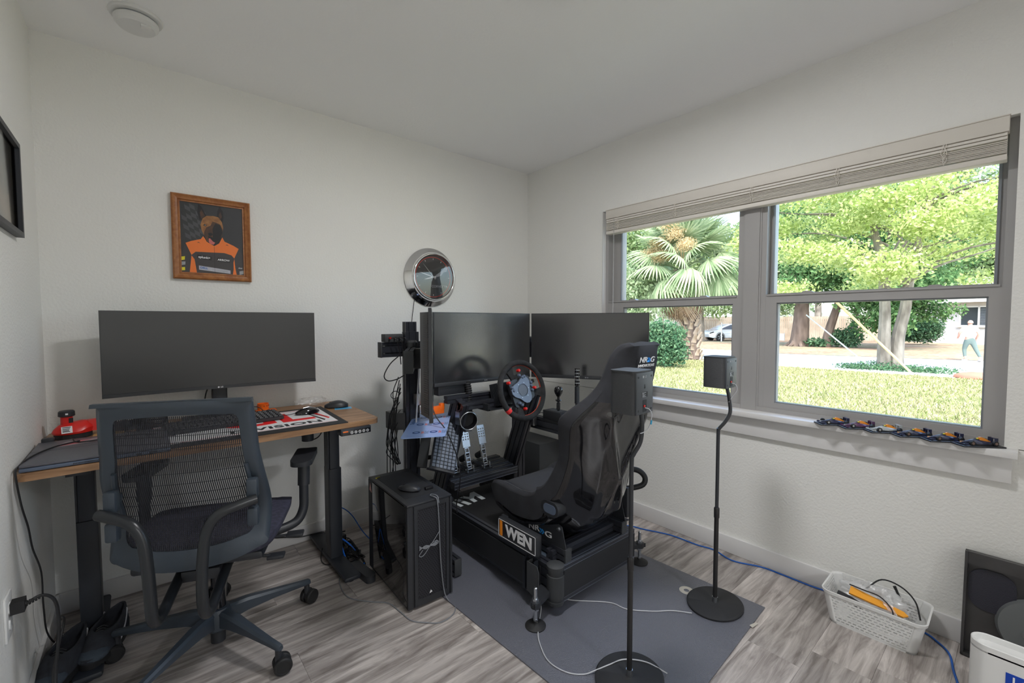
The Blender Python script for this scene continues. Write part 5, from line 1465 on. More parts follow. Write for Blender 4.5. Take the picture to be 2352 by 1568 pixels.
# ---------------------------------------------------------------- pedals
for nm, px_, lab in (('clutch', -1.035, 'metal clutch pedal, leftmost, half hidden behind the tilted keyboard'), ('brake', -0.935, 'perforated metal brake pedal in the middle of the pedal deck'), ('throttle', -0.815, 'perforated metal throttle pedal, rightmost on the deck')):
    t = thing('pedal', lab, 'pedal', (px_, -0.50, 0.358), group=None)
    b = nb(); box(b, -0.030, 0.030, -0.045, 0.09, -0.006, 0.002); obj('base_plate', b, M['black'], t, bevel=0.001)
    A0, A1 = V((0, -0.012, 0.012)), V((0.0, 0.035, 0.175))
    d = (A1 - A0).normalized()
    for s in (-1, 1):
        b = nb(); mt_ = frame_of(A0 + V((s * 0.013, 0, 0)), (1, 0, 0), d.cross(V((1, 0, 0))), d)
        box(b, -0.0015, 0.0015, -0.008, 0.008, 0, 0.15, mtx=mt_)
        obj('arm', b, M['alu'], t)
    b = nb(); mt_ = frame_of(A0, (1, 0, 0), d.cross(V((1, 0, 0))), d)
    for k in range(5): box(b, -0.014, 0.014, -0.007, 0.007, 0.012 + k * 0.028, 0.017 + k * 0.028, mtx=mt_)
    for k in range(8): cyl(b, mt_ @ V((-0.017, 0, 0.012 + k * 0.017)), mt_ @ V((0.017, 0, 0.012 + k * 0.017)), 0.0022, seg=6)
    obj('arm_spacer', b, M['steel'], t)
    # face plate with real holes
    fm = frame_of(A0 + d * 0.135 + V((0, -0.012, 0)), (1, 0, 0), d, V((1, 0, 0)).cross(d))
    b = nb(); W_, H_ = 0.052, 0.115
    nxh, nzh = 3, 4
    xs_ = [-W_ / 2, -0.0215, -0.0125, -0.0045, 0.0045, 0.0125, 0.0215, W_ / 2]
    ys_ = [0, 0.042, 0.050, 0.057, 0.065, 0.072, 0.080, 0.087, 0.095, H_]
    for i in range(len(xs_) - 1):
        for j in range(len(ys_) - 1):
            if i in (1, 3, 5) and j in (1, 3, 5, 7): continue
            box(b, xs_[i], xs_[i + 1], ys_[j], ys_[j + 1], -0.0015, 0.0015, mtx=fm)
    bmesh.ops.remove_doubles(b, verts=b.verts, dist=0.00005)
    obj('face_plate', b, M['alu'], t, smooth=False)
    b = nb(); tube(b, [(0, 0.02, 0.085), (0.0, 0.075, 0.052)], 0.016, 14, 0)
    for k in range(6):
        p = V((0, 0.024, 0.082)).lerp(V((0, 0.072, 0.054)), k / 5); lathe(b, [(0.019, -0.002), (0.019, 0.002)], p, V((0, 0.05, -0.033)), 14)
    obj('damper', b, M['black'], t)
    b = nb(); box(b, -0.024, -0.019, -0.03, 0.09, 0.002, 0.035); box(b, 0.019, 0.024, -0.03, 0.09, 0.002, 0.035); cyl(b, (-0.03, -0.012, 0.014), (0.03, -0.012, 0.014), 0.005, seg=10); obj('pivot_bracket', b, M['steel'], t)

# ---------------------------------------------------------------- shifter and handbrake
t = thing('gear_shifter', 'black ball-topped gear shifter in a square box beside the wheel', 'gear shifter', (-0.475, -0.79, 0.656))
b = nb(); box(b, -0.045, 0.045, -0.075, 0.075, 0, 0.052, bev=0.002); obj('housing', b, M['blackmatte'], t)
b = nb(); box(b, -0.030, 0.030, -0.045, 0.035, 0.052, 0.054); obj('gate_plate', b, M['greybox'], t)
b = nb(); cyl(b, (0, -0.015, 0.05), (0, -0.015, 0.145), 0.008, seg=16); lathe(b, [(0.010, 0.06), (0.012, 0.062), (0.012, 0.10), (0.010, 0.102)], (0, -0.015, 0), (0, 0, 1), 14); lathe(b, [(0.014, 0.112), (0.020, 0.118), (0.018, 0.123), (0.009, 0.125)], (0, -0.015, 0), (0, 0, 1), 20); obj('shaft', b, M['blackgloss'], t)
b = nb(); lathe(b, [(0.012, 0.142), (0.016, 0.150), (0.024, 0.163), (0.027, 0.178), (0.025, 0.192), (0.017, 0.202), (0.001, 0.206)], (0, -0.015, 0), (0, 0, 1), 28); obj('knob', b, M['blackgloss'], t)
t = thing('handbrake', 'upright ribbed black handbrake lever on the side arm behind the shifter', 'handbrake', (-0.475, -0.955, 0.656))
b = nb(); box(b, -0.022, 0.022, -0.05, 0.05, 0, 0.05, bev=0.002); obj('mount', b, M['black'], t)
b = nb(); cyl(b, (0, 0, 0.04), (0, 0, 0.24), 0.010, seg=16); box(b, -0.012, 0.012, -0.008, 0.008, 0.12, 0.22); obj('lever', b, M['black'], t)
b = nb(); cyl(b, (0, 0, 0.225), (0, 0, 0.325), 0.0145, seg=22); gp = obj('grip', b, M['blackgloss'], t)
for k in range(5):
    b = nb(); lathe(b, [(0.0148, 0), (0.0155, 0.001), (0.0155, 0.003), (0.0148, 0.004)], (0, 0, 0.238 + 0.019 * k), (0, 0, 1), 22, cap=False); obj('grip_ring', b, M['steel'], gp)
# cord on the side arm
b = nb(); tube(b, [(-0.48, -0.62, 0.658), (-0.475, -0.66, 0.675), (-0.47, -0.70, 0.663), (-0.475, -0.716, 0.668)], 0.0022, 6); tube(b, [(-0.50, -0.60, 0.655), (-0.51, -0.585, 0.69), (-0.52, -0.57, 0.70)], 0.0022, 6)
tag(obj('cable', b, M['cable']), 'short black cord looping over the side arm in front of the shifter', 'cable')

# ---------------------------------------------------------------- monitor stand
ms = thing('monitor_stand', 'free-standing black extrusion stand holding the three monitors', 'monitor stand', (-0.85, -0.45, 0))
O4 = V(ms.location)
for x in (-1.285, -0.50):
    b = nb(); extrusion(b, 'z', 0.09, 1.20, (x, -0.46), 0.08, 0.04, 2, 1); obj('mast', b, EX, ms, O4, smooth=False)
    b = nb(); extrusion(b, 'y', -0.885, -0.12, (x + 0.02, 0.055), 0.04, 0.08, 1, 2); obj('foot_rail', b, EX, ms, O4, smooth=False)
    b = nb(); box(b, x + 0.0, x + 0.04, -0.892, -0.885, 0.015, 0.095, bev=0.001); obj('end_cap', b, M['greybox'], ms, O4)
    for yy in (-0.84, -0.17):
        b = nb(); cyl(b, (x + 0.02, yy, 0.0), (x + 0.02, yy, 0.016), 0.022, seg=18); obj('rubber_foot', b, M['rubber'], ms, O4)
b = nb(); extrusion(b, 'x', -1.44, -0.25, (-0.42, 1.105), 0.04, 0.08, 1, 2, sl=0.009); obj('beam', b, EX, ms, O4, smooth=False)
b = nb(); box(b, -1.447, -1.440, -0.442, -0.398, 1.064, 1.146, bev=0.001); obj('end_cap', b, M['greybox'], ms, O4)
b = nb()
for z in (1.085, 1.125): box(b, -1.437, -1.425, -0.443, -0.438, z - 0.004, z + 0.004)
obj('slot_nut', b, M['steel'], ms, O4)
# side arms, parallel to the wing monitors
for s, hx, hy in ((-1, -1.225, -0.50), (1, -0.515, -0.50)):
    ang = math.atan2(-0.63, s * 0.36)
    L = 0.42
    m_ = Matrix.Translation(V((hx + s * 0.055, hy + 0.03, 1.07))) @ Matrix.Rotation(ang, 4, 'Z')
    b = nb(); extrusion(b, 'x', -0.05, L, (0, 0), 0.04, 0.10, 1, 2); xf(b, m_); obj('wing_arm', b, EX, ms, O4, smooth=False)
    b = nb(); box(b, L, L + 0.006, -0.022, 0.022, -0.052, 0.052, mtx=m_); obj('end_cap', b, M['greybox'], ms, O4)
    b = nb(); box(b, L * 0.45 - 0.04, L * 0.45 + 0.04, (-0.05 if s > 0 else 0.02), (-0.02 if s > 0 else 0.05), -0.05, 0.05, mtx=m_); obj('vesa_plate', b, M['black'], ms, O4)
    b = nb(); lathe(b, [(0.030, 0.05), (0.030, 0.075), (0.022, 0.085), (0.001, 0.087)], m_ @ V((0.04, 0, 0)), (0, 0, 1), 20); obj('pivot_joint', b, M['black'], ms, O4)
b = nb(); extrusion(b, 'z', 1.145, 1.255, (-1.275, -0.43), 0.065, 0.04, 2, 1); obj('upper_post', b, EX, ms, O4, smooth=False)
b = nb(); box(b, -0.95, -0.82, -0.56, -0.44, 1.05, 1.16); obj('centre_vesa', b, M['black'], ms, O4, bevel=0.003)

# ---------------------------------------------------------------- the three monitors
def gaming_monitor(label, P0, P1, base_z=0.905, top_z=1.306, body=0.045, vents=True):
    """P0 left end, P1 right end as seen by the driver (x,y)"""
    P0, P1 = V((*P0, 0)), V((*P1, 0))
    X = (P1 - P0).normalized(); Nn = V((X.y, -X.x, 0))       # toward the driver
    W = (P1 - P0).length
    loc = (P0 + P1) / 2; loc.z = base_z
    t = thing('gaming_monitor', label, 'monitor', loc, math.atan2(X.y, X.x), None)
    Hh = top_z - base_z
    b = nb(); box(b, -W / 2, W / 2, 0.0, 0.012, 0, Hh); obj('housing', b, M['bezel'], t, bevel=0.001)
    b = nb(); prism(b, [(-W / 2 + 0.008, 0.012), (W / 2 - 0.008, 0.012), (W / 2 - 0.10, body), (-W / 2 + 0.10, body)], 'z', 0.015, Hh - 0.015); back = obj('rear_shell', b, M['black'], t, bevel=0.003)
    b = nb(); box(b, -W / 2 + 0.004, W / 2 - 0.004, -0.0012, 0.0, 0.022, Hh - 0.004); obj('screen', b, M['screen'], t, smooth=False)
    b = nb(); box(b, -W / 2, W / 2, -0.003, 0.0, 0, 0.0205, bev=0.001); bz = obj('lower_bezel', b, M['bezel'], t)
    b = nb(); cyl(b, (-0.010, -0.0036, 0.010), (-0.010, -0.003, 0.010), 0.0032, seg=14); obj('logo_disc', b, M['grey_print'], bz)
    text('lettering', 'LG', 0.008, M['grey_print'], bz, (0.002, -0.0034, 0.010), (1, 0, 0), (0, 0, 1), bold=0.0002)
    if vents:
        for sgn in (-1, 1):
            b = nb()
            for k in range(44):
                z = 0.03 + k * (Hh - 0.06) / 43
                x0 = sgn * (W / 2 - 0.012); x1 = sgn * (W / 2 - 0.062)
                y0, y1 = 0.0135, 0.0135 + (body - 0.012) * 0.55
                mt_ = frame_of((x0, y0, z), (x1 - x0, y1 - y0, 0), V((x1 - x0, y1 - y0, 0)).cross(V((0, 0, -1))), (0, 0, 1))
                box(b, 0, 0.050, -0.0018, 0.0018, -0.0022, 0.0022, mtx=mt_)
            o = obj('vent_ribs', b, mat('vent_rib', (0.075, 0.070, 0.072), 0.5) if 'vent_rib' not in bpy.data.materials else bpy.data.materials['vent_rib'], back); o['kind'] = 'stuff'
    return t
gaming_monitor('centre monitor of the racing rig, behind the steering wheel', (-1.228, -0.612), (-0.536, -0.612))
gaming_monitor('right-hand rig monitor, angled in front of the window', (-0.532, -0.622), (-0.178, -1.238))
gaming_monitor('left-hand rig monitor seen edge-on above the tilted keyboard', (-1.598, -1.236), (-1.236, -0.616), base_z=0.878)

# ---------------------------------------------------------------- things on the stand
b = nb(); box(b, -0.055, 0.055, -0.025, 0.025, 0, 0.042, bev=0.003)
hub = thing('usb_hub', 'flat grey box with plugged cables on top of the left beam end', 'usb hub', (-1.375, -0.43, 1.147))
obj('case', b, M['greybox'], hub)
for k in range(3):
    b = nb(); cyl(b, (-0.030 + 0.028 * k, -0.026, 0.022), (-0.030 + 0.028 * k, -0.045, 0.022), 0.005, seg=10)
    tube(b, [(-0.030 + 0.028 * k, -0.045, 0.022), (-0.01 + 0.028 * k, -0.065, 0.015), (0.01 + 0.02 * k, -0.06, -0.05), (0.02 + 0.02 * k, -0.055, -0.12)], 0.0028, 6)
    obj('plug_and_lead', b, M['cable'], hub)
b = nb(); box(b, -0.035, -0.027, -0.046, -0.028, 0.018, 0.026); obj('red_plug', b, M['red'], hub)
b = nb(); box(b, -0.018, 0.018, -0.006, 0.006, -0.008, 0.008, bev=0.002)
o = tag(obj('cable_clip', b, M['teal']), 'small teal clip beside the edge-on left monitor', 'clip'); o.location = (-1.31, -0.60, 1.03)
spk = thing('bass_shaker_box', 'small black wedge-fronted box hanging on the left of the stand', 'box', (-1.325, -0.40, 0.665))
b = nb(); prism(b, [(-0.060, 0.05), (-0.060, -0.03), (0.0, -0.065), (0.040, -0.055), (0.040, 0.05)], 'z', 0.0, 0.092); obj('body', b, M['black'], spk, bevel=0.003)
# ventilation tube
t = thing('round_duct', 'short black round duct with a shiny rim above the pedals', 'duct', (-1.065, -0.66, 0.715))
b = nb(); lathe(b, [(0.050, 0.0), (0.053, 0.004), (0.053, 0.012), (0.048, 0.016), (0.046, 0.060), (0.042, 0.075), (0.040, 0.075), (0.044, 0.058), (0.046, 0.0)], (0, -0.04, 0), (0.25, 1, 0.08), 36, cap=False); obj('duct_body', b, M['blackgloss'], t)
b = nb(); torus(b, (0, -0.04, 0), (0.25, 1, 0.08), 0.049, 0.0026, 40, 8); obj('rim_ring', b, M['steel'], t)
b = nb(); cyl(b, (0.013, 0.012, 0.004), (0.012, 0.010, 0.004), 0.045, seg=30); obj('inner_disc', b, M['blackmatte'], t)
b = nb(); torus(b, (0.006, -0.012, 0.002), (0.25, 1, 0.08), 0.051, 0.003, 40, 6); box(b, -0.015, 0.025, -0.03, 0.0, -0.062, -0.050); box(b, -0.05, -0.04, -0.02, 0.02, -0.02, 0.05); obj('band_clamp', b, M['steel'], t)
b = nb(); box(b, -0.012, 0.012, -0.01, 0.05, 0.045, 0.10); obj('hanger', b, M['black'], t)
t = thing('corrugated_hose', 'black corrugated hose between the centre monitor and the wheel deck', 'hose', (-1.02, -0.64, 0.74))
b = nb(); P_ = crom([(0, 0.0, 0.0), (0.0, 0.01, 0.06), (0.01, 0.02, 0.12), (0.01, 0.04, 0.18)], 10)
rings = []
for i, p in enumerate(P_): rings.append(ring(b, p, V((0, 0.2, 1)), 0.020 if i % 2 else 0.016, 14))
skin_rings(b, rings); obj('hose_body', b, M['rubber'], t, smooth=False)
# orange clip and grey block by the mast
b = nb(); box(b, -0.05, 0.06, -0.012, 0.012, -0.022, 0.022, bev=0.006); box(b, 0.035, 0.06, -0.014, 0.012, 0.0, 0.035, bev=0.004)
o = tag(obj('orange_bracket', b, M['orange']), 'orange plastic bracket behind the lower end of the edge-on monitor', 'bracket'); o.location = (-1.215, -0.585, 0.775)
b = nb(); box(b, -0.03, 0.03, -0.02, 0.02, -0.03, 0.03, bev=0.002); box(b, -0.012, 0.012, -0.018, 0.01, -0.075, -0.032, bev=0.002)
o = tag(obj('connector_block', b, M['alu']), 'small grey metal connector block beside the edge-on monitor', 'connector'); o.location = (-1.262, -0.52, 0.835)
b = nb(); box(b, -0.08, 0.10, -0.05, 0.06, 0.0, 0.055, bev=0.003)
o = tag(obj('control_unit', b, M['black']), 'black control box on the wheel deck bar left of the duct', 'control box'); o.location = (-1.115, -0.55, 0.852)

# ---------------------------------------------------------------- pale blue instruction card
t = thing('printed_board', 'pale blue printed board with dark oval pictures, lying under the edge-on monitor', 'board', (-1.225, -0.56, 0.700), 0)
q = [V((-1.438, -0.687, 0.700)), V((-1.317, -0.875, 0.700)), V((-1.014, -0.437, 0.700)), V((-1.141, -0.211, 0.700))]
# tilt the board a little down towards the camera: nearer edge lower
q = [V((-1.437, -0.712, 0.713)), V((-1.335, -0.895, 0.718)), V((-1.060, -0.515, 0.733)), V((-1.178, -0.300, 0.730))]
X_ = (q[2] - q[1]).normalized(); Y_ = (q[0] - q[1]).normalized(); Z_ = X_.cross(Y_).normalized(); Y_ = Z_.cross(X_)
LX, LY = (q[2] - q[1]).length, (q[0] - q[1]).length
bmx = frame_of(q[1] - V(t.location), X_, Y_, Z_)
b = nb(); prism(b, rrect(LX, LY, 0.016, 5, LX / 2, LY / 2), 'z', -0.003, 0.0, mtx=bmx); obj('board_sheet', b, M['bluesheet'], t, bevel=0.0008)
b = nb(); box(b, LX - 0.004, LX + 0.004, 0.01, LY - 0.01, -0.045, -0.002, mtx=bmx); obj('side_flange', b, mat('brown_edge', (0.12, 0.09, 0.085), 0.5), t)
sp = mat('slate_print', (0.08, 0.13, 0.22), 0.6)
for u in (0.80, 0.50, 0.18):
    for v in (0.70, 0.30):
        b = nb(); pts = [(LX * u + 0.019 * math.cos(a * PI / 12), LY * v + 0.019 * math.sin(a * PI / 12)) for a in range(24)]
        prism(b, pts, 'z', 0.0002, 0.0006, mtx=bmx); ov = obj('oval_picture', b, M['bluedark'], t, smooth=False)
        b = nb(); pts = [(LX * u + 0.008 * math.cos(a * PI / 6), LY * v + 0.011 * math.sin(a * PI / 6)) for a in range(12)]; prism(b, pts, 'z', 0.0007, 0.0009, mtx=bmx); obj('picture_centre', b, M['bluesheet'], ov, smooth=False)
        b = nb()
        for k in range(2): box(b, LX * u - 0.022, LX * u + 0.016 - 0.006 * k, LY * v - 0.030 - k * 0.007, LY * v - 0.025 - k * 0.007, 0.0002, 0.0005, mtx=bmx)
        obj('red_caption', b, M['redprint'], t, smooth=False)
        b = nb()
        for k in range(4): box(b, LX * u - 0.028, LX * u + 0.022 - 0.004 * (k % 3), LY * v - 0.0435 - k * 0.0052, LY * v - 0.0415 - k * 0.0052, 0.0002, 0.0005, mtx=bmx)
        obj('text_lines', b, sp, t, smooth=False)
text('lettering', 'Shifting', 0.034, M['bluedark'], t, bmx @ V((LX * 0.62, LY - 0.020, 0.0005)), X_, Y_, ext=0.0002)
b = nb(); box(b, -0.02, 0.02, -0.015, 0.015, 0, 0.03)
for p in ((-0.04, 0.06),): pass
bmesh.ops.translate(b, verts=b.verts, vec=(-0.06, 0.095, -0.035)); obj('support_clip', b, M['black'], t)

# ---------------------------------------------------------------- computer tower
pc = thing('computer_tower', 'black computer tower with a smoked glass side and mesh front', 'computer', (-1.455, -0.745, 0), math.radians(-2))
def lp_(x, y): return V((x, y, 0))
w_, d_, h_ = 0.218, 0.455, 0.470
x0, x1, y0, y1 = -w_ / 2, w_ / 2, -d_ / 2, d_ / 2
b = nb(); box(b, x0 + 0.012, x1, y0 + 0.02, y1, 0.018, h_ - 0.006); 
bmesh.ops.delete(b, geom=[f for f in b.faces if f.normal.x < -0.9 or abs(f.calc_center_median().x - (x0 + 0.012)) < 1e-5], context='FACES')
obj('case_shell', b, M['blackmatte'], pc, recalc=False)
b = nb(); box(b, x0, x1, y0, y1, h_ - 0.010, h_, bev=0.003); obj('top_panel', b, M['black'], pc)
b = nb(); prism(b, rrect(w_ - 0.05, d_ - 0.11, 0.012, 4, 0.0, 0.015), 'z', h_ - 0.0005, h_ + 0.0008); obj('dust_filter', b, M['blackmatte'], pc, smooth=False)
b = nb(); box(b, x0, x0 + 0.012, y0, y0 + 0.030, 0.012, h_ - 0.01); box(b, x0, x0 + 0.012, y1 - 0.055, y1, 0.012, h_ - 0.01); box(b, x0, x0 + 0.012, y0 + 0.03, y1 - 0.055, 0.012, 0.030)
obj('side_frame', b, M['black'], pc, bevel=0.001)
b = nb(); box(b, x0 - 0.001, x0 + 0.003, y0 + 0.012, y1 - 0.055, 0.020, h_ - 0.012, bev=0.001); obj('glass_panel', b, mat('smoked_pane', (0.006, 0.006, 0.007), 0.03, spec=0.8), pc)
# front with hex-perforated panel
b = nb(); box(b, x0, x1, y0 + 0.004, y0 + 0.022, 0.012, h_ - 0.010); fr = obj('front_backing', b, M['blackmatte'], pc)
b = nb()
box(b, x0, x0 + 0.022, y0 - 0.002, y0 + 0.006, 0.012, h_ - 0.010); box(b, x1 - 0.030, x1 - 0.016, y0 - 0.002, y0 + 0.006, 0.012, h_ - 0.010); box(b, x1 - 0.010, x1, y0 - 0.002, y0 + 0.006, 0.012, h_ - 0.010)
box(b, x0 + 0.032, x1 - 0.03, y0 - 0.002, y0 + 0.006, 0.012, 0.040); box(b, x0 + 0.032, x1 - 0.03, y0 - 0.002, y0 + 0.006, h_ - 0.03, h_ - 0.010); box(b, x0 + 0.032, x0 + 0.048, y0 - 0.002, y0 + 0.006, 0.04, h_ - 0.03)
obj('front_frame', b, M['black'], pc, bevel=0.001)
b = nb(); pz = 0.0115; k = 0
zz_ = 0.043
while zz_ < h_ - 0.035:
    xx = x0 + 0.053 + (0.0057 if k % 2 else 0)
    while xx < x1 - 0.034:
        c_ = [(xx + 0.0056 * math.cos(a), zz_ + 0.0056 * math.sin(a)) for a in (PI / 2, PI / 2 + 2 * PI / 3, PI / 2 + 4 * PI / 3)]
        for (ax_, az_) in c_:
            dx_, dz_ = ax_ - xx, az_ - zz_
            nn = V((-dz_, 0, dx_)).normalized() * 0.0012
            p, q_ = V((xx, y0 - 0.001, zz_)), V((ax_, y0 - 0.001, az_))
            vs = [b.verts.new(p + nn), b.verts.new(p - nn), b.verts.new(q_ - nn), b.verts.new(q_ + nn)]; b.faces.new(vs)
        xx += 0.0114
    zz_ += 0.0088; k += 1
o = obj('perforated_grille', b, mat('grille_black', (0.035, 0.035, 0.045), 0.35), pc, smooth=False, recalc=False); o['kind'] = 'stuff'
b = nb(); prism(b, [(-0.008, 0.052), (0.006, 0.056), (-0.001, 0.066)], 'y', y0 - 0.0035, y0 - 0.002); obj('sail_badge', b, M['white_print'], pc, smooth=False)
for xx in (x0 + 0.03, x1 - 0.03):
    for yy in (y0 + 0.05, y1 - 0.05):
        b = nb(); cyl(b, (xx, yy, 0), (xx, yy, 0.02), 0.016, seg=16); obj('foot', b, M['rubber'], pc)
b = nb(); prism(b, [(x0 + 0.020, y1 - 0.055), (x0 + 0.045, y1 - 0.047), (x0 + 0.045, y1 - 0.036), (x0 + 0.020, y1 - 0.042)], 'z', h_, h_ + 0.0008); obj('yellow_sticker', b, M['yellow'], pc, smooth=False)
b = nb(); prism(b, [(y1 - 0.016, h_ - 0.06), (y1 - 0.045, h_ - 0.068), (y1 - 0.026, h_ - 0.025)], 'x', x0 - 0.0008, x0); obj('warning_triangle', b, mat('pale_pink', (0.7, 0.42, 0.38), 0.5), pc, smooth=False)
mouse('low black mouse lying on top of the computer tower', (-1.482, -0.815, 0.4712), math.radians(35), M['black'], W=0.060, L=0.105, Hh=0.034)
b = nb(); box(b, -0.02, 0.02, -0.008, 0.008, 0, 0.014, bev=0.003); cn = tag(obj('usb_receiver', b, M['cable']), 'small black connector beside the mouse on the computer tower', 'connector'); cn.location = (-1.405, -0.86, 0.4708)

# tilted keyboard
kq = thing('keyboard', 'black keyboard with grey keys tilted on its side above the tower', 'keyboard', (-1.245, -0.66, 0.475), 0)
# corners fitted: bottom corner, upper far corner
A = V((-1.300, -0.735, 0.475)); 
U = V((0.20, 0.22, 0.285)).normalized()      # long direction
Wd = V((0.60, -0.52, -0.50)).normalized()    # short direction
Nn = U.cross(Wd).normalized(); Wd = Nn.cross(U).normalized()
if Nn.dot(V((-2.4155, -2.6607, 1.2552)) - A) < 0: Nn = -Nn
KL, KW = 0.30, 0.135
A = V((-1.318, -0.715, 0.515)) - V(kq.location)
km = frame_of(A, U, Wd, Nn)
b = nb(); box(b, 0, KL, 0, KW, -0.018, 0, mtx=km, bev=0.004); obj('key_tray', b, M['black'], kq)
km_me = None
for r in range(6):
    for c_ in range(14):
        uu, vv = 0.020 + c_ * 0.0200, 0.016 + r * 0.0205
        if km_me is None:
            bb = nb(); box(bb, -0.0085, 0.0085, -0.0085, 0.0085, 0.0, 0.006, bev=0.0015, seg=1); rot = km.to_3x3().to_4x4(); xf(bb, rot)
            o = obj('key', bb, M['key'], kq, smooth=False); km_me = o.data
        else:
            o = bpy.data.objects.new('key', km_me); COL.objects.link(o); o.parent = kq
        o.location = km @ V((uu, vv, 0.0005))
b = nb(); box(b, -0.003, 0.0, -0.012, KW, -0.018, 0.003, mtx=km); obj('support_lip', b, M['black'], kq)
b = nb(); p0_ = km @ V((KL * 0.3, KW * 0.4, -0.018)); p1_ = V((-1.255, -0.50, 0.50)) - V(kq.location); tube(b, [p0_, p1_], 0.012, 8, 0); obj('mount_arm', b, M['black'], kq)
# long black bar beside the keyboard
b = nb(); U2 = V((0.06, 0.05, 0.17)).normalized(); X2 = V((0.85, -0.5, 0)).normalized(); X2 = (X2 - U2 * X2.dot(U2)).normalized()
bm_ = frame_of((0, 0, 0), X2, U2.cross(X2), U2); box(b, -0.026, 0.026, -0.020, 0.020, 0, 0.19, mtx=bm_, bev=0.002)
o = tag(obj('power_strip', b, M['greybox']), 'black box-shaped power strip leaning between the tower and the keyboard', 'power strip'); o.location = (-1.292, -0.585, 0.478)

# ---------------------------------------------------------------- subwoofer behind the seat
b = nb(); prism(b, [(-0.240, -0.395), (-0.035, -0.395), (-0.035, -0.06), (-0.240, -0.06)], 'z', 0.02, 0.366)
sb = thing('subwoofer', 'dark grey boxy subwoofer on the floor behind the racing seat', 'subwoofer', (-0.14, -0.23, 0)); obj('cabinet', b, M['greybox'], sb, V(sb.location), bevel=0.004)
for xx, yy in ((-0.21, -0.36), (-0.065, -0.36), (-0.065, -0.09), (-0.21, -0.09)):
    b = nb(); cyl(b, (xx, yy, 0), (xx, yy, 0.022), 0.014, seg=14); obj('foot', b, M['rubber'], sb, V(sb.location))

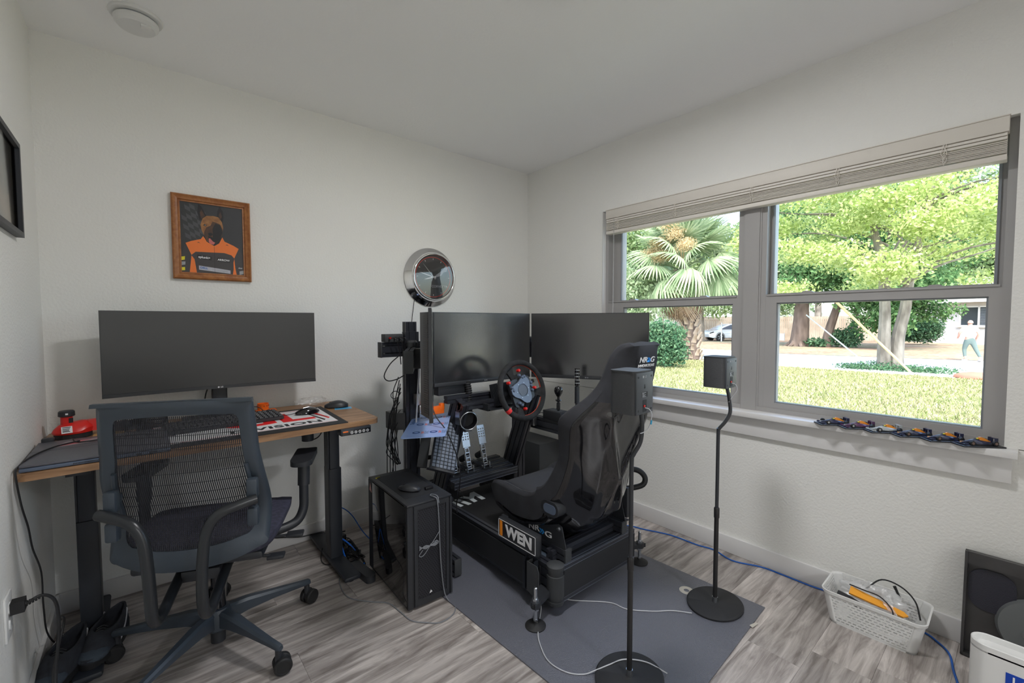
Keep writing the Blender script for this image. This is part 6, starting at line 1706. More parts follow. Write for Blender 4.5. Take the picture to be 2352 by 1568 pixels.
# ---------------------------------------------------------------- surround speakers on stands
def speaker(labelb, labels, base, box0, box1, rz, pole, full_logo, cable, pole_r=0.0095):
    bx, by = base
    t = thing('speaker_stand', labels, 'speaker stand', (bx, by, MZ if True else 0))
    O_ = V(t.location)
    b = nb()
    rings = []
    for r, z in ((0.120, 0), (0.122, 0.003), (0.122, 0.008), (0.116, 0.012), (0.001, 0.013)):
        rings.append([b.verts.new((bx + r * (1.05 if True else 1) * math.cos(2 * PI * k / 48), by - 0.0 + r * 0.92 * math.sin(2 * PI * k / 48), MZ + z)) for k in range(48)])
    skin_rings(b, rings)
    obj('base_plate', b, M['blackmatte'], t, O_)
    b = nb(); tube(b, [(bx, by, MZ + 0.012), (bx, by, 0.43)], pole_r, 14, 0); lathe(b, [(pole_r + .001, 0.395), (pole_r + .002, 0.398), (pole_r + 0.002, 0.438), (pole_r, 0.442)], (bx, by, 0), (0, 0, 1), 16); obj('lower_pole', b, mat('bronze_black', (0.028, 0.027, 0.028), 0.35, metal=0.3) if 'bronze_black' not in bpy.data.materials else bpy.data.materials['bronze_black'], t, O_)
    b = nb(); tube(b, [(bx, by, 0.42), (bx, by, 0.60), (bx, by, 0.775)] + pole, pole_r * 0.78, 12, 5); obj('upper_pole', b, M['black'], t, O_)
    b = nb(); cyl(b, (bx, by, MZ + 0.012), (bx, by, MZ + 0.035), pole_r + 0.002, seg=16); obj('collar', b, M['steel'], t, O_)
    # speaker box
    cx, cy = (box0[0] + box1[0]) / 2, (box0[1] + box1[1]) / 2
    s = thing('speaker', labelb, 'speaker', (cx, cy, box0[2]), rz)
    w, d, h = box1[0] - box0[0], box1[1] - box0[1], box1[2] - box0[2]
    b = nb(); prism(b, rrect(w, d, 0.018, 5), 'z', 0.002, h - 0.003)
    obj('cabinet', b, mat('black_vinyl_grain', (0.040, 0.042, 0.046), 0.5, bump=0.5, bscale=180, stretch=(1, 1, 12)) if 'black_vinyl_grain' not in bpy.data.materials else bpy.data.materials['black_vinyl_grain'], s, bevel=0.001)
    b = nb(); prism(b, rrect(w + 0.002, d + 0.002, 0.018, 5), 'z', h - 0.004, h); obj('top_cap', b, M['greybox'], s, bevel=0.001)
    b = nb(); box(b, -w / 2 + 0.006, w / 2 - 0.002, -d / 2 - 0.003, -d / 2 + 0.004, 0.004, h - 0.006, bev=0.001); bp = obj('back_panel', b, mat('slate_panel', (0.060, 0.066, 0.075), 0.5) if 'slate_panel' not in bpy.data.materials else bpy.data.materials['slate_panel'], s)
    yb = -d / 2 - 0.0032
    for xx in (-w / 2 + 0.016, w / 2 - 0.014):
        for z_ in (0.016, h - 0.020):
            b = nb(); cyl(b, (xx, yb - 0.0003, z_), (xx, yb + 0.002, z_), 0.0038, seg=14); obj('screw_recess', b, M['blackmatte'], bp)
    b = nb(); cyl(b, (0, yb - 0.0003, h * 0.62), (0, yb + 0.001, h * 0.62), 0.0042, seg=14); box(b, -0.0018, 0.0018, yb - 0.0003, yb + 0.001, h * 0.62, h * 0.62 + 0.010); obj('keyhole', b, M['blackmatte'], bp)
    b = nb(); cyl(b, (-0.010, yb - 0.0002, h - 0.020), (-0.010, yb + 0.001, h - 0.020), 0.0042, seg=16); obj('logo_disc', b, M['grey_print'], bp)
    text('lettering', 'LG', 0.010, M['grey_print'], bp, (0.004, yb - 0.0001, h - 0.020), (1, 0, 0), (0, 0, 1), bold=0.0003)
    b = nb(); box(b, -0.018, 0.018, yb - 0.0003, yb + 0.001, h * 0.40, h * 0.52); lb_ = obj('rating_label', b, M['blackmatte'], bp, smooth=False)
    b = nb(); cyl(b, (-0.014, yb - 0.0006, h * 0.50), (-0.014, yb, h * 0.50), 0.0022, seg=10)
    for k, ww in ((0.50, 0.018), (0.475, 0.012), (0.45, 0.022), (0.43, 0.014), (0.41, 0.024)): box(b, (-0.010 if k == .50 else -0.016), (-0.010 if k == .50 else -0.016) + ww, yb - 0.0006, yb, h * k - 0.0008, h * k + 0.0008)
    obj('label_print', b, M['grey_print'], lb_, smooth=False)
    b = nb(); box(b, -0.012, 0.012, yb - 0.0004, yb + 0.001, 0.010, 0.050); tm = obj('terminal_recess', b, M['blackmatte'], bp, smooth=False)
    b = nb(); box(b, -0.009, -0.001, yb - 0.004, yb, 0.026, 0.033, bev=0.001); obj('red_terminal', b, M['red'], tm)
    b = nb(); box(b, 0.002, 0.010, yb - 0.004, yb, 0.026, 0.033, bev=0.001); obj('black_terminal', b, M['black'], tm)
    b = nb(); tube(b, [(-0.004, yb - 0.004, 0.024), (0.004, yb - 0.014, 0.020), (0.016, yb - 0.016, 0.006), (0.020, yb - 0.014, -0.012)] + cable, 0.0016, 6); obj('speaker_wire', b, M['cable_white'], s)
    if full_logo:
        b = nb(); cyl(b, (0.021, yb - 0.014, -0.020), (0.020, yb - 0.013, -0.034), 0.0028, seg=10); obj('blue_splice', b, M['bluetag'], s)
    return t, s
speaker('small black bookshelf speaker in front of the racing seat back', 'tall black speaker stand in the foreground, in front of the seat', (-1.145, -1.792), (-1.200, -1.834, 0.945), (-1.088, -1.734, 1.092), 0.06,
        [(-1.143, -1.797, 0.80), (-1.125, -1.812, 0.845), (-1.120, -1.815, 0.90), (-1.120, -1.81, 0.945)], True,
        [(0.018, -0.060, -0.045), (0.004, -0.050, -0.060), (-0.012, -0.045, -0.063)])
speaker('small black speaker in front of the window mullion', 'black speaker stand at the right corner of the rubber mat', (-0.512, -1.797), (-0.545, -1.836, 0.968), (-0.440, -1.736, 1.104), 0.0,
        [(-0.512, -1.80, 0.79), (-0.50, -1.822, 0.825), (-0.488, -1.835, 0.865), (-0.487, -1.83, 0.92), (-0.487, -1.82, 0.968)], False,
        [(0.010, -0.055, -0.035), (-0.002, -0.045, -0.06)])

# ================================================================ cables on the floor
def cable(label, pts, r, m, lift=None, seg=7):
    b = nb(); tube(b, pts, r, seg, 6)
    return tag(obj('cable', b, m), label, 'cable')
cz = 0.0085
cable('white wire running from under the rig to the far speaker stand', [(-1.00, -1.33, cz), (-0.968, -1.381, cz), (-0.861, -1.491, cz), (-0.84, -1.568, cz), (-0.766, -1.649, cz), (-0.70, -1.70, cz), (-0.655, -1.765, 0.012)], 0.0022, M['cable_white'])
cable('white wire curving over the mat to the near speaker stand', [(-1.10, -1.30, cz + .02), (-1.128, -1.33, cz), (-1.226, -1.415, cz), (-1.271, -1.472, cz), (-1.307, -1.555, cz), (-1.295, -1.631, cz), (-1.255, -1.678, cz), (-1.215, -1.70, 0.016), (-1.16, -1.72, 0.021), (-1.10, -1.74, 0.021), (-1.05, -1.80, 0.021), (-1.03, -1.87, 0.012)], 0.0022, M['cable_white'])
cable('blue network cable along the skirting board under the window', [(-0.30, -0.95, 0.004), (-0.171, -1.097, 0.004), (-0.134, -1.195, 0.004), (-0.079, -1.334, 0.004), (-0.069, -1.488, 0.004), (-0.051, -1.578, 0.004), (-0.085, -1.69, 0.004), (-0.035, -1.812, 0.004), (-0.029, -1.912, 0.004), (-0.030, -2.024, 0.004), (-0.022, -2.10, 0.004), (-0.022, -2.30, 0.004), (-0.043, -2.419, 0.004), (-0.07, -2.46, 0.004), (-0.126, -2.501, 0.004), (-0.23, -2.522, 0.004), (-0.294, -2.537, 0.004), (-0.40, -2.56, 0.004)], 0.0036, M['cable_blue'])
cable('thin grey cable curving on the floor round the front of the tower', [(-1.70, -0.50, 0.003), (-1.725, -0.566, 0.003), (-1.73, -0.693, 0.003), (-1.667, -0.787, 0.003), (-1.61, -0.85, 0.003), (-1.595, -0.938, 0.003), (-1.585, -1.02, 0.003), (-1.551, -1.065, 0.003), (-1.5, -1.109, 0.003), (-1.432, -1.102, 0.003), (-1.392, -1.06, 0.003), (-1.396, -1.01, 0.006), (-1.405, -0.987, 0.05), (-1.42, -0.986, 0.20), (-1.425, -0.984, 0.36), (-1.432, -0.983, 0.46), (-1.440, -0.972, 0.478), (-1.442, -0.94, 0.474), (-1.43, -0.93, 0.474), (-1.425, -0.97, 0.477), (-1.424, -0.982, 0.45)], 0.0024, M['cable_grey'])
b = nb()
base_ = V((-1.478, -0.983, 0.275))
for k in range(6):
    a = 0.2 * k
    tube(b, [base_ + V((-0.045, 0, 0.004 * k - 0.010)), base_ + V((-0.02, -0.006, 0.007 - 0.003 * k)), base_ + V((0.004, -0.008, 0)), base_ + V((0.03, -0.006, -0.008 + 0.003 * k)), base_ + V((0.052 - 0.004 * k, 0, 0.004 * (k % 3))), base_ + V((0.03, -0.003, 0.010)), base_ + V((0.004, -0.005, 0.003))], 0.0012, 5, 4)
tube(b, [base_ + V((0.004, -0.008, 0)), base_ + V((0.035, -0.006, 0.030)), base_ + V((0.055, -0.003, 0.050))], 0.0014, 5, 3)
tube(b, [base_ + V((0.004, -0.008, 0)), base_ + V((-0.030, -0.006, -0.035)), base_ + V((-0.048, -0.004, -0.030)), base_ + V((-0.03, -0.004, -0.01))], 0.0014, 5, 3)
tag(obj('cable', b, M['cable_grey']), 'bow of tied grey cable hanging on the front of the tower', 'cable')
# black tangles by the mast
rnd = random.Random(11)
b = nb()
for k in range(13):
    x0_ = -1.335 - 0.02 * rnd.random(); sp = 0.02 + 0.05 * rnd.random()
    zt = 0.66 + 0.30 * rnd.random(); zb_ = 0.47 if k % 3 else 0.05
    pts = [(x0_, -0.44, zt)]
    n = 6
    for i in range(1, n): pts.append((x0_ - sp * math.sin(PI * i / n) - 0.02 * rnd.random(), -0.44 + 0.03 * (rnd.random() - 0.5), zt + (zb_ - zt) * i / n))
    pts.append((x0_ - 0.01 * rnd.random(), -0.43, zb_)); tube(b, pts, 0.0026, 5, 5)
torus(b, (-1.375, -0.45, 0.86), (0.2, 1, 0.3), 0.022, 0.0022, 20, 5)
tag(obj('cable', b, M['cable']), 'bundle of black cables hanging down beside the left mast', 'cable')
cable('black cable drooping in a loop from the left beam to the mast', [(-1.34, -0.445, 1.075), (-1.40, -0.45, 1.03), (-1.435, -0.45, 0.97), (-1.415, -0.45, 0.94), (-1.37, -0.46, 0.945), (-1.33, -0.47, 0.965)], 0.003, M['cable'])
cable('long thin black cable crossing the printed board and tilted keyboard', [(-1.295, -0.60, 0.98), (-1.29, -0.66, 0.88), (-1.285, -0.72, 0.78), (-1.262, -0.78, 0.715), (-1.235, -0.80, 0.64), (-1.205, -0.80, 0.56), (-1.19, -0.80, 0.48), (-1.185, -0.78, 0.38), (-1.18, -0.75, 0.31), (-1.185, -0.76, 0.26)], 0.003, M['cable'])
cable('white cable bundle running up behind the left monitor', [(-1.31, -0.56, 0.70), (-1.305, -0.57, 0.85), (-1.30, -0.58, 1.0), (-1.30, -0.55, 1.04)], 0.0045, M['cable_white'])
# tangle on the floor between desk and tower
b = nb()
rnd = random.Random(21)
for k in range(11):
    cx_, cy_ = -1.60 + 0.04 * rnd.random(), -0.34 + 0.10 * (rnd.random() - 0.5)
    pts = []
    n = 8; ph = rnd.random() * 6
    for i in range(n + 1):
        a = ph + i * 0.9; r = 0.05 + 0.05 * rnd.random()
        pts.append((min(cx_ + r * math.cos(a) * 0.5, -1.565) if True else 0, min(cy_ + r * math.sin(a) * 1.3, -0.03), 0.004 + 0.05 * rnd.random()))
    tube(b, pts, 0.0028, 5, 5)
tag(obj('cable', b, M['cable']), 'tangle of black cables on the floor between desk leg and tower', 'cable')
cable('blue network cable looping over the black tangle beside the desk leg', [(-1.57, -0.36, 0.03), (-1.60, -0.32, 0.07), (-1.625, -0.29, 0.085), (-1.632, -0.33, 0.06), (-1.635, -0.42, 0.015), (-1.62, -0.50, 0.006), (-1.59, -0.505, 0.006), (-1.575, -0.49, 0.02)], 0.0038, mat('bright_blue_cable', (0.01, 0.16, 0.75), 0.4))
cable('darker blue cable arching from the desk leg towards the tower', [(-1.64, -0.10, 0.14), (-1.60, -0.09, 0.175), (-1.55, -0.09, 0.17), (-1.50, -0.12, 0.12), (-1.46, -0.20, 0.03), (-1.44, -0.40, 0.006), (-1.43, -0.50, 0.006)], 0.003, M['cable_blue'])
cable('black cable running along the skirting behind the office chair', [(-1.95, -0.05, 0.10), (-1.85, -0.04, 0.07), (-1.76, -0.04, 0.045), (-1.66, -0.05, 0.04), (-1.60, -0.05, 0.012), (-1.52, -0.06, 0.01)], 0.0032, M['cable'])
cable('small black cable loop beside the right desk foot', [(-1.705, -0.24, 0.04), (-1.722, -0.27, 0.006), (-1.728, -0.33, 0.004), (-1.705, -0.36, 0.004), (-1.66, -0.345, 0.038), (-1.63, -0.32, 0.03)], 0.0026, M['cable'])
cable('thin black cable running down the right desk leg', [(-1.72, -0.30, 0.76), (-1.705, -0.29, 0.70), (-1.64, -0.282, 0.68), (-1.633, -0.30, 0.50), (-1.630, -0.29, 0.42), (-1.636, -0.30, 0.30), (-1.634, -0.29, 0.15), (-1.628, -0.28, 0.07)], 0.0024, M['cable'])
cable('black cable slung under the desktop beside the right leg', [(-1.80, -0.30, 0.75), (-1.815, -0.30, 0.70), (-1.79, -0.30, 0.655), (-1.74, -0.31, 0.66), (-1.715, -0.32, 0.70), (-1.71, -0.32, 0.75)], 0.0028, M['cable'])
cable('fine dark cord hanging inside the rig by the pedal deck', [(-1.10, -0.62, 0.33), (-1.03, -0.58, 0.27), (-1.02, -0.56, 0.22), (-1.05, -0.55, 0.2105)], 0.002, M['cable'])
t = thing('surge_protector', 'long black surge protector lying under the right end of the desk', 'power strip', (-1.618, -0.52, 0))
b = nb(); prism(b, rrect(0.050, 0.19, 0.022, 5), 'z', 0, 0.034); obj('body', b, M['black'], t, bevel=0.008); t.rotation_euler = (0, 0, 0.12); t.location = (-1.655 + 0.045, -0.56, 0)
for lab, c_, rz_, ex in (('black power brick on the floor against the tower', (-1.60, -0.175, 0), 0.25, 0.055), ('second black power brick stacked by the wall behind the tangle', (-1.60, -0.075, 0), -0.12, 0.045)):
    t = thing('power_brick', lab, 'power adapter', c_, rz_)
    b = nb(); box(b, -0.034, 0.034, -0.03, 0.03, 0, ex, bev=0.005); obj('body', b, M['greybox'], t)
# ================================================================ model cars on the sill
def f1_car(label, loc, rz, body, accent, nose, wheelc):
    t = thing('model_race_car', label, 'model car', loc, rz, 'model race cars on the window sill'); t.scale = (0.88, 0.88, 0.92)
    # base: car points to -y locally, length 0.13
    b = nb(); box(b, -0.036, 0.036, -0.078, 0.078, 0, 0.006, bev=0.0015); obj('display_base', b, M['black'], t)
    z = 0.0065
    b = nb()
    rings = []
    for y, w, h0, h1 in ((-0.062, 0.003, 0.006, 0.010), (-0.045, 0.005, 0.006, 0.013), (-0.025, 0.007, 0.004, 0.018), (-0.008, 0.010, 0.003, 0.021), (0.002, 0.016, 0.002, 0.018), (0.015, 0.020, 0.002, 0.016), (0.035, 0.012, 0.002, 0.012), (0.055, 0.004, 0.004, 0.009)):
        rings.append([b.verts.new((x_, y, z + zz)) for x_, zz in ((-w, h0), (w, h0), (w, h0 + (h1 - h0) * .6), (w * .5, h1), (-w * .5, h1), (-w, h0 + (h1 - h0) * .6))])
    skin_rings(b, rings); obj('body', b, body, t, angle=0.9)
    b = nb(); rings = []
    for y, w, h0, h1 in ((0.003, 0.004, 0.014, 0.028), (0.010, 0.0045, 0.012, 0.030), (0.025, 0.0035, 0.010, 0.025), (0.048, 0.0015, 0.006, 0.012)):
        rings.append([b.verts.new((x_, y, z + zz)) for x_, zz in ((-w, h0), (w, h0), (w * .6, h1), (-w * .6, h1))])
    skin_rings(b, rings); obj('engine_cover', b, accent, t)
    b = nb(); box(b, -0.0018, 0.0018, -0.0665, -0.045, z + 0.007, z + 0.0115); obj('nose_stripe', b, nose, t, smooth=False)
    b = nb(); box(b, -0.027, 0.027, -0.068, -0.056, z + 0.003, z + 0.0045); box(b, -0.027, -0.026, -0.068, -0.054, z + 0.002, z + 0.009); box(b, 0.026, 0.027, -0.068, -0.054, z + 0.002, z + 0.009); obj('front_wing', b, body, t, smooth=False)
    b = nb(); box(b, -0.015, 0.015, 0.052, 0.062, z + 0.026, z + 0.028); box(b, -0.016, -0.0145, 0.050, 0.063, z + 0.012, z + 0.029); box(b, 0.0145, 0.016, 0.050, 0.063, z + 0.012, z + 0.029); box(b, -0.002, 0.002, 0.050, 0.056, z + 0.008, z + 0.026)
    obj('rear_wing', b, body, t, smooth=False)
    b = nb(); box(b, -0.0165, -0.0160, 0.054, 0.062, z + 0.016, z + 0.027); obj('wing_badge', b, mat('wing_red', (0.6, 0.03, 0.05), .4) if 'wing_red' not in bpy.data.materials else bpy.data.materials['wing_red'], t, smooth=False)
    b = nb(); torus(b, (0, -0.004, z + 0.022), (0, 0.2, 1), 0.008, 0.0009, 16, 5); obj('halo', b, M['black'], t)
    b = nb(); bmesh.ops.create_uvsphere(b, u_segments=10, v_segments=6, radius=0.0042); bmesh.ops.translate(b, verts=b.verts, vec=(0, -0.002, z + 0.022)); obj('helmet', b, M['yellow'], t)
    b = nb(); box(b, -0.022, 0.022, -0.030, 0.050, z + 0.001, z + 0.003); obj('floor_tray', b, M['blackmatte'], t, smooth=False)
    for wx, wy, r in ((-0.026, -0.040, 0.0095), (0.026, -0.040, 0.0095), (-0.026, 0.045, 0.0100), (0.026, 0.045, 0.0100)):
        s = 1 if wx > 0 else -1
        b = nb(); lathe(b, [(r * 0.6, -0.0052), (r, -0.004), (r, 0.004), (r * 0.6, 0.0052)], (wx, wy, z + r * 0.98), (s, 0, 0), 18); w = obj('wheel', b, M['rubber'], t)
        b = nb(); lathe(b, [(r * 0.55, 0.0048), (r * 0.5, 0.0058), (0.001, 0.0062)], (wx, wy, z + r * 0.98), (s, 0, 0), 14); obj('rim', b, wheelc, w)
navy = mat('model_navy', (0.02, 0.025, 0.07), 0.3); purple = mat('model_maroon_navy', (0.09, 0.03, 0.09), 0.3); silver = mat('model_pale_livery', (0.42, 0.45, 0.46), 0.3)
amber = mat('model_amber', (0.85, 0.30, 0.03), 0.35); sand = mat('model_sand', (0.72, 0.42, 0.22), 0.4); rimd = mat('model_rim_dark', (0.16, 0.10, 0.08), 0.4)
cars = [((-0.042, -2.100), navy, silver, M['steel'], 'first model race car on the sill, farthest from the camera'),
        ((-0.042, -2.189), purple, silver, M['steel'], 'second model race car on the sill, dark with maroon sides'),
        ((-0.042, -2.278), silver, silver, M['steel'], 'model race car with a pale grey livery on the sill'),
        ((-0.042, -2.367), navy, sand, rimd, 'fourth model race car on the sill, just right of the pale one'),
        ((-0.042, -2.456), navy, sand, rimd, 'fifth model race car on the sill, second from the right'),
        ((-0.042, -2.545), navy, sand, rimd, 'nearest model race car, at the right end of the sill')]
for (x, y), bd, ns, wc, lab in cars:
    f1_car(lab, (x, y, WZ0), math.radians(222), bd, amber, ns, wc)
CARS_RZ = None

# ================================================================ basket
t = thing('storage_basket', 'white perforated plastic basket on the floor under the window', 'basket', (-0.150, -2.285, 0), math.radians(1.0))
bw0, bl0, bw1, bl1, bh = 0.185, 0.275, 0.205, 0.325, 0.132
pw_ = M['plastic_white']
def bpt(side, f, h):
    w = bw0 + (bw1 - bw0) * h; l = bl0 + (bl1 - bl0) * h
    z = h * bh
    r = 0.03
    if side == 0: return V((-w / 2, l / 2 - r - (l - 2 * r) * f, z))
    if side == 2: return V((w / 2, -l / 2 + r + (l - 2 * r) * f, z))
    if side == 1: return V((-w / 2 + r + (w - 2 * r) * f, -l / 2, z))
    return V((w / 2 - r - (w - 2 * r) * f, l / 2, z))
def wall(bm, side, ncol, nrow):
    th = 0.0018
    ins = {0: V((th, 0, 0)), 2: V((-th, 0, 0)), 1: V((0, th, 0)), 3: V((0, -th, 0))}[side]
    def cell(f0, f1, h0, h1):
        p = [bpt(side, f0, h0), bpt(side, f1, h0), bpt(side, f1, h1), bpt(side, f0, h1)]
        a = [bm.verts.new(v) for v in p]; c_ = [bm.verts.new(v + ins) for v in p]
        bm.faces.new(a); bm.faces.new(c_[::-1])
        for k in range(4): bm.faces.new((a[k], c_[k], c_[(k + 1) % 4], a[(k + 1) % 4]))
    H0, H1 = 0.06, 0.92
    rh = (H1 - H0) / nrow
    for j in range(nrow):
        h0 = H0 + rh * j
        cell(0, 1, h0, h0 + rh * 0.58)
        off = 0.5 if j % 2 else 0.0
        edges = [0.0]
        for i in range(ncol + 1):
            c = (i + off) / ncol
            if c - 0.17 / ncol <= 0: edges[0] = 0.0; first = c + 0.17 / ncol; cell(0, first, h0 + rh * 0.58, h0 + rh); continue
            if c + 0.17 / ncol >= 1: cell(min(c - 0.17 / ncol, 0.99), 1, h0 + rh * 0.58, h0 + rh); break
            cell(c - 0.17 / ncol, c + 0.17 / ncol, h0 + rh * 0.58, h0 + rh)
for side, nc in ((0, 14), (1, 8), (2, 14), (3, 8)):
    b = nb(); wall(b, side, nc, 10); o = obj('woven_wall', b, pw_, t, smooth=False)
for sx_, sy_, a0 in ((1, 1, 0), (-1, 1, 90), (-1, -1, 180), (1, -1, 270)):
    cols = []
    for k in range(7):
        a = math.radians(a0 + 15 * k); col_ = []
        for h in (0.0, 0.06, 0.5, 0.92, 1.0):
            w = bw0 + (bw1 - bw0) * h; l = bl0 + (bl1 - bl0) * h; r = 0.03
            col_.append(V((sx_ * (w / 2 - r) + r * math.cos(a), sy_ * (l / 2 - r) + r * math.sin(a), h * bh)))
        cols.append(col_)
    b = nb(); sheet(b, cols); o = obj('corner', b, pw_, t); o.modifiers.new('s', 'SOLIDIFY').thickness = 0.002
for h0, h1, ex in ((0.0, 0.07, 0.0), (0.91, 1.0, 0.004)):
    b = nb(); rr = []
    for h, e in ((h0, 0), (h0, ex), (h1, ex), (h1, -0.002), (h0, -0.002)):
        w = bw0 + (bw1 - bw0) * h + 2 * e; l = bl0 + (bl1 - bl0) * h + 2 * e
        rr.append([b.verts.new((x, y, h * bh)) for x, y in rrect(w, l, 0.03 + e, 6)])
    skin_rings(b, rr, cap=False); obj('rim' if h0 > 0.5 else 'base_band', b, pw_, t)
b = nb(); prism(b, rrect(bw0 - 0.004, bl0 - 0.004, 0.03, 5), 'z', 0.001, 0.004); obj('bottom', b, pw_, t)
# contents
BK = V((-0.150, -2.285, 0))
b = nb(); bmesh.ops.create_icosphere(b, subdivisions=5, radius=1.0)
for v in b.verts:
    n_ = noise.noise(v.co * 2.3 + V((3, 1, 4))) * 0.40 + noise.noise(v.co * 6) * 0.16 + noise.noise(v.co * 14) * 0.05
    c_ = v.co * (1 + n_); v.co = V((BK.x + 0.012 + c_.x * 0.062, BK.y + 0.01 + c_.y * 0.105, 0.095 + c_.z * 0.066))
    v.co.x = max(BK.x - 0.085, min(BK.x + 0.086, v.co.x)); v.co.y = max(BK.y - 0.135, min(BK.y + 0.135, v.co.y)); v.co.z = max(0.006, v.co.z)
tag(obj('plastic_bag', b, milky('bag_film', 0.5, 0.34), angle=1.0), 'crumpled clear plastic bag filling the white basket', 'plastic bag')
b = nb(); d = V((0.02, -0.15, -0.030)).normalized(); mt_ = frame_of((BK.x - 0.068, BK.y + 0.075, 0.135), V((1, 0.13, 0.2)), d, V((1, 0.13, 0.2)).cross(d))
Yv = d; Xv = (V((0.9, 0.1, 0.45)) - Yv * V((0.9, 0.1, 0.45)).dot(Yv)).normalized(); mt_ = frame_of((BK.x - 0.050, BK.y + 0.075, 0.142), Xv, Yv, Xv.cross(Yv))
prism(b, [(-0.018, 0), (0.018, 0), (0.014, 0.17), (0.004, 0.185), (-0.010, 0.17)], 'z', -0.004, 0.004, mtx=mt_)
t2 = thing('orange_sleeve', 'flat orange printed sleeve lying across the white basket', 'packaging', (BK.x, BK.y, 0.12)); obj('sleeve_body', b, mat('amber_card', (0.85, 0.36, 0.03), 0.5), t2, V(t2.location))
b = nb()
for k in range(6): box(b, -0.014 + k * 0.0052, -0.0128 + k * 0.0052, 0.004, 0.10 + 0.006 * (k % 3), 0.004, 0.0045, mtx=mt_)
obj('printed_lines', b, M['blackmatte'], t2, V(t2.location), smooth=False)
b = nb(); tube(b, [(BK.x - 0.072, BK.y + 0.112, 0.120), (BK.x - 0.070, BK.y + 0.07, 0.112), (BK.x - 0.072, BK.y + 0.03, 0.100)], 0.013, 12, 3); tag(obj('torch', b, M['blackmatte']), 'dark cylindrical tool at the left end of the basket', 'tool')
tag(cable('black cable arching high over the right end of the basket', [(BK.x - 0.0, BK.y + 0.03, 0.150), (BK.x + 0.05, BK.y - 0.01, 0.185), (BK.x + 0.055, BK.y - 0.07, 0.180), (BK.x + 0.045, BK.y - 0.115, 0.145), (BK.x + 0.02, BK.y - 0.135, 0.09)], 0.003, M['cable']), 'black cable arching high over the right end of the basket', 'cable')
cable('black zip-tie loop lying over the orange sleeve', [(BK.x - 0.03, BK.y + 0.08, 0.155), (BK.x - 0.045, BK.y + 0.03, 0.160), (BK.x - 0.035, BK.y - 0.02, 0.152), (BK.x - 0.055, BK.y - 0.06, 0.128), (BK.x - 0.082, BK.y - 0.068, 0.105)], 0.0025, M['cable'])
b = nb(); cyl(b, (BK.x + 0.085, BK.y - 0.045, 0.160), (BK.x + 0.080, BK.y - 0.065, 0.120), 0.006, 0.003, seg=10); tag(obj('connector', b, M['rubber']), 'little black cable connector sticking up at the back of the basket', 'connector')

# ================================================================ dark metal pan and white box at the right
t = thing('metal_panel', 'scratched dark metal panel leaning on the wall in the right corner', 'metal panel', (-0.05, -2.60, 0.0))
th_ = math.radians(5.5)
pm_ = Matrix.Translation(V((-0.068, -2.527, 0.002))) @ Matrix.Rotation(th_, 4, 'Y')
# local: x depth (out of wall is -x), y along wall negative to the right, z up
mp_ = mat('scuffed_dark_metal', (0.045, 0.044, 0.045), 0.35, metal=0.3, col2=(0.085, 0.080, 0.080), vscale=5)
b = nb(); box(b, 0, 0.006, -0.46, 0, 0.0, 0.385, mtx=pm_); obj('back_sheet', b, mp_, t, V(t.location))
b = nb(); box(b, -0.022, 0.006, -0.46, 0, 0.340, 0.385, mtx=pm_); obj('top_flange', b, mp_, t, V(t.location), bevel=0.004)
b = nb(); box(b, -0.026, 0.006, -0.008, 0.0, 0.0, 0.385, mtx=pm_); box(b, -0.026, 0.006, -0.46, 0, 0.0, 0.010, mtx=pm_); obj('side_flange', b, mp_, t, V(t.location), bevel=0.002)
b = nb(); prism(b, rrect(0.120, 0.150, 0.045, 6, -0.072, 0.255), 'x', -0.005, 0.0, mtx=pm_)
for v in b.verts: pass
obj('pressed_recess', b, mat('bluish_dark', (0.022, 0.022, 0.034), 0.5, bump=0.4, bscale=250), t, V(t.location), bevel=0.003)
b = nb(); cyl(b, pm_ @ V((-0.002, -0.190, 0.165)), pm_ @ V((-0.016, -0.190, 0.165)), 0.108, 0.100, seg=48); dsc = obj('round_boss', b, mat('grey_boss', (0.17, 0.18, 0.185), 0.4, metal=0.2), t, V(t.location))
for yy, zz in ((-0.155, 0.145), (-0.235, 0.205), (-0.235, 0.085)):
    b = nb(); cyl(b, pm_ @ V((-0.014, yy, zz)), pm_ @ V((-0.020, yy, zz)), 0.009, seg=14); obj('rivet', b, M['steel'] if yy > -0.2 else M['blackmatte'], dsc, V(t.location))
b = nb(); box(b, -0.030, 0.006, -0.10, -0.02, -0.0015, 0.010, mtx=pm_); 
b.free()
t = thing('white_gateway_box', 'white rounded box with a blue printed label, bottom right corner', 'box', (-0.46, -2.640, 0))
O_ = V(t.location)
b = nb(); prism(b, rrect(0.085, 0.27, 0.041, 8, -0.35, -2.70), 'z', 0.0, 0.205); obj('carton', b, M['plastic_white'], t, O_, bevel=0.003)
b = nb(); rr = []
for e, z in ((0, 0.200), (0, 0.222), (-0.003, 0.224), (-0.008, 0.222), (-0.008, 0.204)):
    rr.append([b.verts.new((x, y, z)) for x, y in rrect(0.085 + 2 * e, 0.27 + 2 * e, 0.041 + e, 8, -0.35, -2.70)])
skin_rings(b, rr, cap=False); obj('raised_rim', b, M['plastic_white'], t, O_)
xl = -0.3925 - 0.0006
b = nb(); box(b, xl, xl + 0.001, -2.80, -2.645, 0.03, 0.165); bl = obj('blue_label', b, mat('royal_blue', (0.0, 0.05, 0.42), 0.4), t, O_, smooth=False)
text('lettering', '1', 0.030, M['white_print'], bl, (xl - 0.0006, -2.662, 0.145), (0, -1, 0), (0, 0, 1), off=O_, bold=0.0008)
text('lettering', 'Wi-Fi', 0.012, M['white_print'], bl, (xl - 0.0006, -2.680, 0.149), (0, -1, 0), (0, 0, 1), off=O_, align='LEFT')
text('lettering', 'gateway', 0.012, M['white_print'], bl, (xl - 0.0006, -2.680, 0.137), (0, -1, 0), (0, 0, 1), off=O_, align='LEFT')
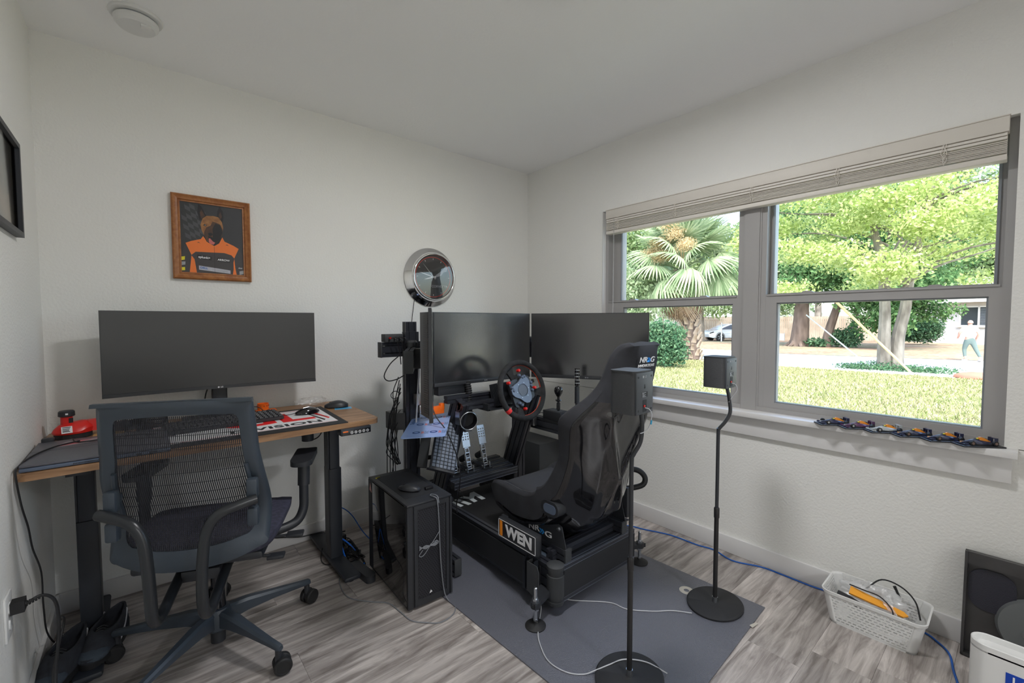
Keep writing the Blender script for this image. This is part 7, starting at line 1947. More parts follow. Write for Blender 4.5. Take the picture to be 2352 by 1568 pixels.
# ================================================================ the front yard and street
GZ = -0.40
def ground(name, pts, z, m):
    b = nb(); b.faces.new([b.verts.new((x, y, z)) for x, y in pts]); return struct(obj(name, b, m, smooth=False))
def earth_mat(name, cols, sc1, sc2, rough=0.95):
    m = mat(name, cols[0], rough)
    nt, N, L, b = nodes_of(m)
    tc = N.new('ShaderNodeTexCoord'); n1 = N.new('ShaderNodeTexNoise'); n2 = N.new('ShaderNodeTexNoise')
    n1.inputs['Scale'].default_value = sc1; n2.inputs['Scale'].default_value = sc2; n1.inputs['Detail'].default_value = 5; n2.inputs['Detail'].default_value = 4
    L.new(tc.outputs['Object'], n1.inputs['Vector']); L.new(tc.outputs['Object'], n2.inputs['Vector'])
    r1 = N.new('ShaderNodeValToRGB'); r2 = N.new('ShaderNodeValToRGB')
    for r, (a, c) in ((r1, (cols[0], cols[1])), (r2, (cols[2], cols[3]))):
        r.color_ramp.elements[0].position = 0.38; r.color_ramp.elements[1].position = 0.62
        r.color_ramp.elements[0].color = (*a, 1); r.color_ramp.elements[1].color = (*c, 1)
    L.new(n2.outputs['Fac'], r1.inputs['Fac']); L.new(n2.outputs['Fac'], r2.inputs['Fac'])
    mx = N.new('ShaderNodeMix'); mx.data_type = 'RGBA'
    rr = N.new('ShaderNodeValToRGB'); rr.color_ramp.elements[0].position = 0.42; rr.color_ramp.elements[1].position = 0.58
    L.new(n1.outputs['Fac'], rr.inputs['Fac']); L.new(rr.outputs[0], mx.inputs['Factor'])
    L.new(r1.outputs[0], mx.inputs['A']); L.new(r2.outputs[0], mx.inputs['B']); L.new(mx.outputs['Result'], b.inputs['Base Color'])
    return m
m_lawn = earth_mat('dry_lawn', ((0.17, 0.21, 0.075), (0.34, 0.34, 0.17), (0.28, 0.22, 0.15), (0.42, 0.37, 0.25)), 0.7, 7)
m_litter = earth_mat('leaf_litter', ((0.20, 0.115, 0.07), (0.33, 0.22, 0.15), (0.19, 0.18, 0.10), (0.30, 0.25, 0.17)), 0.5, 6)
m_road = mat('pale_concrete', (0.72, 0.715, 0.70), 0.9, var=0.05, vscale=0.6)
NEAR = [(15.0, -30), (15.7, -1.9), (15.6, 3.4), (16.7, 7.1), (18.5, 20), (22, 45)]
FAR = [(27, -30), (24.45, -1.4), (22.7, 5.6), (23.7, 10.3), (26, 25), (31, 45)]
ground('lawn', [(0.2, -30)] + NEAR + [(0.2, 45)], GZ, m_lawn)
ground('street', NEAR + FAR[::-1], GZ - 0.02, m_road)
ground('verge', FAR + [(110, 110), (110, -60)], GZ, m_litter)

def leaf_mat(name, c1, c2, tr=0.5):
    m = bpy.data.materials.new(name); m.use_nodes = True
    nt = m.node_tree; N = nt.nodes; L = nt.links
    N.remove(N['Principled BSDF'])
    g = N.new('ShaderNodeNewGeometry'); rp = N.new('ShaderNodeValToRGB')
    rp.color_ramp.elements[0].color = (*c1, 1); rp.color_ramp.elements[1].color = (*c2, 1)
    L.new(g.outputs['Random Per Island'], rp.inputs['Fac'])
    d = N.new('ShaderNodeBsdfDiffuse'); t = N.new('ShaderNodeBsdfTranslucent'); mx = N.new('ShaderNodeMixShader'); mx.inputs[0].default_value = tr
    L.new(rp.outputs[0], d.inputs[0]); L.new(rp.outputs[0], t.inputs[0]); L.new(d.outputs[0], mx.inputs[1]); L.new(t.outputs[0], mx.inputs[2])
    L.new(mx.outputs[0], N['Material Output'].inputs[0])
    return m
L_bright = leaf_mat('leaf_bright', (0.28, 0.38, 0.10), (0.66, 0.72, 0.36))
L_mid = leaf_mat('leaf_mid', (0.12, 0.20, 0.07), (0.32, 0.40, 0.20))
L_dark = leaf_mat('leaf_dark', (0.05, 0.13, 0.05), (0.20, 0.33, 0.14), 0.35)
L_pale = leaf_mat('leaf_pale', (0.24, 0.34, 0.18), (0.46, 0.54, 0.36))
L_grass = leaf_mat('grass_blade', (0.17, 0.22, 0.07), (0.46, 0.42, 0.26), 0.3)
L_bush = leaf_mat('leaf_bush', (0.04, 0.11, 0.06), (0.16, 0.27, 0.15), 0.35)

def foliage(name, clusters, n, size, m, parent, off, seed=1, shell=0.55, droop=0.0, asp=0.5):
    """leaves as small separate pointed quads filling ellipsoid clusters (cx,cy,cz, rx,ry,rz)"""
    rg = np.random.RandomState(seed)
    cl = np.array(clusters, float)
    w = (cl[:, 3] * cl[:, 4] * cl[:, 5]) ** (2 / 3); w /= w.sum()
    k = rg.choice(len(cl), n, p=w)
    d = rg.normal(size=(n, 3)); d /= np.linalg.norm(d, axis=1)[:, None]
    r = shell + (1 - shell) * rg.rand(n) ** 0.6
    r *= 1 + 0.12 * rg.normal(size=n)
    c = cl[k, :3] + d * cl[k, 3:] * r[:, None]
    a = rg.normal(size=(n, 3)); a[:, 2] -= droop; a /= np.linalg.norm(a, axis=1)[:, None]
    bb = np.cross(a, rg.normal(size=(n, 3))); bb /= np.linalg.norm(bb, axis=1)[:, None]
    s = size * (0.6 + 0.8 * rg.rand(n))[:, None]
    c = c - np.array(off)
    P = np.stack([c - a * s, c + bb * s * asp, c + a * s, c - bb * s * asp], 1).reshape(-1, 3)
    me = bpy.data.meshes.new(name)
    me.vertices.add(4 * n); me.vertices.foreach_set('co', P.ravel().astype(np.float32))
    me.loops.add(4 * n); me.loops.foreach_set('vertex_index', np.arange(4 * n, dtype=np.int32))
    me.polygons.add(n); me.polygons.foreach_set('loop_start', np.arange(0, 4 * n, 4, dtype=np.int32)); me.polygons.foreach_set('loop_total', np.full(n, 4, dtype=np.int32))
    me.update(); me.validate(); me.materials.append(m)
    o = bpy.data.objects.new(name, me); COL.objects.link(o); o.parent = parent
    return o
bark = mat('grey_bark', (0.11, 0.095, 0.08), 0.95, bump=1.0, bscale=6, col2=(0.26, 0.235, 0.205), vscale=4, stretch=(1, 1, 0.35))
bark2 = mat('brown_bark', (0.085, 0.06, 0.05), 0.95, bump=1.0, bscale=5, col2=(0.18, 0.135, 0.11), vscale=3, stretch=(1, 1, 0.3))

# ---- young tree with two trunks
t = thing('young_oak', 'bright green leafy tree with two slender trunks on the lawn by the street', 'tree', (17.15, 0.47, GZ))
O_ = V(t.location)
rg = random.Random(5)
def limb(bm, pts, r0, r1, seg=10): tube(bm, pts, lambda f: r0 + (r1 - r0) * f, seg, 5)
b = nb(); limb(b, [(17.15, 0.60, GZ - 0.05), (17.1, 0.60, 0.8), (17.1, 0.62, 1.9), (17.0, 0.75, 3.4), (16.9, 1.0, 4.6)], 0.20, 0.10); obj('trunk', b, bark, t, O_)
b = nb(); limb(b, [(17.35, 0.30, GZ - 0.05), (17.4, 0.28, 0.7), (17.35, 0.12, 1.7), (17.3, 0.0, 3.0), (17.2, -0.3, 4.6), (17.1, -0.6, 6.5)], 0.21, 0.08); obj('trunk', b, bark, t, O_)
for k in range(26):
    z0 = 2.1 + 3.2 * (k / 26); a = rg.random() * 6.28; L_ = 1.6 + 2.2 * rg.random()
    x0_, y0_ = 17.2, 0.4 - 0.1 * z0 * (0.4 if k % 2 else -0.5)
    dx, dy = math.cos(a) * 0.7, math.sin(a) * 1.4
    b = nb(); limb(b, [(x0_, y0_, z0), (x0_ + dx * L_ * 0.35, y0_ + dy * L_ * 0.35, z0 + 0.25 * L_), (x0_ + dx * L_ * 0.7, y0_ + dy * L_ * 0.7, z0 + 0.3 * L_ + 0.2 * rg.random()), (x0_ + dx * L_, y0_ + dy * L_, z0 + 0.45 * L_)], 0.045, 0.010, 6)
    obj('branch', b, bark, t, O_)
cl = []
for k in range(85):
    a = rg.random() * 6.28; rr = rg.random() ** 0.5
    z = 2.35 + rg.random() * 5.2
    wr = 1.0 - 0.35 * abs((z - 4.3) / 3.4)
    cl.append((16.9 + 2.6 * rr * math.cos(a) * wr, 0.1 + 4.9 * rr * math.sin(a) * wr, z + 0.25 * (1 - rr), 0.75, 0.95, 0.42))
foliage('leaves', cl, 52000, 0.062, L_bright, t, O_, seed=3, shell=0.2)['kind'] = 'stuff'

# ---- ivy clump at its foot
t = thing('ivy_clump', 'low green weeds and ivy round the foot of the young tree', 'plants', (17.1, 0.4, GZ))
foliage('leaves', [(17.0, 0.6, GZ + .08, .7, 1.0, .2), (17.1, -0.5, GZ + .06, .5, .9, .16), (16.9, 1.4, GZ + .05, .5, .6, .12)], 2600, 0.04, L_bush, t, V(t.location), seed=8, shell=0.1)['kind'] = 'stuff'

# ---- old oak beyond the street
t = thing('old_oak', 'thick dark-barked old oak beyond the street in front of the fence', 'tree', (31.0, 7.2, GZ)); O_ = V(t.location)
b = nb(); limb(b, [(31.0, 7.3, GZ - 0.1), (31.0, 7.25, 0.4), (31.0, 7.2, 1.6), (31.1, 7.3, 3.2), (31, 7.8, 5.5)], 0.58, 0.30, 14)
for k in range(7):
    a = k * 0.9; limb(b, [(31.0 + 0.9 * math.cos(a), 7.3 + 0.9 * math.sin(a), GZ - 0.05), (31 + 0.5 * math.cos(a), 7.3 + 0.5 * math.sin(a), GZ + 0.18), (31.0, 7.3, GZ + 0.9)], 0.07, 0.22, 7)
obj('trunk', b, bark2, t, O_)
b = nb(); limb(b, [(31.4, 5.9, GZ - 0.1), (31.4, 5.75, 0.6), (31.3, 5.4, 1.9), (31.2, 5.0, 3.4)], 0.30, 0.18, 10); obj('second_trunk', b, bark2, t, O_)
cl = [(31 + rg.uniform(-2.5, 2.5), 5.5 + rg.uniform(-5, 5), rg.uniform(2.9, 8.5), 1.3, 1.5, 0.9) for _ in range(60)]
cl += [(30.5 + rg.uniform(-.6, .6), 3.6 + rg.uniform(-1.5, 1.5), rg.uniform(0.9, 2.8), 0.7, 0.9, 0.7) for _ in range(16)]
foliage('leaves', cl, 32000, 0.12, L_dark, t, O_, seed=5, shell=0.2)['kind'] = 'stuff'
t = thing('shrub', 'small green shrub at the foot of the old oak', 'shrub', (31.5, 5.0, GZ))
foliage('leaves', [(31.6, 5.2, 0.2, .6, .8, .6), (31.4, 4.5, 0.3, .6, .6, .7), (30.8, 6.3, -0.1, .4, .8, .3)], 2200, 0.09, L_bush, t, V(t.location), seed=15, shell=0.2)['kind'] = 'stuff'

# ---- tree in front of the neighbour's house
t = thing('dark_tree', 'dark leafy tree whose branches hang before the white house', 'tree', (35.5, 4.2, GZ)); O_ = V(t.location)
b = nb(); limb(b, [(36.5, 5.6, GZ), (36.4, 5.4, 2.0), (36.2, 5.0, 5.0)], 0.22, 0.12, 9); obj('trunk', b, bark, t, O_)
cl = [(35 + rg.uniform(-1, 1), 3.2 + rg.uniform(-3.2, 2.8), rg.uniform(2.1, 7.5), 1.0, 1.2, 0.75) for _ in range(42)] + [(34.8, 1.4, 1.6, .8, 1.0, .55), (34.8, 0.6, 1.9, .7, .9, .5), (34.8, 2.4, 1.6, .8, 1.0, .6)]
foliage('leaves', cl, 26000, 0.10, L_dark, t, O_, seed=6, shell=0.2)['kind'] = 'stuff'

# ---- bushes
t = thing('round_bush', 'round dark green bush in front of the white house', 'bush', (39.5, 2.3, GZ))
foliage('leaves', [(39.5, 2.3, 0.55, .8, 1.05, .8), (39.4, 1.9, 0.9, .5, .7, .5), (39.4, 2.9, 0.4, .5, .6, .6)], 6500, 0.08, L_bush, t, V(t.location), seed=7, shell=0.35)['kind'] = 'stuff'
t = thing('leafy_bush', 'tall leafy green bush at the left, beside the palm trunk', 'bush', (12.0, 5.9, GZ)); O_ = V(t.location)
b = nb()
for k in range(9):
    a = rg.random() * 6.28; limb(b, [(12.0, 5.9, GZ), (12 + .3 * math.cos(a), 5.9 + .3 * math.sin(a), 0.5), (12 + .6 * math.cos(a), 5.9 + .6 * math.sin(a), 1.2)], 0.02, 0.006, 5)
obj('stems', b, bark2, t, O_)
foliage('leaves', [(11.9, 6.0, 0.25, .55, .70, .65), (12.0, 5.7, 0.75, .5, .6, .5), (12.0, 6.2, 0.85, .5, .55, .45), (12.0, 5.5, 0.2, .45, .5, .5), (12.1, 6.4, 0.3, .4, .5, .5)], 9000, 0.060, L_bush, t, O_, seed=9, shell=0.25)['kind'] = 'stuff'
t = thing('pale_shrub', 'pale green feathery shrub behind the leafy bush', 'shrub', (14.5, 9.3, GZ))
foliage('leaves', [(14.5, 9.0, 1.6, .8, 1.3, 1.0), (14.5, 8.8, 3.0, .9, 1.3, 1.1), (14.6, 9.9, 2.3, 1.0, 1.2, 1.7), (14.6, 9.2, 0.4, .8, 1.0, .8)], 8000, 0.09, L_pale, t, V(t.location), seed=10, shell=0.2)['kind'] = 'stuff'

# ---- background trees
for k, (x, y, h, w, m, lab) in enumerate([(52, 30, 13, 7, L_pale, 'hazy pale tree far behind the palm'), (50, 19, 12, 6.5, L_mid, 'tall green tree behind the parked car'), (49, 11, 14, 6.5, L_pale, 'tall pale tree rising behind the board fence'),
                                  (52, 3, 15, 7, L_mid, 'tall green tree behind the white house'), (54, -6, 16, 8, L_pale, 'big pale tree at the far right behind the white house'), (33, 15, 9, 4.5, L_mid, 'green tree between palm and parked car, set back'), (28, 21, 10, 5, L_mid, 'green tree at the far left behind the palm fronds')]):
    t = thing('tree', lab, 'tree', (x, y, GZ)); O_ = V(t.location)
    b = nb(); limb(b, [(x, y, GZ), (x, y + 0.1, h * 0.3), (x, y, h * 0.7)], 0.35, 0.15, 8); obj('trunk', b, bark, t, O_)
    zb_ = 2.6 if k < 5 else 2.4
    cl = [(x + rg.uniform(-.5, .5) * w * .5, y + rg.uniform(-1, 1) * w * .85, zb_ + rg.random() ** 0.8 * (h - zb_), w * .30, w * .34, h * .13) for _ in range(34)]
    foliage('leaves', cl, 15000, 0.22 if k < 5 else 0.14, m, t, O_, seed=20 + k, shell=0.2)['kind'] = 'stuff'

# ---- palm
t = thing('cabbage_palm', 'cabbage palm with fan fronds, tan flower stalks and a rough booted trunk', 'palm tree', (15.9, 6.9, GZ)); O_ = V(t.location)
tb, tt = V((15.85, 6.75, GZ)), V((15.9, 7.35, 3.55))
m_boot = mat('palm_boot', (0.20, 0.14, 0.10), 0.95, col2=(0.42, 0.34, 0.27), vscale=3)
b = nb(); limb(b, [tb, tb.lerp(tt, .4), tt], 0.30, 0.26, 14); obj('trunk', b, bark2, t, O_)
boot = None
for k in range(90):
    f = (k + 0.5) / 90; a = k * 2.39996; c_ = tb.lerp(tt, f * 0.98)
    r_ = 0.29 - 0.03 * f
    if boot is None:
        b = nb(); rings = [[b.verts.new(p) for p in q_] for q_ in ([(-.03, -.11, -.12), (-.03, .11, -.12), (.05, .07, -.12), (.05, -.07, -.12)], [(0.02, -.075, .02), (0.02, .075, .02), (.10, .06, .02), (.10, -.06, .02)], [(0.12, -.06, .17), (0.12, .06, .17), (.18, .05, .15), (.18, -.05, .15)])]
        skin_rings(b, rings); o = obj('boot', b, m_boot, t, smooth=False); boot = o.data
    else:
        o = bpy.data.objects.new('boot', boot); COL.objects.link(o); o.parent = t
    o.location = V((c_.x + r_ * math.cos(a), c_.y + r_ * math.sin(a), c_.z)) - O_; o.rotation_euler = (0, 0, a)
    s_ = 0.85 + 0.3 * rg.random(); o.scale = (s_, s_, s_ * 1.1)
def frond_mesh(name, m, droop, R=1.15, L_=1.3):
    """fan leaf: petiole along +x, folded segments radiating, tips drooping"""
    b = nb()
    tube(b, [(0, 0, 0), (L_ * 0.5, 0, 0.14 * L_), (L_, 0, 0.10 * L_)], lambda f: 0.03 - 0.018 * f, 5, 4)
    c = V((L_, 0, 0.10 * L_)); n = 32
    for i in range(n):
        a = math.radians(-125 + 250 * (i + 0.5) / n); r = R * (0.72 + 0.28 * math.cos(a * 0.62)) * (0.92 + 0.16 * rg.random())
        d = V((math.cos(a), math.sin(a), 0)); s = V((-d.y, d.x, 0))
        prev = None
        for q_, (f, w) in enumerate(((0.04, 0.008), (0.35, 0.034), (0.65, 0.032), (0.85, 0.018), (1.0, 0.002))):
            p = c + d * (r * f) + V((0, 0, -droop * (f ** 2.2) * r - 0.12 * abs(math.sin(a)) * f)); p += d * (-0.25 * droop * f ** 2 * r)
            up = V((0, 0, 0.020 * (1 if f < .9 else 0)))
            row = [b.verts.new(p - s * w), b.verts.new(p + up), b.verts.new(p + s * w)]
            if prev:
                b.faces.new((prev[0], prev[1], row[1], row[0])); b.faces.new((prev[1], prev[2], row[2], row[1]))
            prev = row
    o = obj(name, b, m, None, smooth=False, recalc=False)
    me = o.data; bpy.data.objects.remove(o); return me
m_fr = leaf_mat('palm_green', (0.17, 0.25, 0.13), (0.38, 0.45, 0.29), 0.35); m_dead = leaf_mat('palm_dead', (0.27, 0.18, 0.13), (0.46, 0.35, 0.28), 0.3)
fm = [frond_mesh('frond', m_fr, d_) for d_ in (0.15, 0.45, 0.8)]
fd = [frond_mesh('dead_frond', m_dead, d_, 0.9, 1.0) for d_ in (0.9, 1.2)]
for k in range(44):
    f = k / 44; a = k * 2.39996
    el = math.radians(72 - 105 * f)
    me = fm[0] if f < .35 else (fm[1] if f < 0.7 else fm[2])
    o = bpy.data.objects.new('frond', me); COL.objects.link(o); o.parent = t
    o.location = V((tt.x, tt.y, tt.z + 0.15 - 0.35 * f)) - O_; o.rotation_euler = (rg.uniform(-.5, .5), -el, a); s_ = rg.uniform(1.05, 1.35); o.scale = (s_, s_, s_)
for k in range(18):
    a = k * 2.39996 + 0.5
    o = bpy.data.objects.new('dead_frond', fd[k % 2]); COL.objects.link(o); o.parent = t
    o.location = V((tt.x, tt.y, tt.z - 0.25 - 0.02 * k)) - O_; o.rotation_euler = (rg.uniform(-.4, .4), math.radians(42 + rg.random() * 22), a)
m_fl = leaf_mat('palm_flower', (0.42, 0.30, 0.15), (0.68, 0.56, 0.36), 0.3)
for k, (dx, dy, dz) in enumerate(((-1.5, 0.3, 1.0), (-1.4, 0.8, 0.6), (-1.5, -0.4, 1.3), (-1.4, -0.9, 0.8), (-1.6, 0.1, 0.4), (-1.4, -0.1, 1.7))):
    b = nb(); limb(b, [tt + V((0, 0, 0.1)), tt + V((dx * .5, dy * .5, dz * .9 + .3)), tt + V((dx, dy, dz))], 0.025, 0.01, 5); o = obj('flower_stalk', b, m_fl, t, O_)
    e = tt + V((dx, dy, dz))
    foliage('flower_spray', [(e.x, e.y, e.z, .30, .50, .30), (e.x - dx * .2, e.y - dy * .2, e.z + 0.12, .28, .4, .25)], 1700, 0.045, m_fl, t, O_, seed=40 + k, shell=0.1, asp=0.18)['kind'] = 'stuff'

# ---- lawn tufts
rgn = np.random.RandomState(4)
def tufts(label, n, xr, yr, hgt, seed):
    rr = np.random.RandomState(seed); x = xr[0] + (xr[1] - xr[0]) * rr.rand(n); y = yr[0] + (yr[1] - yr[0]) * rr.rand(n)
    y = -1.6 + (y - yr[0]) / (yr[1] - yr[0]) * (x * 0.62 + 2.6) - 1.0
    a = rr.rand(n) * 6.28; h = hgt * (0.5 + rr.rand(n)); w = 0.010 + 0.012 * rr.rand(n)
    c = np.stack([x, y, np.full(n, GZ)], 1); s = np.stack([np.cos(a) * w, np.sin(a) * w, np.zeros(n)], 1)
    tip = c + np.stack([rr.normal(size=n) * 0.03, rr.normal(size=n) * 0.03, h], 1)
    P = np.stack([c - s, c + s, tip], 1).reshape(-1, 3)
    me = bpy.data.meshes.new('grass'); me.vertices.add(3 * n); me.vertices.foreach_set('co', P.ravel().astype(np.float32))
    me.loops.add(3 * n); me.loops.foreach_set('vertex_index', np.arange(3 * n, dtype=np.int32)); me.polygons.add(n)
    me.polygons.foreach_set('loop_start', np.arange(0, 3 * n, 3, dtype=np.int32)); me.polygons.foreach_set('loop_total', np.full(n, 3, dtype=np.int32)); me.update(); me.validate()
    me.materials.append(L_grass); o = bpy.data.objects.new('grass', me); COL.objects.link(o); tag(o, label, 'grass'); o['kind'] = 'stuff'
tufts('dry yellow-green grass blades of the front lawn', 60000, (2.5, 15.4), (0, 1), 0.06, 4)

# ---- fence
t = thing('board_fence', 'tall weathered vertical-board fence beyond the street', 'fence', (42, 7, GZ)); O_ = V(t.location)
P0, P1 = V((36.5, 17.0, GZ)), V((44.3, 3.6, GZ))
dirf = (P1 - P0); Lf = dirf.length; dirf.normalize(); nf = V((dirf.y, -dirf.x, 0))
m_fence = mat('weathered_board', (0.27, 0.215, 0.165), 0.9, col2=(0.40, 0.33, 0.265), vscale=1.2)
b = nb(); s = 0.0
while s < Lf:
    w = 0.135; hh = 2.06 + rg.uniform(-.03, .03); dd = rg.uniform(-.012, .012)
    mt_ = frame_of(P0 + dirf * s + nf * dd, dirf, nf, V((0, 0, 1))); box(b, 0, w, -0.01, 0.01, 0.02, hh, mtx=mt_); s += 0.150
o = obj('fence_boards', b, m_fence, t, O_, smooth=False); o['kind'] = 'stuff'
mt_ = frame_of(P0, dirf, nf, V((0, 0, 1)))
for z in (0.4, 1.7):
    b = nb(); box(b, 0, Lf, -0.06, -0.02, z, z + 0.09, mtx=mt_); obj('fence_rail', b, bark2, t, O_)
t = thing('slatted_panel', 'small grey slatted panel leaning on the left end of the fence', 'panel', (39.0, 11.2, GZ))
for k in range(8):
    b = nb(); box(b, -0.06, -0.02, -0.45, 0.45, 0.04 + k * 0.075, 0.09 + k * 0.075); o = obj('slat', b, mat('pale_slat', (0.55, 0.6, 0.65), 0.6) if 'pale_slat' not in bpy.data.materials else bpy.data.materials['pale_slat'], t)
b = nb(); box(b, -0.02, 0.02, -0.45, -0.40, 0, 0.68); box(b, -0.02, 0.02, 0.40, 0.45, 0, 0.68); obj('frame', b, M['gasket'], t)

# ---- neighbour's house
HO = V((44.5, 3.5, GZ)); HE = V((37.5, -9.0, GZ))
t = thing('white_house', 'white painted brick house with a dark two-pane window, at the far right', 'house', HO); O_ = V(t.location)
dh = (HE - HO); Lh = dh.length; dh.normalize(); nh = V((dh.y, -dh.x, 0))          # towards the street
if nh.x > 0: nh = -nh
hm_ = frame_of(HO, dh, -nh, V((0, 0, 1))) if dh.cross(-nh).z > 0 else frame_of(HO, dh, nh, V((0, 0, 1)))
inn = 1 if (hm_.to_3x3() @ V((0, 1, 0))).dot(nh) < 0 else -1        # +1: local +y goes into the house
def hbox(bm, x0, x1, d0, d1, z0, z1):
    ya, yb = sorted((inn * d0, inn * d1)); box(bm, x0, x1, ya, yb, z0, z1, mtx=hm_)
wx0, wx1, wz0, wz1 = 3.15, 5.45, 1.28, 2.70
m_hw = mat('white_brick_paint', (0.50, 0.49, 0.485), 0.8, bump=0.4, bscale=3, stretch=(1, 1, 4))
b = nb(); hbox(b, 0, wx0, 0, 6, 0, 3.1); hbox(b, wx1, Lh, 0, 6, 0, 3.1); hbox(b, wx0, wx1, 0, 6, 0, wz0); hbox(b, wx0, wx1, 0, 6, wz1, 3.1); obj('wall', b, m_hw, t, O_, smooth=False)
b = nb(); hbox(b, -0.5, Lh + .5, -0.6, 0.0, 3.02, 3.12); hbox(b, -0.5, Lh + .5, -0.62, -0.58, 2.98, 3.22); obj('eave', b, M['plastic_white'], t, O_)
b = nb(); hbox(b, -0.5, Lh + .5, -0.6, 3.0, 3.20, 3.3); 
q_ = [hm_ @ V((-.5, inn * -0.6, 3.25)), hm_ @ V((Lh + .5, inn * -.6, 3.25)), hm_ @ V((Lh + .5, inn * 4, 5.0)), hm_ @ V((-.5, inn * 4, 5.0))]; b.faces.new([b.verts.new(p) for p in q_])
obj('roof', b, mat('grey_shingle', (0.20, 0.19, 0.18), 0.9), t, O_, smooth=False)
wf = nb()
for a_ in ((wx0, wx0 + .09), (wx1 - .09, wx1), ((wx0 + wx1) / 2 - .05, (wx0 + wx1) / 2 + .05)): hbox(wf, *a_, -0.02, 0.06, wz0, wz1)
hbox(wf, wx0, wx1, -0.02, 0.06, wz0, wz0 + .08); hbox(wf, wx0, wx1, -0.02, 0.06, wz1 - .08, wz1); hbox(wf, wx0 - .1, wx1 + .1, -0.10, 0.02, wz0 - .08, wz0)
wfo = obj('window_frame', wf, M['plastic_white'], t, O_)
for a_ in ((wx0 + .09, (wx0 + wx1) / 2 - .05), ((wx0 + wx1) / 2 + .05, wx1 - .09)):
    b = nb(); hbox(b, *a_, 0.03, 0.04, wz0 + .08, wz1 - .08); obj('pane', b, mat('dark_pane', (0.03, 0.04, 0.05), 0.1), wfo, O_, smooth=False)
b = nb()
for k in range(16): hbox(b, (wx0 + wx1) / 2 + .07, wx1 - .10, 0.012, 0.020, wz0 + .12 + k * .075, wz0 + .150 + k * .075)
o = obj('window_blind', b, mat('grey_blind', (0.22, 0.24, 0.27), 0.6), wfo, O_, smooth=False)

# ---- parked car
car = thing('parked_car', 'white sedan with dark windows parked beyond the street, behind the post', 'car', (36.2, 13.9, GZ - 0.0), math.radians(141))
WP = M['plastic_white']; mcar = mat('white_car_paint', (0.62, 0.64, 0.67), 0.15, coat=0.8)
prof_ = [(-2.35, 0.32), (-2.38, 0.62), (-2.25, 0.86), (-1.5, 0.98), (-0.75, 1.30), (0.0, 1.44), (0.55, 1.42), (1.2, 1.18), (1.62, 0.96), (2.15, 0.84), (2.38, 0.66), (2.36, 0.34)]
b = nb(); rings = []
cr = crom([(x, 0, z) for x, z in prof_], 4)
for w_, ins_ in ((0.62, 0.14), (0.80, 0.05), (0.90, 0.0), (0.90, 0.0), (0.80, 0.05), (0.62, 0.14)): pass
bot = [(x, z) for x, z in [(p.x, p.z) for p in cr]]
for yv, sc in ((-0.90, 0), (-0.88, 1), (-0.62, 2), (0.62, 2), (0.88, 1), (0.90, 0)):
    row = []
    for x, z in bot:
        lim = {0: 0.72, 1: 0.94, 2: 9}[sc]; yy = yv
        zz = min(z, lim); row.append(b.verts.new((x * (0.985 if sc == 0 else 1), yy, zz)))
    row += [b.verts.new((2.0, yv, 0.26)), b.verts.new((-2.0, yv, 0.26))]
    rings.append(row)
skin_rings(b, rings); obj('body', b, mcar, car, angle=0.8)
gl_ = mat('car_glass', (0.01, 0.012, 0.015), 0.05)
for s_ in (-1, 1):
    b = nb(); pr2 = [(-1.42, 0.985), (-0.72, 1.26), (0.0, 1.37), (0.5, 1.345), (1.12, 1.12), (1.35, 0.98)]
    vs = [b.verts.new((x, s_ * (0.885 - 0.25 * (z - 0.94) / 0.5 + 0.012), z)) for x, z in pr2]; b.faces.new(vs)
    obj('side_window', b, gl_, car, smooth=False)
    for wx in (-1.42, 1.42):
        b = nb(); lathe(b, [(0.20, -0.10), (0.33, -0.09), (0.345, -0.04), (0.345, 0.06), (0.32, 0.085), (0.25, 0.09), (0.24, 0.07), (0.05, 0.085), (0.001, 0.09)], (wx, s_ * 0.83, 0.345), (0, s_, 0), 28); w_ = obj('wheel', b, M['rubber'], car)
        b = nb()
        for k in range(5): a = k * 1.2566; box(b, -0.028, 0.028, 0.03, 0.23, 0.0, 0.02, mtx=frame_of((wx, s_ * 0.915, 0.345), (math.cos(a), 0, math.sin(a)), (-math.sin(a), 0, math.cos(a)), (0, -1, 0)))
        obj('rim', b, M['gasket'], w_)
        b = nb(); torus(b, (wx, s_ * 0.895, 0.345), (0, 1, 0), 0.385, 0.022, 28, 6); obj('wheel_arch', b, M['blackmatte'], car)
    b = nb(); box(b, -1.95, 1.95, s_ * 0.88 - .02, s_ * 0.88 + .02, 0.24, 0.30); obj('sill_trim', b, M['blackmatte'], car)
    b = nb(); prism(b, [(-2.34, 0.66), (-2.0, 0.80), (-1.92, 0.76), (-2.28, 0.60)], 'y', s_ * 0.80, s_ * 0.905); prism(b, [(2.35, 0.68), (2.0, 0.80), (1.95, 0.74), (2.3, 0.62)], 'y', s_ * 0.80, s_ * 0.905); obj('lamp', b, gl_, car)
b = nb(); box(b, -0.05, 0.05, -0.03, 0.03, 0, 1.55); o = tag(obj('white_post', b, WP), 'thin white post standing in front of the parked car', 'post'); o.location = (34.2, 13.85, GZ)

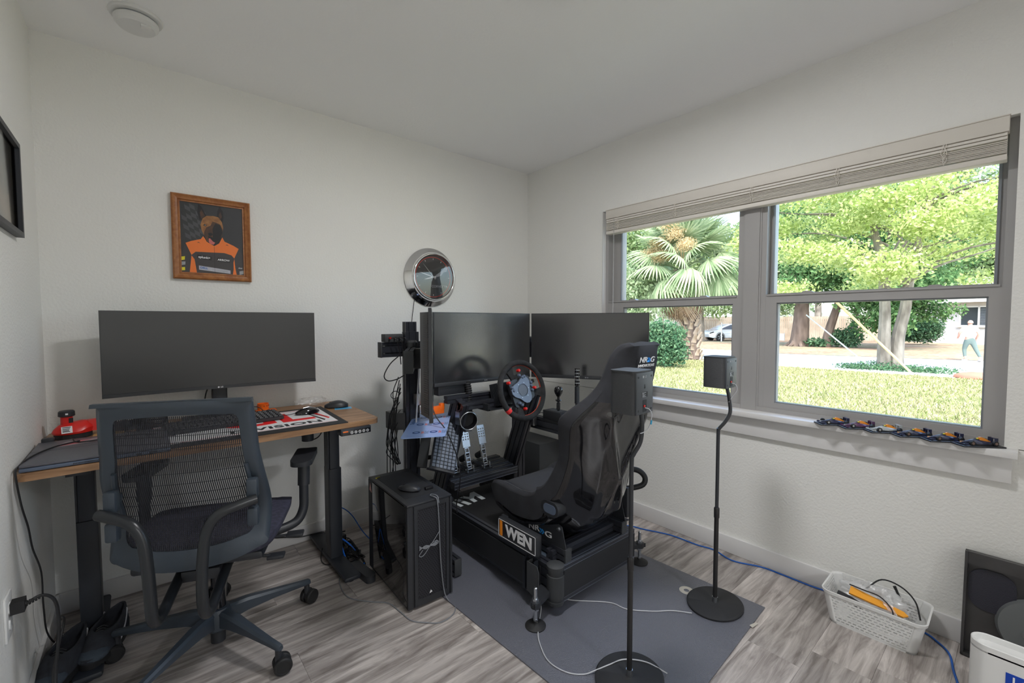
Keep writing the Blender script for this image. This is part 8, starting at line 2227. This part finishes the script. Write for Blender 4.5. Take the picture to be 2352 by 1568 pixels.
# ---- leaning poles and stone
b = nb(); cyl(b, (16.9, 0.85, GZ), (17.5, 3.05, 1.50), 0.025, seg=8); tag(obj('leaning_pole', b, mat('pale_grey_pole', (0.36, 0.38, 0.40), 0.5)), 'slanting grey pole reaching down to the foot of the young tree', 'pole')
b = nb(); cyl(b, (16.5, -0.20, GZ), (16.5, 1.95, 2.05), 0.035, 0.045, seg=8); tag(obj('leaning_pole', b, mat('bamboo', (0.48, 0.36, 0.18), 0.5)), 'slanting yellowish bamboo pole crossing before the young tree trunks', 'pole')
b = nb(); bmesh.ops.create_icosphere(b, subdivisions=3, radius=1)
for v in b.verts: v.co = V((v.co.x * .28, v.co.y * .48, v.co.z * .14)) * (1 + 0.1 * noise.noise(v.co * 2))
o = tag(obj('red_stone', b, mat('red_stone_m', (0.30, 0.14, 0.10), 0.9)), 'reddish brown oval stone at the near edge of the street', 'stone'); o.location = (15.8, -1.70, GZ + 0.06)

# ---- walker
def skin_fig(name, verts, edges, radii, m, parent, root=0, sub=2):
    me = bpy.data.meshes.new(name); me.from_pydata([V(v) for v in verts], edges, []); me.materials.append(m)
    o = bpy.data.objects.new(name, me); COL.objects.link(o); o.parent = parent
    sk = o.modifiers.new('skin', 'SKIN')
    for i, r in enumerate(radii):
        me.skin_vertices[0].data[i].radius = (r, r) if not isinstance(r, tuple) else r
        me.skin_vertices[0].data[i].use_root = (i == root)
    o.modifiers.new('sub', 'SUBSURF').levels = sub; o.modifiers['sub'].render_levels = sub
    return o
pt = thing('person', 'person seen from behind in a white top and grey-green leggings walking along the street', 'person', (23.9, -1.02, GZ), math.radians(-60))
m_skin = mat('skin', (0.42, 0.22, 0.17), 0.6); m_top = mat('white_top', (0.84, 0.84, 0.85), 0.8); m_leg = mat('green_leggings', (0.09, 0.125, 0.12), 0.8); m_shoe = mat('pale_trainer', (0.36, 0.33, 0.31), 0.7)
# local +y = walking direction, x = right; seen from behind
J = [(0, 0, 0.92), (0, 0, 1.08), (0, .02, 1.25), (0, .02, 1.38), (0, .02, 1.46), (0, .03, 1.58),
     (-.17, .02, 1.35), (-.33, .03, 1.16), (-.27, .20, 1.02), (-.25, .26, 0.98),
     (.17, .02, 1.35), (.26, -.05, 1.12), (.24, .06, 0.93), (.235, .08, 0.88),
     (-.10, 0, .80), (-.12, .10, .48), (-.13, -.02, .10), (-.13, .10, .04),
     (.10, 0, .80), (.16, -.10, .48), (.20, -.34, .12), (.20, -.26, .05)]
E_ = [(0, 1), (1, 2), (2, 3), (3, 4), (4, 5), (3, 6), (6, 7), (7, 8), (8, 9), (3, 10), (10, 11), (11, 12), (12, 13), (0, 14), (14, 15), (15, 16), (16, 17), (0, 18), (18, 19), (19, 20), (20, 21)]
Rd = [.12, .12, .15, .12, .052, .095, .06, .045, .036, .030, .06, .045, .036, .030, .085, .060, .042, .038, .085, .060, .042, .038]
skin_fig('body', J, E_, Rd, m_skin, pt)
skin_fig('white_top', [(0, 0, 0.93), (0, 0, 1.08), (0, .02, 1.25), (0, .02, 1.40), (-.18, .02, 1.35), (-.28, .03, 1.22), (.18, .02, 1.35), (.24, -.03, 1.20)], [(0, 1), (1, 2), (2, 3), (3, 4), (4, 5), (3, 6), (6, 7)], [.165, .160, .170, .11, .085, .075, .085, .075], m_top, pt)
skin_fig('leggings', [(0, 0, 1.0), (0, 0, .90), (-.10, .01, .76), (-.12, .10, .48), (-.13, -.0, .14), (.10, -.01, .76), (.16, -.10, .48), (.20, -.32, .16)], [(0, 1), (1, 2), (2, 3), (3, 4), (1, 5), (5, 6), (6, 7)], [.13, .15, .105, .075, .052, .105, .075, .052], m_leg, pt)
for x, y, z, a in ((-.13, .03, 0.0, 0.0), (.20, -.32, 0.02, 0.5)):
    b = nb(); prism(b, rrect(.095, .26, .045, 4), 'z', 0, .085)
    for v in b.verts:
        if v.co.y > 0.03 and v.co.z > 0.05: v.co.z -= 0.035
    xf(b, Matrix.Translation((x, y, z)) @ Matrix.Rotation(-a, 4, 'X')); obj('shoe', b, m_shoe, pt, bevel=0.01)
b = nb(); bmesh.ops.create_uvsphere(b, u_segments=18, v_segments=12, radius=1)
for v in b.verts: v.co = V((v.co.x * .088, .025 + v.co.y * .105, 1.585 + max(v.co.z, -0.25) * .105))
obj('cap', b, mat('pink_tan_cap', (0.45, 0.28, 0.21), 0.8), pt)
b = nb(); torus(b, (0, .03, 1.59), (0, 1, 0.1), .100, .012, 24, 6, a0=-1.7, a1=1.7, ref=(0, 0, 1)); obj('headphones', b, M['blackmatte'], pt)
for s_, (hx, hy, hz) in ((-1, (-.25, .27, .975)), (1, (.235, .08, .865))):
    for k in range(5):
        f0 = V((hx + 0.014 * (k - 2), hy, hz)); b = nb()
        if k == 4: pts = [f0 + V((-0.03, 0, 0.03)), f0 + V((-.045, .025, .0)), f0 + V((-.045, .03, -.03))]
        else: pts = [f0, f0 + V((0, .012, -.035)), f0 + V((0, .03, -.062 + 0.006 * abs(k - 1)))]
        tube(b, pts, 0.008, 6, 3); obj('finger', b, m_skin, pt)
